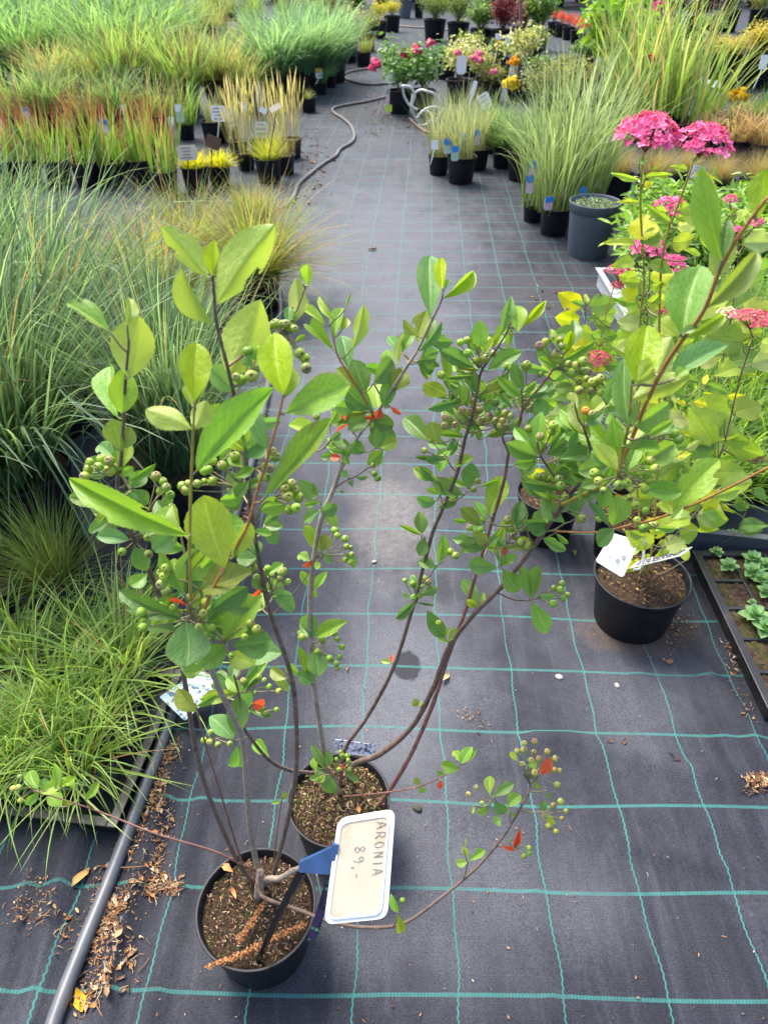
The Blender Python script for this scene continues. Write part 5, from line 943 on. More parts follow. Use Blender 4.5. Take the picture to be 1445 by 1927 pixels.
potted(470, 470, 90, 345, 'carex_tan', 'pale tawny sedge behind the pipe bend', cat='potted grass', Dm=.24, spread=1.3)
potted(112, 1185, 150, 950, 'fescue', 'fine green fescue in a square black pot', cat='potted grass', style='square', Dm=.16, ratio=1.0, spread=1.0)
potted(20, 1110, 120, 960, 'fescue', 'smaller fescue in a square pot at the frame edge', cat='potted grass', style='square', Dm=.15, ratio=1.0, spread=1.1)
cl = [(232, 1330, 1110, 'sedge with reddish base in the grey-rimmed pot'), (170, 1505, 1320, 'sedge with reddish base in the pot at the tray corner'), (262, 1225, 1085, 'sedge at the far end of the black tray'), (215, 1420, 1240, 'sedge beside the tray edge'), (100, 1470, 1290, 'sedge between the tray corner and the frame edge'), (90, 1400, 1180, 'sedge in the middle of the black tray'), (20, 1515, 1310, 'sedge cut by the frame, in the tray front'), (30, 1300, 1100, 'sedge cut by the frame, behind the tray front'), (150, 1280, 1120, 'sedge next to the fescue')]
for x, yb, yt, l_ in cl:
    o = potted(x, yb, 120, yt, 'carex_lime', 'fresh green ' + l_, cat='potted sedge', group='fresh green sedges in the black tray', Dm=.125, ratio=.8, spread=1.08, mat='dark_tray')
# right of the path
for i, (x, yb, w_, yt) in enumerate(((826, 331, 42, 165), (868, 348, 58, 160), (898, 322, 46, 165), (858, 300, 42, 150))):
    potted(x, yb, w_, yt, 'thin_grey', 'wispy grey-green grass with blue-topped labels, ' + ['in the pot with a white card', 'in the foremost pot of its four', 'behind the foremost pot', 'rearmost of its four'][i], cat='potted grass', group='wispy grey grasses on the path')
for i, (x, yb, w_, yt) in enumerate(((948, 318, 46, 185), (984, 343, 62, 200), (930, 290, 46, 180), (1010, 305, 50, 190))):
    potted(x, yb, w_, yt, 'arch_green', 'arching green grass, ' + ['half behind the leafy-based pot', 'its pot standing forward with broad weeds at the base', 'behind the wispy grey grasses', 'in front of the tall grey grass'][i], cat='potted grass', group='arching green grasses right of the path')
for i, (x, yb, w_, yt) in enumerate(((1003, 420, 40, 190), (1016, 405, 40, 140), (1045, 447, 62, 115), (1078, 420, 50, 85), (1108, 405, 50, 90), (1060, 385, 46, 95))):
    potted(x, yb, w_, yt, 'tall_grey', 'tall grey-green striped grass, ' + ['in the slim pot at the path edge', 'in the second slim pot', 'in the wide black pot beside the grey pot', 'behind the grey pot', 'between the grey pot and the fluffy tan grass', 'deepest in its clump'][i], cat='potted grass', group='tall striped grasses beside the grey pot', spread=.85)
gp = potted(1112, 490, 97, 380, None, 'low silvery thyme in a large slate-grey pot', name='potted_thyme', cat='potted herb', mat='grey_pot', ratio=1.02, style='deep')
fo = MB(); D_ = gp['_D']; H_ = gp['_H']; a = rng.uniform(0, 6.28, 700); q = np.sqrt(rng.uniform(0, 1, 700)) * .44 * D_
leafcloud(fo, np.stack([q * np.cos(a), q * np.sin(a), H_ * .9 + rng.uniform(0, .05, 700) * (1 - (q / (.5 * D_)) ** 2)], 1), .016, [((.30, .38, .24), 3), ((.22, .32, .18), 2)], .45, .3)
inst('foliage', fo.mesh('thyme_foliage', 'mass_leaf'), gp)
def tilt_foliage(o, ax, ay):
    for c in o.children:
        if c.name.startswith('foliage'): c.rotation_euler = (ax, ay, c.rotation_euler[2])
for i, (x, yb, w_, yt) in enumerate(((1186, 262, 60, -5), (1222, 272, 62, -45), (1262, 262, 60, -30), (1305, 280, 60, 20), (1180, 235, 66, -30))):
    o = potted(x, yb, w_, yt, 'tall_lime', 'tall upright yellow-green grass, ' + ['first behind the tall striped grasses', 'second, above the pink hydrangea', 'third, leaning toward the golden conifers', 'shortest, behind the second pink head', 'rearmost, its black pot showing'][i], cat='potted grass', group='tall yellow-green grasses behind the hydrangea', spread=1.15)
    tilt_foliage(o, 0, .16)
for i, (x, yb, w_, yt) in enumerate(((1160, 385, 64, 262), (1225, 392, 64, 255), (1290, 378, 64, 265), (1350, 400, 66, 275), (1420, 395, 66, 270))):
    potted(x, yb, w_, yt, 'stipa', 'fluffy tan feather grass, ' + ['nearest the grey pot', 'below the first pink head', 'below the second pink head', 'by the white card', 'at the frame edge'][i], cat='potted grass', group='fluffy tan feather grasses', spread=1.2, n=2)
for i, (x, yb, w_, yt) in enumerate(((1385, 318, 60, 165), (1435, 325, 60, 160), (1330, 300, 56, 190))):
    potted(x, yb, w_, yt, 'dry', 'withered brown grass, ' + ['in the middle of three', 'cut by the frame', 'behind the pink head'][i], cat='potted grass', group='withered grasses near the golden conifers')
for i, (x, yb, w_, yt) in enumerate(((1380, 270, 56, 165), (1435, 275, 56, 150), (1330, 255, 54, 170), (1090, 330, 50, 200), (1140, 320, 50, 210))):
    potted(x, yb, w_, yt, 'meadow' if i < 3 else 'arch_green', 'loose green grass, ' + ['under the yellow flower', 'at the frame edge beside the yellow flower', 'beside the white plate sign', 'behind the tall striped grasses', 'under the tall yellow-green grass'][i], cat='potted grass', spread=.8)
mw = ['at the crate corner by the hydrangeas', 'next to the rosy flower stem', 'at the frame edge, front of the crate', 'in the second line of the crate', 'mid crate under the flat rose head', 'mid crate at the frame edge', 'far line, under the faded flower', 'far line in the middle', 'far line at the frame edge', 'behind the big leaves', 'behind the cream flower head', 'rear corner']
for i, (x, yb) in enumerate(((1265, 965), (1350, 960), (1435, 955), (1270, 880), (1350, 870), (1435, 865), (1280, 800), (1355, 790), (1435, 785), (1290, 725), (1360, 715), (1435, 710))):
    potted(x, yb, 90, yb - 225 + (i * 37) % 30, 'meadow', 'lush green grass ' + mw[i], cat='potted grass', group='lush green grasses in the slate crate', Dm=.14, ratio=.8, spread=1.1)

def hose(name, pts, r_, mat, label, n=8):
    mb = MB(); tube(mb, smooth_path(pts, 8), r_, n=n); o = mb.obj(name, mat); return tag(o, label, 'hose' if name == 'hose' else 'pipe')
# ---- shrubs
SH = {}
def shrub(x, y, wpx, ytop, key, label, name='potted_shrub', cat='potted shrub', group=None, r=.5, **kw):
    o = potted(x, y, wpx, ytop, None, label, name=name, cat=cat, group=group, **kw)
    h = o['_h']; a = SH[key]
    if 'me' not in a: a['me'] = [shrub_meshes(key, 1., a.get('r', .5), a.get('nst', 8), a['n'], a['size'], a['pal'], a.get('aspect', .5), a.get('stem', 'bark'), a.get('clump', .16), a.get('low', .15), a.get('up', .4), a.get('droop', 0.)) for _ in range(2)]
    st, fo, tips = random.choice(a['me']); rz = random.uniform(0, 6.28); s = (h * r / .5, h * r / .5, h); z = o['_H'] * .86
    inst('stem', st, o, (0, 0, z), s, rz); inst('foliage', fo, o, (0, 0, z), s, rz); o['_tips'] = [list(t) for t in tips]; o['_rz'] = rz; o['_s'] = list(s); return o
SH['bright'] = dict(n=1100, size=.15, pal=[((.22, .40, .02), 4), ((.16, .32, .03), 3), ((.34, .48, .03), 2)], aspect=.45, nst=9, r=.5, droop=.5)
SH['fine'] = dict(n=2600, size=.06, pal=[((.17, .25, .05), 4), ((.25, .33, .06), 3), ((.10, .17, .04), 2)], aspect=.35, nst=14, r=.55)
SH['red'] = dict(n=2200, size=.065, pal=[((.15, .02, .03), 4), ((.26, .035, .04), 3), ((.08, .015, .025), 2)], aspect=.5, nst=12, r=.5)
SH['green'] = dict(n=1000, size=.12, pal=[((.09, .19, .04), 4), ((.15, .27, .05), 3), ((.24, .33, .08), 1)], aspect=.5, nst=8, r=.5)
SH['cream'] = dict(n=800, size=.08, pal=[((.60, .56, .30), 4), ((.50, .48, .18), 3), ((.22, .30, .08), 3)], aspect=.6, nst=11, r=.5, low=.35)
SH['rose'] = dict(n=800, size=.10, pal=[((.09, .20, .05), 4), ((.16, .30, .07), 3)], aspect=.6, nst=8, r=.6)
SH['olive'] = dict(n=1700, size=.07, pal=[((.20, .24, .05), 4), ((.28, .22, .06), 2), ((.12, .17, .04), 3), ((.36, .36, .06), 1)], aspect=.5, nst=12, r=.6)
SH['yellowfl'] = dict(n=1500, size=.07, pal=[((.70, .52, .02), 3), ((.28, .36, .04), 3), ((.45, .45, .04), 2)], aspect=.5, nst=12, r=.55, low=.4)
SH['gold'] = dict(n=6000, size=.05, pal=[((.52, .40, .02), 5), ((.40, .32, .02), 3), ((.26, .22, .02), 2)], aspect=.5, nst=26, r=.55, clump=.13, low=.2)
SH['salvia'] = dict(n=900, size=.075, pal=[((.75, .035, .02), 5), ((.60, .03, .02), 2), ((.30, .25, .03), 2)], aspect=.4, nst=14, r=.45, low=.5)
SH['lush'] = dict(n=620, size=.20, pal=[((.20, .36, .05), 4), ((.29, .46, .08), 3), ((.13, .26, .04), 2)], aspect=.26, nst=12, r=.6, stem='greenstem', up=.3)
SH['purple'] = dict(n=1400, size=.08, pal=[((.05, .03, .04), 4), ((.10, .05, .05), 2), ((.08, .10, .04), 2)], aspect=.5, nst=10, r=.55)
def blooms(o, pts, col, dia, name='bloom', Yoff=0.):
    """rounded layered flowers at photo pixels, on the plant's own distance"""
    for x, y in pts:
        key = ('bl', col)
        if key not in SH:
            ms = []
            for s in range(2):
                mb = MB()
                for i in range(46):
                    d = rng.normal(0, 1, 3); d[2] = abs(d[2]) * .8 - .2; d /= np.linalg.norm(d); u = np.cross(d, rng.normal(0, 1, 3)); u /= np.linalg.norm(u); v = np.cross(d, u); r_ = rng.uniform(.25, .5); p = d * rng.uniform(.25, .55)
                    c = np.clip(np.array(col) * rng.uniform(.7, 1.2), 0, 1)
                    mb.add([p - u * r_ * .6, p + v * r_ * .8 + d * .15, p + u * r_ * .6, p + d * r_ * .7], [[0, 1, 3], [1, 2, 3], [0, 1, 2]], c)
                ms.append(mb.mesh('bloom', 'petal'))
            SH[key] = ms
        p = A(x, y, o.location.y + Yoff + random.uniform(-.1, .1)); s = dia * random.uniform(.8, 1.1)
        q = Matrix.Rotation(-o.rotation_euler[2], 3, 'Z') @ (p - o.location)
        inst(name, random.choice(SH[key]), o, q, (s, s, s), random.uniform(0, 6))
R680 = crop(680, 0, 3.8026)
o = shrub(752, 215, 48, 62, 'rose', 'rose bush with deep pink blooms in a black pot beside the white tubing', cat='rose bush', name='rose_bush', r=.5)
blooms(o, [R680(*p) for p in ((300, 375), (325, 405), (365, 455), (402, 525), (392, 338), (110, 465), (95, 440), (80, 490), (458, 485), (495, 312), (400, 368))], (.80, .10, .24), .075)
o = shrub(797, 212, 46, 75, 'rose', 'second rose bush, partly behind the wispy grey grass', cat='rose bush', name='rose_bush', r=.5)
blooms(o, [R680(*p) for p in ((840, 390), (810, 420), (850, 435), (945, 520), (690, 385))], (.82, .2, .34), .07)
shrub(862, 195, 48, 48, 'cream', 'cream-variegated shrub behind the oval white tag', r=.45); shrub(908, 190, 44, 75, 'cream', 'loose cream-variegated shrub between the oval and the tilted tags', r=.42)
shrub(975, 190, 46, 35, 'cream', 'upright cream-variegated shrub with an orange bloom', r=.40); shrub(1030, 235, 48, 110, 'olive', 'rusty yellow-leaved shrub behind the arching grass', r=.6)
shrub(940, 150, 44, 70, 'green', 'small green shrub behind the cream shrubs', r=.55); shrub(1080, 215, 48, 95, 'olive', 'yellowing shrub under the bright green bush', r=.6)
for x, yb, w_, yt, k_, l_ in ((1010, 185, 46, 95, 'green', 'leafy green shrub behind the rusty yellow-leaved one'), (1060, 165, 46, 95, 'olive', 'thin yellowing shrub below the scarlet flowers'), (1095, 150, 44, 70, 'green', 'green shrub tucked left of the bright green bush'), (885, 145, 42, 55, 'fine', 'feathery green shrub rising behind the cream shrubs'), (1000, 130, 42, 40, 'fine', 'feathery green shrub beside the reddish stake'), (1050, 225, 46, 150, 'green', 'low green shrub in front of the yellowing ones'), (925, 195, 42, 110, 'olive', 'loose yellow-green shrub by the slim white tag'), (840, 150, 40, 80, 'green', 'dark green shrub peeping over the roses'), (1290, 180, 50, 60, 'green', 'green shrub behind the leaning tall grass'), (1245, 150, 50, 30, 'olive', 'olive shrub between the bright bush and the conifers'), (1190, 120, 46, 20, 'purple', 'dark-leaved shrub right behind the bright green bush')):
    shrub(x, yb, w_, yt, k_, l_, r=.62)
tag(hose('stake', [G(978, 140, 0), A(979, 60, G(978, 140).y), A(980, -20, G(978, 140).y)], .022, 'redbark', 'reddish stake among the barberries'), None, 'stake')
shrub(818, 78, 44, -30, 'fine', 'feathery light green shrub by the far brown hose', r=.55); shrub(862, 84, 44, -40, 'fine', 'feathery light green shrub, taller neighbour', r=.5); shrub(905, 96, 44, -5, 'green', 'green shrub before the dark red one', r=.5)
shrub(945, 100, 46, -25, 'red', 'dark red barberry shrub', r=.5); shrub(985, 92, 44, -30, 'red', 'second dark red barberry, beside the stake', r=.4); shrub(1012, 96, 42, -35, 'green', 'leafy green shrub next to the red flowers', r=.42)
for i, (x, yb) in enumerate(((1042, 66), (1056, 70), (1070, 75), (1085, 82), (1100, 88))):
    shrub(x, yb, 26, 14 + 3 * i, 'salvia', 'scarlet bedding flowers in a small black pot, ' + wd[i] + ' from the white box', name='potted_flower', cat='potted flower', group='scarlet flowers in small pots', r=.42)
shrub(1118, 108, 36, 60, 'yellowfl', 'small yellow-flowered plant beside the scarlet flowers', r=.5)
shrub(1140, 205, 62, -40, 'bright', 'tall bright green bush with drooping leaves', r=.40)
for i, (x, yb, w_, yt, k_) in enumerate(((1200, 62, 44, -30, 'purple'), (1250, 70, 44, -20, 'green'), (1310, 75, 44, -35, 'purple'), (1370, 60, 44, -30, 'purple'), (1430, 60, 44, -25, 'olive'), (1330, 110, 50, 20, 'green'))):
    o = shrub(x, yb, w_, yt, k_, ['dark shrub with pink blooms behind the tall grass', 'green shrub with pink blooms behind the tall grass', 'dark purple shrub in the rear, by the wire loops', 'dark purple shrub above the golden conifers', 'olive shrub in the rear corner', 'low green shrub before the golden conifers'][i], r=.6)
    if i < 2: blooms(o, [((1196, 22), (1205, 32)), ((1243, 30), (1236, 24), (1240, 12))][i], (.72, .06, .30), .16, Yoff=-.4)
shrub(1368, 172, 70, 62, 'gold', 'golden conifer globe, smaller one', name='golden_conifer', cat='conifer', r=.95, group='golden conifers'); shrub(1432, 168, 74, 38, 'gold', 'golden conifer globe cut by the frame', name='golden_conifer', cat='conifer', r=.85, group='golden conifers')
shrub(655, 118, 40, 5, 'olive', 'rust-green shrub behind the blue-green grass', r=.55); shrub(690, 96, 36, 8, 'olive', 'rust-green shrub beside the white plate sign', r=.5)
o = shrub(712, 72, 34, 0, 'yellowfl', 'yellow-flowered plant at the far end of the path', r=.55); shrub(738, 60, 32, -5, 'yellowfl', 'second yellow-flowered plant, with a coil of white wire', r=.5)
shrub(625, 66, 36, -40, 'olive', 'olive shrub behind the blue-green grass, far back', r=.6); shrub(665, 55, 34, -45, 'green', 'green shrub at the far left of the path end', r=.6)
shrub(762, 34, 26, -40, 'purple', 'dark shrub in a pale grey pot at the path end', r=.4, mat='grey_pot', ratio=1.1); shrub(788, 33, 18, -35, 'purple', 'dark shrub in a slim black pot at the path end', r=.4, ratio=1.2)
fr = ['path end', 'left of the path end', 'behind the rear grasses', 'behind the feathery shrubs', 'behind the barberry', 'behind the scarlet flowers', 'behind the bright bush', 'in the rear corner', 'behind the purple shrubs']
for i, (x, k_) in enumerate(((720, 'purple'), (600, 'green'), (400, 'olive'), (830, 'green'), (920, 'purple'), (1050, 'purple'), (1150, 'green'), (1420, 'olive'), (1280, 'green'))):
    shrub(x, 12, 30, -110, k_, 'shadowy far shrub ' + fr[i], r=.9, group='shadowy shrubs closing the view')
for i, (x, k_) in enumerate(((60, 'green'), (220, 'olive'), (520, 'olive'), (770, 'green'), (985, 'green'), (1095, 'olive'), (1210, 'olive'), (1350, 'green'))):
    shrub(x, 2, 28, -120, k_, 'hazy back-row shrub ' + ['over the tall green grass', 'over the rear grasses', 'over the blue-green grass', 'beyond the far pots', 'beyond the barberry', 'beyond the scarlet flowers', 'beyond the pink blooms', 'beyond the conifers'][i], r=.9, group='back-row shrubs')
lp = ['at the crate rim', 'under the lime heart leaf', 'under the third pink head', 'behind the big aronia leaf', 'by the frame edge', 'rear, beside the grey pot', 'rear, below the feather grass', 'rear, behind the narrow leaf', 'rear corner at the frame edge', 'front, by the rose-pink head', 'front, near the cream head', 'front, at the frame edge']
for i, (x, yb, yt) in enumerate(((1222, 565, 395), (1262, 560, 380), (1300, 565, 400), (1360, 560, 395), (1425, 565, 400), (1238, 505, 345), (1270, 500, 330), (1345, 500, 345), (1420, 500, 340), (1215, 640, 500), (1330, 650, 500), (1420, 650, 510))):
    shrub(x, yb, 90, yt, 'lush', 'lance-leaved bright green perennial ' + lp[i], name='potted_perennial', cat='potted perennial', group='bright green perennials in the pale crate', Dm=.2, r=.62)

# ---- flower plumes and single flowers standing in pots already built
def plume(x, y, w_, h_, yb, label, kind='cream', foot=None):
    c = G(x, yb); p = A(x, y, c.y); t = depth(p); r_ = w_ * .5 * t / F; hz = h_ * t / F
    root = empty('flower_spike', c, label, 'flower', 'cream flower plumes among the grasses' if kind == 'cream' else None)
    mb = MB(); tube(mb, smooth_path([c, (c + p) / 2 + Vector((.03, 0, 0)), p], 5), .006, .004, 5); mb.obj('stem', 'greenstem', root)
    inst('flower_head', random.choice(HEADS[kind]), root, p - c - Vector((0, 0, hz * .3)), (r_, r_, hz * 1.2), random.uniform(0, 6))
for i, a_ in enumerate(((110, 128, 26, 40, 205), (215, 155, 26, 34, 215), (180, 190, 22, 44, 240), (50, 155, 24, 20, 215), (232, 200, 18, 18, 250))):
    plume(*a_, 'cream flower plume, ' + ['largest, pointing up', 'leaning above the slate pot', 'among the red grass tips', 'small one near the frame edge', 'small round one before the slate pot'][i])
def flower(x, y, dia, yb, col, label):
    c = G(x, yb); p = A(x, y, c.y); root = empty('flower', c, label, 'flower'); mb = MB(); tube(mb, smooth_path([c, (c + p) / 2 + Vector((.02, 0, 0)), p], 4), .006, .004, 5); mb.obj('stem', 'greenstem', root); blooms(root, [(x, y)], col, dia)
flower(962, 160, .15, 250, (.82, .62, .03), 'yellow lily-like flower above the arching grass'); flower(1388, 183, .13, 290, (.82, .55, .02), 'yellow flower by the frame edge above the dry grass'); flower(967, 117, .09, 200, (.85, .40, .02), 'orange bloom on the upright cream shrub'); flower(1227, 112, .09, 270, (.55, .04, .15), 'slim magenta flower within the tall yellow-green grass')

# ------------------------------------------------------------------ trays and crates
def crate(name, cornersL, depth_m, width_m, h, label, mat, wall=.012, cells=None, lip=.012):
    """open tray: far corner and near corner of its path-side edge (world), extending width_m to the given side"""
    a, b = cornersL; ax = (b - a); ln = ax.length if depth_m is None else depth_m; ax.z = 0; ax.normalize(); sx = Vector((-ax.y, ax.x, 0)) * (1 if width_m > 0 else -1); W = abs(width_m)
    root = empty(name, (a.x, a.y, 0), label, 'tray'); o_ = Vector((a.x, a.y, 0))
    mb = MB()
    def bar(u0, u1, v0, v1, z0, z1):
        V = [o_ + ax * u + sx * v + Vector((0, 0, z)) for z in (z0, z1) for u, v in ((u0, v0), (u1, v0), (u1, v1), (u0, v1))]
        mb.add([tuple(v) for v in V], [[3, 2, 1, 0], [4, 5, 6, 7], [0, 1, 5, 4], [1, 2, 6, 5], [2, 3, 7, 6], [3, 0, 4, 7]])
    for u0, u1, v0, v1 in ((0, ln, 0, wall), (0, ln, W - wall, W), (0, wall, wall, W - wall), (ln - wall, ln, wall, W - wall)):
        bar(u0, u1, v0, v1, 0, h - .004)
    for u0, u1, v0, v1 in ((-lip, ln + lip, -lip, wall), (-lip, ln + lip, W - wall, W + lip), (-lip, wall, wall, W - wall), (ln - wall, ln + lip, wall, W - wall)):
        bar(u0, u1, v0, v1, h - .004, h)
    bar(wall, ln - wall, wall, W - wall, .004, .008)
    parts = mb
    if cells:
        n1, n2 = cells; rib = .012
        for i in range(1, n1): bar(ln * i / n1 - rib / 2, ln * i / n1 + rib / 2, wall, W - wall, .01, h - .006)
        for j in range(1, n2):
            for i in range(n1): bar(ln * i / n1 + (rib / 2 if i else wall), ln * (i + 1) / n1 - (rib / 2 if i < n1 - 1 else wall), W * j / n2 - rib / 2, W * j / n2 + rib / 2, .01, h - .006)
    o = parts.obj('rim', mat, root, smooth=False)
    bv = o.modifiers.new('bevel', 'BEVEL'); bv.width = .0025; bv.segments = 2
    if cells:
        sb = MB(); n = 40; m_ = 40; V = []
        for i in range(n + 1):
            for j in range(m_ + 1): V.append(tuple(o_ + ax * (wall + (ln - 2 * wall) * i / n) + sx * (wall + (W - 2 * wall) * j / m_) + Vector((0, 0, h * .78 + random.uniform(-.004, .004)))))
        sb.add(V, [[i * (m_ + 1) + j, i * (m_ + 1) + j + 1, (i + 1) * (m_ + 1) + j + 1, (i + 1) * (m_ + 1) + j] for i in range(n) for j in range(m_)])
        sb.obj('soil', 'soil', root)
    return root, ax, sx
crate('seedling_tray', (G(1312, 1040, .06), G(1452, 1330, .06)), None, .32, .06, 'black cell tray of mint-green seedlings on the mat', 'tray', cells=(5, 3))
crate('nursery_tray', (G(335, 1265, .05), G(212, 1548, .05)), None, -.55, .05, 'black tray holding fresh green sedges beside the grey pipe', 'tray')
crate('nursery_tray', (G(70, 985, .08), G(-40, 1190, .08)), .36, -.5, .08, 'black tray holding square fescue pots at the frame edge', 'tray')
crate('nursery_crate', (G(1128, 505, .10), G(1212, 640, .10)), None, 1.1, .10, 'pale grey crate rim beside the path, holding bright perennials', 'grey_tray', lip=.02)
crate('nursery_crate', (G(1205, 690, .10), G(1262, 990, .10)), None, .75, .10, 'slate crate holding lush green grass behind the seedlings', 'dark_tray', lip=.014)
# seedlings: one built, the rest copied
def seedling():
    root = empty('seedling', (0, 0, 0)); mb = MB(); r_ = random.Random(5)
    for i in range(14):
        a = i * 2.4; lay = i / 14; L = .026 * (1 - .45 * lay); el = .25 + .9 * lay; d = np.array([math.cos(a) * math.cos(el), math.sin(a) * math.cos(el), math.sin(el)]); s = np.array([-math.sin(a), math.cos(a), 0]); u = np.cross(s, d) * -1
        b = np.array([0, 0, .008 + .012 * lay]); V = []; U = []
        for k in range(7):
            t = k / 6; w_ = .42 * L * math.sin(math.pi * min(.97, t * .8 + .16)) ** .7
            for q in (-1, 0, 1): V.append(b + d * L * t + s * w_ * q + u * (.12 * L * abs(q) - .25 * L * t * t))
        mb.add(V, [[k * 3 + j, k * 3 + j + 1, k * 3 + j + 4, k * 3 + j + 3] for k in range(6) for j in range(2)], np.array((.26, .44, .18)) * r_.uniform(.8, 1.25))
    inst('foliage', mb.mesh('seedling_foliage', 'mass_leaf'), root); mb = MB(); tube(mb, [(0, 0, -.01), (0, 0, .022)], .0022, .0016, 6); inst('stem', mb.mesh('seedling_stem', 'greenstem'), root); return root
proto = None
sl = ['at the far corner of the tray, under a hydrangea leaf', 'second down the tray edge column', 'tallest, at the far rim', 'in the second column, upper', 'in the second column, just below', 'in the second column, third down', 'in the second column, fourth down', 'alone in its cell, big rosette', 'below the big rosette', 'at the frame edge, far row', 'tiniest, beside the orange leaf']
for i, (x, y, s) in enumerate(((1160, 565, 1.0), (1222, 645, 1.35), (1245, 478, 1.2), (1352, 612, 1.5), (1350, 680, 1.5), (1400, 725, 1.5), (1425, 785, 1.3), (1362, 920, 1.7), (1418, 985, 1.5), (1432, 640, 1.3), (1355, 830, .6))):
    x, y = R8(x, y); p = G(x, y, .048)
    if proto is None: proto = seedling(); o = proto; kids = list(proto.children)
    else:
        o = proto.copy(); COL.objects.link(o)
        for ch in kids: c = ch.copy(); COL.objects.link(c); c.parent = o
    o.location = p; o.scale = (s, s, s); o.rotation_euler = (0, 0, i * 1.3); tag(o, 'small mint-green seedling ' + sl[i], 'seedling', 'seedlings in the cell tray')

# ------------------------------------------------------------------ hoses and pipe
hose('pipe', [G(x, y, .017) for x, y in ((85, 1990), (104, 1915), (150, 1795), (205, 1660), (262, 1510), (312, 1375), (368, 1200), (420, 1040), (449, 950), (478, 850), (505, 720), (522, 620), (527, 570), (519, 520), (503, 480), (470, 450))], .0150, 'pipe', 'thick smooth grey irrigation pipe running beside the black tray', 14)
hose('hose', [G(x, y, .013) for x, y in ((470, 415), (505, 402), (535, 388), (552, 370), (562, 346), (585, 325), (610, 306), (632, 292), (640, 280), (660, 268), (667, 255), (660, 236), (645, 222), (630, 213), (626, 204), (645, 198), (690, 190), (725, 182))], .016, 'hose', 'dusty grey hose winding along the path edge')
hose('hose', [G(x, y, .013) for x, y in ((745, 155), (700, 158), (668, 154), (648, 145), (650, 137), (668, 132), (700, 127), (735, 118), (745, 108))], .018, 'hose', 'looped dusty hose lying near the rose bush')
hose('hose', [G(x, y, .012) for x, y in ((730, 45), (770, 50), (805, 52), (850, 56))], .02, 'rusthose', 'brown hose lying across the far end of the path')
hose('hose', [G(x, y, .012) for x, y in ((770, 222), (790, 240), (812, 250), (850, 250), (900, 262), (935, 268))], .016, 'rusthose', 'brown hose lying behind the wispy grey grasses')
Yh = G(800, 235).y
mb = MB()
for c_ in (((295, 605), (305, 680), (345, 750), (402, 782)), ((300, 612), (350, 622), (382, 680), (360, 740)), ((470, 650), (430, 640), (390, 660), (360, 725), (368, 800), (415, 885), (450, 915), (520, 875), (590, 770)), ((395, 845), (430, 800), (490, 765), (545, 768)), ((375, 885), (450, 895), (510, 835), (470, 790)), ((470, 650), (520, 670), (560, 730))):
    tube(mb, smooth_path([A(*R680(*p), Yh + .03 * i) for i, p in enumerate(c_)], 7), .013, n=8)
tag(mb.obj('hose', 'whitehose'), 'tangled loops of white tubing by the rose pots', 'hose')

# ------------------------------------------------------------------ signs, tags, cards
def print_mat(name, base, spots, scale=60, th=(.5, .6), stripe=None):
    m, nt, ns, ls, p = nodes(name); v = objvec(nt); c = mixc(nt, sstep(nt, noise(nt, scale, 3, .6, v), *th), base, spots)
    if stripe:
        c = mixc(nt, sstep(nt, noise(nt, scale * .35, 2, .5, v), .48, .54), c, stripe)
    ls.new(c, p.inputs['Base Color']); p.inputs['Roughness'].default_value = .35; return m
M['photo_blue'] = print_mat('label_photo_blue', (.62, .66, .50), (.06, .17, .32), 90, (.48, .56), (.60, .76, .86))
M['photo_purple'] = print_mat('label_photo_purple', (.66, .70, .82), (.06, .06, .14), 130, (.46, .58))
M['photo_dark'] = print_mat('label_photo_dark', (.02, .018, .04), (.16, .32, .20), 70, (.55, .6), (.05, .03, .09))
M['photo_pink'] = print_mat('label_photo_pink', (.80, .72, .74), (.65, .15, .25), 120, (.55, .6))
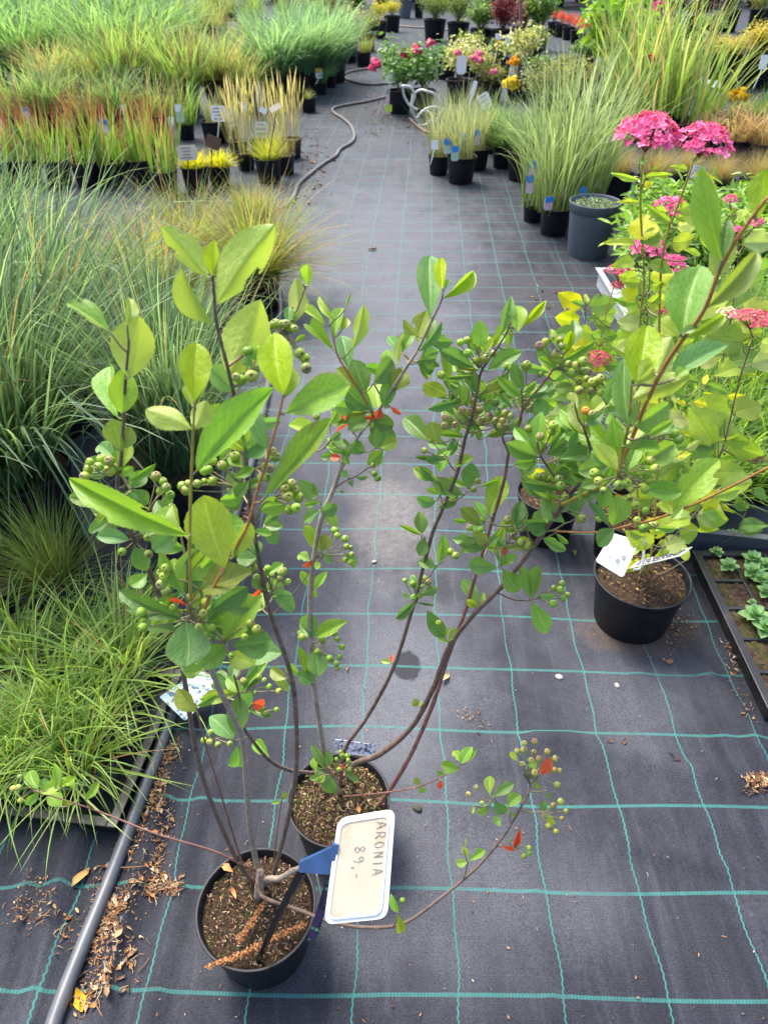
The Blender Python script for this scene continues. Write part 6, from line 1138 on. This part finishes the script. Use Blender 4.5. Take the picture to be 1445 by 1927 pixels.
def tagplate(x, y, wpx, hpx, Y, mat, label, yaw=0., lean=.15, roll=0., top=None, stalk=True, cat='plant tag', name='plant_tag', group=None, foot=None, corner=.2, stalkmat='white', z0=None, lines=0):
    """upright plastic tag centred on a photo pixel at distance Y, its stalk going down to the soil"""
    c = A(x, y, Y); t = depth(c); w_ = wpx * t / F; h_ = hpx * t / F
    d = ray(x, y).normalized(); up = Vector((0, math.sin(lean), math.cos(lean))); rt = Vector((math.cos(yaw), math.sin(yaw), 0)); 
    if roll: q = Matrix.Rotation(roll, 3, rt.cross(up)); rt = q @ rt; up = q @ up
    root = empty(name, c, label, cat, group); mb = MB()
    slab(mb, [c - rt * w_ / 2 - up * h_ / 2, c + rt * w_ / 2 - up * h_ / 2, c + rt * w_ / 2 + up * h_ / 2, c - rt * w_ / 2 + up * h_ / 2], max(.0012, .003 * t / 4), corner=min(w_, h_) * corner)
    mb.obj('plate', mat, root, smooth=False); nrm = rt.cross(up); off = nrm * (.003 + .002 * t / 4) * (1 if nrm.y < 0 else -1)
    if top:
        mb = MB(); e = .42 * h_; slab(mb, [c + off - rt * w_ * .5 + up * (h_ / 2 - e), c + off + rt * w_ * .5 + up * (h_ / 2 - e), c + off + rt * w_ * .5 + up * h_ / 2, c + off - rt * w_ * .5 + up * h_ / 2], .001, corner=min(w_, e) * .3); mb.obj('printed_band', top, root, smooth=False)
    if lines:
        mb = MB()
        for i in range(lines):
            zc_ = (.32 - .64 * i / max(1, lines - 1)) * h_; ww = w_ * random.uniform(.22, .4)
            slab(mb, [c + off - rt * ww + up * (zc_ - h_ * .03), c + off + rt * ww * .8 + up * (zc_ - h_ * .03), c + off + rt * ww * .8 + up * (zc_ + h_ * .03), c + off - rt * ww + up * (zc_ + h_ * .03)], .0008)
        mb.obj('printed_line', 'greyink', root, smooth=False)
    if stalk:
        z0 = .12 if z0 is None else z0; b = c - up * h_ / 2; e = Vector((b.x - .02 * t / 4, b.y + .01, z0)) if foot is None else foot
        if b.z > z0 + .01: mb = MB(); tube(mb, smooth_path([e, (e + b) / 2, b + up * h_ * .1], 3), .0022 * max(1, t / 3), n=6); mb.obj('stalk', stalkmat, root)
    return root
YG = lambda x, y: G(x, y).y
# blue-topped labels in the grass pots
bl = ((1003, 318, 17, 30, 425, 'tall one in the slim pot'), (997, 346, 14, 32, 430, 'narrow one hanging at the slim pot side'), (1032, 382, 18, 24, 455, 'leaning on the wide pot rim'), (1063, 356, 9, 24, 440, 'slim one deep in the striped grass'), (1096, 366, 12, 28, 440, 'in front of the silvery thyme'), (842, 274, 15, 26, 345, 'between the first two wispy pots'), (856, 288, 14, 26, 355, 'in the foremost wispy pot'), (870, 262, 13, 24, 345, 'higher up in the foremost wispy pot'), (896, 258, 13, 26, 335, 'in the pot behind the foremost one'), (849, 243, 9, 18, 315, 'in the rearmost wispy pot'))
for i, (x, y, w_, h_, yb, l_) in enumerate(bl):
    tagplate(x, y, w_, h_, YG(x, yb) + .04, 'greenprint' if 5 <= i <= 7 else 'pinkprint', 'blue-topped plant label, ' + l_, yaw=random.uniform(-.4, .4), top='blue', group='blue-topped plant labels', stalk=False, corner=.35)
tagplate(818, 272, 14, 16, YG(818, 345) + .1, 'white', 'small white card in the first wispy pot', stalk=True)
tagplate(411, 213, 28, 27, YG(411, 285), 'white', 'square white card with print, on the bluish spiky grass', lines=4, stalkmat='white'); tagplate(434, 218, 13, 36, YG(434, 290), 'white', 'narrow white card next to the square printed one', yaw=.5, lines=3)
tagplate(458, 200, 14, 15, YG(458, 300), 'white', 'small grey-white card among the straw reeds', lines=2); tagplate(352, 287, 36, 26, YG(352, 372), 'cream', 'cream card with faint print in the golden grass', lines=4, roll=.05, cat='price card', name='price_card', stalkmat='stake'); tagplate(401, 267, 28, 22, YG(401, 355), 'brown_card', 'brown card tilted over the golden grass', roll=-.35, cat='price card', name='price_card', stalkmat='stake')
tagplate(338, 213, 15, 30, YG(338, 280), 'greenprint', 'white and green plant label on the young broad-bladed grass', top='white'); tagplate(322, 228, 12, 16, YG(322, 280), 'white', 'small white label by the young broad-bladed grass', lines=2); tagplate(195, 236, 14, 22, YG(195, 350), 'white', 'blue-banded label in the gap of the red row', top='blue', stalk=False); tagplate(48, 210, 12, 16, YG(48, 330), 'white', 'blue-banded label by the frame edge', top='blue'); tagplate(232, 202, 0.1 + 12, 10, YG(232, 300), 'cream2', 'tiny beige label above the red tips')
tagplate(518, 202, 22, 11, YG(510, 345), 'cream', 'cream sign plate on a bent black stake above the lime tuft', roll=.5, lean=.6, cat='price sign', name='price_sign', stalkmat='stake', foot=G(500, 330, .1)); tagplate(495, 207, 14, 9, YG(495, 345) + .03, 'white', 'white flap behind the bent cream sign', roll=-.5, stalk=False); tagplate(492, 242, 24, 24, YG(492, 330), 'cream2', 'pale beige card behind the lime tuft', lines=3)
tagplate(671, 36, 20, 16, YG(672, 112), 'white', 'white plate sign on a black stake beside the rust-green shrub', roll=-.15, lean=.4, cat='price sign', name='price_sign', stalkmat='stake'); tagplate(436, 48, 17, 14, YG(436, 95), 'cream2', 'beige card far back among the rear grasses', cat='price card', name='price_card'); tagplate(600, 137, 13, 16, YG(600, 178), 'white', 'yellow-topped white tag beside the slim pots', top='orangeprint', lines=2)
tagplate(733, 143, 13, 22, YG(740, 215), 'white', 'white tag with a lime tail hanging on the rose bush', foot=A(731, 200, YG(740, 215))); tagplate(731, 203, 13, 13, YG(740, 215), 'limeprint', 'lime square tag at the rose pot', stalk=False); tagplate(868, 121, 19, 32, YG(868, 205) - .1, 'white', 'oval white tag hanging in the cream shrub', corner=.48, stalkmat='hose'); tagplate(912, 189, 22, 26, YG(912, 240), 'white', 'tilted white card between the cream shrubs and the arching grass', roll=.5, lines=3); tagplate(892, 165, 8, 24, YG(892, 225), 'white', 'slim white tag beside the tilted card', roll=-.2)
tagplate(937, 76, 11, 24, YG(937, 150), 'orangeprint', 'orange-printed label before the dark red shrub', top='white'); tagplate(955, 77, 10, 22, YG(955, 150), 'white', 'white label beside the orange-printed one'); tagplate(1131, 118, 20, 18, YG(1131, 210), 'cream2', 'cream crumpled card before the tall yellow-green grass', roll=.1); tagplate(1344, 157, 24, 14, YG(1335, 205), 'white', 'white plate sign leaning near the golden conifers', roll=-.1, lean=.7, cat='price sign', name='price_sign', stalkmat='white', foot=G(1325, 195)); tagplate(1313, 321, 26, 17, YG(1310, 395), 'white', 'white printed card above the bright perennials', roll=-.25, lines=3); tagplate(1302, 340, 20, 22, YG(1302, 395), 'cream2', 'torn beige card under the white printed one', roll=.3, stalk=False); tagplate(1437, 116, 14, 24, YG(1437, 190), 'white', 'white tag on the golden conifer at the frame edge'); tagplate(1036, 30, 8, 28, YG(1036, 60), 'white', 'white box beside the scarlet flowers')
tagplate(258, 405, 30, 24, YG(262, 470), 'cream2', 'large beige card standing in the tawny sedge', roll=-.35, lines=3, cat='price card', name='price_card'); tagplate(240, 413, 22, 20, YG(250, 480), 'cream', 'cream card half hidden behind the beige one', roll=.3, cat='price card', name='price_card')
tagplate(1078, 940, 24, 30, 1.86, 'photo_pink', 'pink flower picture label in the pot of the rose-headed hydrangea', roll=.2, stalk=False); tagplate(1140, 930, 20, 36, 1.80, 'greenprint', 'mint green tag poking out behind the aronia leaves', roll=.3, stalk=False)
# picture labels made from four photo corners
def quad_tag(name, pts, mat, label, cat='plant label', th=.0012, corner=.004, kids=()):
    q = [p if isinstance(p, Vector) else A(*p) for p in pts]; c = sum(q, Vector()) / 4; root = empty(name, c, label, cat); mb = MB(); n = slab(mb, q, th, corner=corner); mb.obj('plate', mat, root, smooth=False)
    n = Vector(n); n = n if n.dot(Vector((0, 0, HC)) - c) > 0 else -n
    return root, q, n
quad_tag('picture_label', [G(300, 1312, .075), G(348, 1357, .055), G(428, 1280, .065), G(374, 1262, .085)], 'photo_blue', 'blue flower picture label lying on the black tray edge')
r_, q, n_ = quad_tag('picture_label', [G(632, 1421, .15), G(705, 1428, .15), A(706, 1402, G(705, 1428, .15).y + .012), A(628, 1391, G(632, 1421, .15).y + .012)], 'photo_purple', 'dark berry picture label at the back of the second pot')
for f0, f1, m_ in ((0., .14, 'limeprint'), (.14, .26, 'photo_pink')):
    mb = MB(); o_ = n_ * .0016; L_ = lambda f: q[0].lerp(q[3], f) + o_; R_ = lambda f: q[1].lerp(q[2], f) + o_; slab(mb, [L_(f0), R_(f0), R_(f1), L_(f1)], .0006); mb.obj('printed_band', m_, r_, smooth=False)
r_, q, n_ = quad_tag('picture_label', [A(578, 1771, .56), A(597, 1764, .56), A(634, 1650, .60), A(612, 1660, .60)], 'photo_dark', 'dark purple berry label hanging behind the price sign')
mb = MB(); tube(mb, smooth_path([A(596, 1645, .60), A(600, 1665, .60), A(606, 1690, .598)], 4), .0012, n=5); mb.obj('tie', 'cream2', r_)
r_, q, n_ = quad_tag('plant_tag', [A(1120, 1056, 1.44), A(1172, 1088, 1.42), A(1203, 1018, 1.50), A(1152, 1003, 1.52)], 'white', 'white care tag with small icons in the tagged hydrangea pot', 'plant tag', corner=.01)
mb = MB()
for fu, fv in ((.25, .62), (.5, .55), (.75, .45), (.45, .8), (.62, .3), (.3, .35), (.55, .7)):
    c = (q[0].lerp(q[1], fu)).lerp(q[3].lerp(q[2], fu), fv) + n_ * .002; u = (q[1] - q[0]).normalized(); v = n_.cross(u)
    tube(mb, [c + (u * math.cos(a) + v * math.sin(a)) * .0055 for a in np.linspace(0, 5.6, 10)], .0007, n=4); tube(mb, [c - u * .003, c + u * .003], .0006, n=4)
mb.obj('printed_icon', 'greyink', r_)
r_, q, n_ = quad_tag('plant_tag', [A(1184, 1070, 1.48), A(1281, 1046, 1.44), A(1304, 1029, 1.50), A(1200, 1056, 1.54)], 'white', 'white tag with rows of fine print, seen nearly edge-on, in the tagged hydrangea pot', 'plant tag', corner=.006)
mb = MB()
for i in range(6):
    fv = .16 + .13 * i
    k_ = 0.08
    while k_ < .9:
        e = min(.92, k_ + random.uniform(.05, .16)); a_ = q[0].lerp(q[1], k_).lerp(q[3].lerp(q[2], k_), fv) + n_ * .0016; b_ = q[0].lerp(q[1], e).lerp(q[3].lerp(q[2], e), fv) + n_ * .0016; tube(mb, [a_, b_], .0011, n=4); k_ = e + .025
mb.obj('printed_line', 'greyink', r_)
mb = MB(); tube(mb, smooth_path([A(1210, 1005, 1.5), A(1212, 1035, 1.49), A(1205, 1068, 1.47), A(1192, 1072, 1.46)], 4), .003, n=6)
tag(mb.obj('tag_tie', 'white'), 'white plastic strip tied between the two white tags', 'tie')

# the handwritten price sign in the first pot
t1, t2 = 1.16, 1.12
TL, TR, BR, BL = P(636, 1540, t1), P(744, 1522, t1), P(729, 1729, t2), P(609, 1741, t2)
sc_ = sum((TL, TR, BR, BL), Vector()) / 4; sign = empty('price_sign', G(485, 1812, .14), 'cream price sign handwritten ARONIA on a black stake with blue clip', 'price sign')
mb = MB(); nS = Vector(slab(mb, [TL, BL, BR, TR], .003, corner=.016)); nS = nS if nS.dot(Vector((0, 0, HC)) - sc_) > 0 else -nS
mb.obj('plate', 'white', sign, smooth=False)
def sq(f, g_): return TL.lerp(TR, f).lerp(BL.lerp(BR, f), g_)     # f: across, g: down
mb = MB(); I = [sq(a, b) + nS * .0018 for a, b in ((.07, .055), (.07, .955), (.90, .955), (.90, .055))]; slab(mb, I, .0012, corner=.014); mb.obj('face', 'cream', sign, smooth=False)
rim = MB(); ring = []
for i in range(4):
    p, a, b = I[i], I[i - 1], I[(i + 1) % 4]; da = (a - p).normalized(); db = (b - p).normalized()
    for k in range(5): t = k / 4; ring.append(p + da * .013 * (1 - t) ** 2 + db * .013 * t ** 2)
ring.append(ring[0]); tube(rim, [r + nS * .0008 for r in ring], .0016, n=7); rim.obj('raised_edge', 'white', sign)
def stroke(mb, pts, x0, s):         # writing runs down the plate, letter tops toward its right side
    W_ = [sq(x0 + y * s[1], s[2] + x * s[0]) + nS * .0030 for x, y in pts]; tube(mb, smooth_path(W_, 4) if len(W_) > 2 else W_, .00062, .0005, 5)
LET = {'A': [[(0, 0), (.35, 1.), (.5, 1.), (.85, 0)], [(.12, .42), (.78, .45)]], 'R': [[(.1, 0), (.15, 1.), (.7, .95), (.75, .6), (.2, .5)], [(.3, .5), (.85, 0)]], 'O': [[(.4, 1.), (.1, .7), (.1, .25), (.4, 0), (.75, .25), (.78, .7), (.5, 1.), (.38, .96)]], 'N': [[(.1, 0), (.15, 1.)], [(.15, 1.), (.7, .05)], [(.7, .05), (.75, 1.)]], 'I': [[(.3, 0), (.33, 1.)]], '8': [[(.7, .85), (.4, 1.), (.15, .78), (.45, .52), (.8, .25), (.45, 0), (.1, .2), (.42, .5), (.75, .75), (.66, .9)]], '9': [[(.75, .8), (.4, 1.), (.15, .75), (.4, .5), (.72, .75), (.78, .5), (.55, 0)]], ',': [[(.2, .12), (.05, -.22)]], '-': [[(.1, .42), (.7, .45)]]}
ink = MB(); g0 = .10
for ch, wd_ in zip('ARONIA', (.088, .085, .088, .09, .055, .09)):
    for s in LET[ch]: stroke(ink, [(x + random.uniform(-.05, .05), y + random.uniform(-.04, .04)) for x, y in s], .69, (wd_ * .78, .155, g0))
    g0 += wd_ * 1.06
g0 = .30
for ch, wd_ in zip('89,-', (.085, .085, .05, .08)):
    for s in LET[ch]: stroke(ink, s, .36, (wd_ * .85, .17, g0))
    g0 += wd_ * 1.12
ink.obj('lettering', 'ink', sign)
mb = MB(); top = P(569, 1640, 1.155); foot = G(484, 1815, .125)
pth = smooth_path([foot, foot.lerp(top, .5) + Vector((-.004, 0, .0)), top], 6); rr_ = np.linspace(.0045, .0085, len(pth)); tube(mb, pth, rr_, n=4); mb.obj('stake', 'stake', sign, smooth=False)
mb = MB(); K = [P(563, 1622, 1.155), P(563, 1640, 1.155), P(629, 1645, 1.152), P(636, 1588, 1.152)]; slab(mb, K, .009, corner=.003); mb.obj('clip', 'clip', sign, smooth=False)
mb = MB(); K = [P(625, 1587, 1.148), P(621, 1645, 1.148), P(631, 1646, 1.148), P(638, 1588, 1.148)]; slab(mb, K, .012, corner=.001); mb.obj('clip_jaw', 'clip', sign, smooth=False)

# ------------------------------------------------------------------ dry leaves, chips, litter
BR = ((.20, .10, .05), (.30, .17, .09), (.40, .26, .14), (.13, .07, .04), (.46, .22, .08), (.50, .40, .26))
def bit(mb, p, s, c=None, leaf=.6):
    c = np.array(c if c is not None else random.choice(BR)) * random.uniform(.7, 1.2); a = random.uniform(0, 6.28); d = np.array([math.cos(a), math.sin(a), random.uniform(-.05, .3)]); e = np.array([-math.sin(a), math.cos(a), random.uniform(-.3, .3)]); p = np.array(p)
    if random.random() < leaf:
        w_ = s * random.uniform(.2, .55); V = []
        for k in range(5):
            t = k / 4; ww = w_ * math.sin(math.pi * min(.96, max(.06, t))) * random.uniform(.7, 1.2)
            for q in (-1, 0, 1): V.append(p + d * s * (t - .5) + e * ww * q * .5 + np.array([0, 0, s * (.16 * abs(q) + .12 * math.sin(t * 5 + a)) + .001]))
        mb.add(V, [[k * 3 + j, k * 3 + j + 1, k * 3 + j + 4, k * 3 + j + 3] for k in range(4) for j in range(2)], c)
    else:
        d = d * s; tube(mb, smooth_path([p - d * .6 + (0, 0, .0015), p + (random.uniform(-.2, .2) * s, random.uniform(-.2, .2) * s, .003), p + d * .6 + (0, 0, .002)], 3), .0011 * (s / .02) ** .5, .0007, 4, c)
lit = MB()
def strew(path, spread, n, smin, smax, leaf=.6):
    for _ in range(int(n * 1.7)):
        k = random.uniform(0, len(path) - 1.001); i = int(k); f = k - i; x = path[i][0] * (1 - f) + path[i + 1][0] * f + random.gauss(0, spread); y = path[i][1] * (1 - f) + path[i + 1][1] * f + random.gauss(0, spread)
        p = G(x, y); bit(lit, (p.x, p.y, float(ground_z(p.x, p.y)) + .003), smin + (smax - smin) * random.random() ** 1.8, leaf=leaf)
strew([(230, 1620), (285, 1500), (330, 1400)], 12, 110, .006, .02); strew([(205, 1640), (190, 1720)], 12, 40, .006, .02); strew([(300, 1480), (312, 1560), (285, 1640), (330, 1672)], 8, 110, .005, .02, .5); strew([(255, 1675), (340, 1672)], 10, 90, .006, .022, .4); strew([(240, 1700), (190, 1760), (160, 1790)], 13, 90, .006, .022, .5); strew([(220, 1740), (240, 1800), (200, 1860), (150, 1890)], 15, 110, .006, .026, .5); strew([(90, 1680), (130, 1760), (20, 1720)], 20, 50, .005, .018, .4); strew([(478, 830), (462, 960), (452, 1060)], 7, 160, .006, .022, .7); strew([(490, 740), (510, 560)], 12, 70, .006, .022, .6); strew([(565, 385), (600, 335), (580, 300), (600, 262)], 12, 70, .012, .05, .7); strew([(700, 245), (760, 240), (800, 250)], 14, 60, .015, .05); strew([(1240, 1190), (1290, 1170), (1260, 1215)], 14, 90, .004, .014); strew([(1385, 1265), (1370, 1210)], 10, 30, .006, .02); strew([(1390, 1290), (1420, 1380)], 10, 14, .006, .016)
strew([(1440, 1465), (1405, 1480), (1440, 1490)], 8, 80, .006, .018); strew([(900, 1375), (870, 1350)], 12, 20, .004, .012); strew([(1030, 540), (1010, 575)], 18, 24, .01, .03, .5); strew([(700, 215), (725, 190)], 14, 40, .012, .03)
for _ in range(330):
    x = random.uniform(150, 1440); y = 1927 - (random.random() ** 1.4) * 1650; p = G(x, y)
    bit(lit, (p.x, p.y, float(ground_z(p.x, p.y)) + .002), random.uniform(.003, .009) * (1 if y > 900 else 1.8), leaf=.75)
pet = MB()
for _ in range(70):
    x = random.gauss(712, 22); y = random.gauss(195, 14); p = G(x, y); bit(lit, (p.x, p.y, .005), random.uniform(.02, .035), (.72, .28, .48), 1.)
for path, n in (([(235, 1600), (290, 1490), (335, 1400)], 260), ([(300, 1480), (310, 1560), (280, 1660)], 160), ([(245, 1690), (200, 1750), (150, 1890)], 260), ([(215, 1640), (150, 1780)], 120), ([(80, 1650), (40, 1750)], 80), ([(480, 830), (455, 1040)], 200)): strew(path, 13, n, .002, .008, .7)
tag(lit.obj('litter', 'bits'), 'brown leaf crumbs, bark flakes and fallen pink petals strewn over the mat', 'litter', None, 'stuff')
def single(name, x, y, s, c, label, cat, leaf=1., z=.008, grp=None):
    mb = MB(); random.seed(int(x * 7 + y)); bit(mb, (0, 0, 0), s, c, leaf); p = G(x, y, z); p.z = z if z > .1 else float(ground_z(p.x, p.y)) + .004; o = mb.obj(name, 'bits'); o.location = p; tag(o, label, cat, grp)
def pebble(x, y, s, c, label):
    mb = MB(); lathe(mb, [(0, -.4), (.6, -.36), (.95, -.1), (1., .1), (.75, .4), (.3, .55), (0, .58)], 10, np.array(c)); V = mb.v[0]; V[:, 0] *= 1.35; V += rng.normal(0, .06, V.shape); o = mb.obj('pebble', 'bits'); p = G(x, y, s * .4); o.location = p; o.scale = (s, s, s); o.rotation_euler = (0, 0, x); tag(o, label, 'pebble')
single('dead_leaf', 152, 1650, .048, (.55, .35, .12), 'curled ochre dead leaf close to the pipe', 'dead leaf'); single('dead_leaf', 151, 1885, .042, (.70, .38, .02), 'yellow dead leaf in the litter at the pipe foot', 'dead leaf'); single('dead_leaf', 293, 1456, .035, (.72, .40, .03), 'small yellow leaf beside the pipe near the tray corner', 'dead leaf'); single('dead_leaf', 838, 1275, .04, (.55, .38, .20), 'tan fallen leaf right behind the thick curved stem', 'dead leaf'); single('dead_leaf', 1080, 1040, .05, (.16, .24, .06), 'green fallen leaf beside the rose-headed hydrangea pot', 'dead leaf')
single('wood_chip', 1148, 1399, .026, (.24, .14, .10), 'pale wood chip lying alone on the mat', 'wood chip'); single('wood_chip', 1174, 1398, .024, (.12, .07, .05), 'narrow dark wood chip next to the pale one', 'wood chip'); single('wood_chip', 1267, 1432, .03, (.13, .09, .08), 'dark broad bark chip', 'wood chip'); single('wood_chip', 653, 1256, .022, (.42, .26, .18), 'tan square chip by the grid line', 'wood chip'); single('wood_chip', 701, 468, .06, (.22, .14, .09), 'brown bark piece on the far path', 'wood chip'); single('twig', 256, 1640, .05, (.36, .20, .12), 'straight reddish twig lying between pipe and pot', 'twig', 0.)
pebble(1052, 1274, .008, (.55, .48, .38), 'cream pebble alone on a grid square'); pebble(1161, 1290, .006, (.50, .45, .38), 'small beige pebble close to the cream one'); pebble(785, 1522, .009, (.06, .06, .04), 'dark mossy lump beside the second pot'); pebble(704, 1057, .007, (.38, .34, .28), 'grey stone on the grid line'); pebble(1260, 1245, .009, (.20, .11, .07), 'brown clod below the tagged pot')
# crumbs, moss and straw on the pots' soil
def topdress(b, n, cols, smin, smax, leaf=.5):
    mb = MB(); R_ = b.D * .44
    for _ in range(n):
        a = random.uniform(0, 6.28); q = math.sqrt(random.random()) * R_
        bit(mb, (b.o.x + q * math.cos(a), b.o.y + q * math.sin(a), b.zs + .004), random.uniform(smin, smax), random.choice(cols), leaf)
    tag(mb.obj('crumbs', 'bits', b.root), None, None, None, 'stuff')
topdress(b1, 1100, BR[:4] + ((.07, .045, .03), (.05, .035, .025), (.12, .14, .03), (.45, .38, .28)), .002, .008, .6); topdress(b2, 1300, BR[:4] + ((.09, .06, .04),) + ((.16, .18, .04), (.20, .20, .06), (.42, .36, .22), (.06, .04, .03)), .002, .011, .45); topdress(ha, 260, BR[:4] + ((.05, .035, .025), (.07, .05, .03), (.5, .33, .1)), .004, .016, .6); topdress(hc, 260, ((.62, .38, .10), (.45, .27, .10), (.2, .11, .06), (.07, .04, .03)), .006, .018, .8); topdress(hb, 160, BR[:4] + ((.14, .16, .04),), .005, .016, .7)
dl = ['pointing from the crown to the pot rim', 'longest one, overhanging the pot rim', 'beside the stake foot']
for i, pp in enumerate((((497, 1702), (475, 1735), (450, 1770)), ((493, 1777), (450, 1800), (393, 1820)), ((573, 1742), (545, 1755), (513, 1768)))):
    mb = MB(); pth = smooth_path([G(x, y, .158) for x, y in pp], 12); tube(mb, pth, .0012, .0008, 5, np.array((.30, .15, .07)))
    for p in pth:
        for _ in range(9): bit(mb, p + rng.normal(0, .0026, 3), random.uniform(.004, .008), (.40, .19, .08), 1.)
    tag(mb.obj('dried_flower_spike', 'bits'), 'brown dried flower spike on the front pot, ' + dl[i], 'dried flower', 'dried flower spikes on the soil')
for x, y, s, l_ in ((427, 1636, .03, 'two-lobed orange leaf on the soil of the front pot'), (440, 1682, .024, 'tan leaf on the soil of the front pot'), (675, 1524, .02, 'orange leaf on the second pot, above the sign')): single('dead_leaf', x, y, s, (.55, .26, .10), l_, 'dead leaf', 1., .152)
# tidy: the working notes used while building are not part of the scene
for o in bpy.data.objects:
    for k in ('_h', '_D', '_H', '_tips', '_rz', '_s', '_rest'):
        if k in o: del o[k]
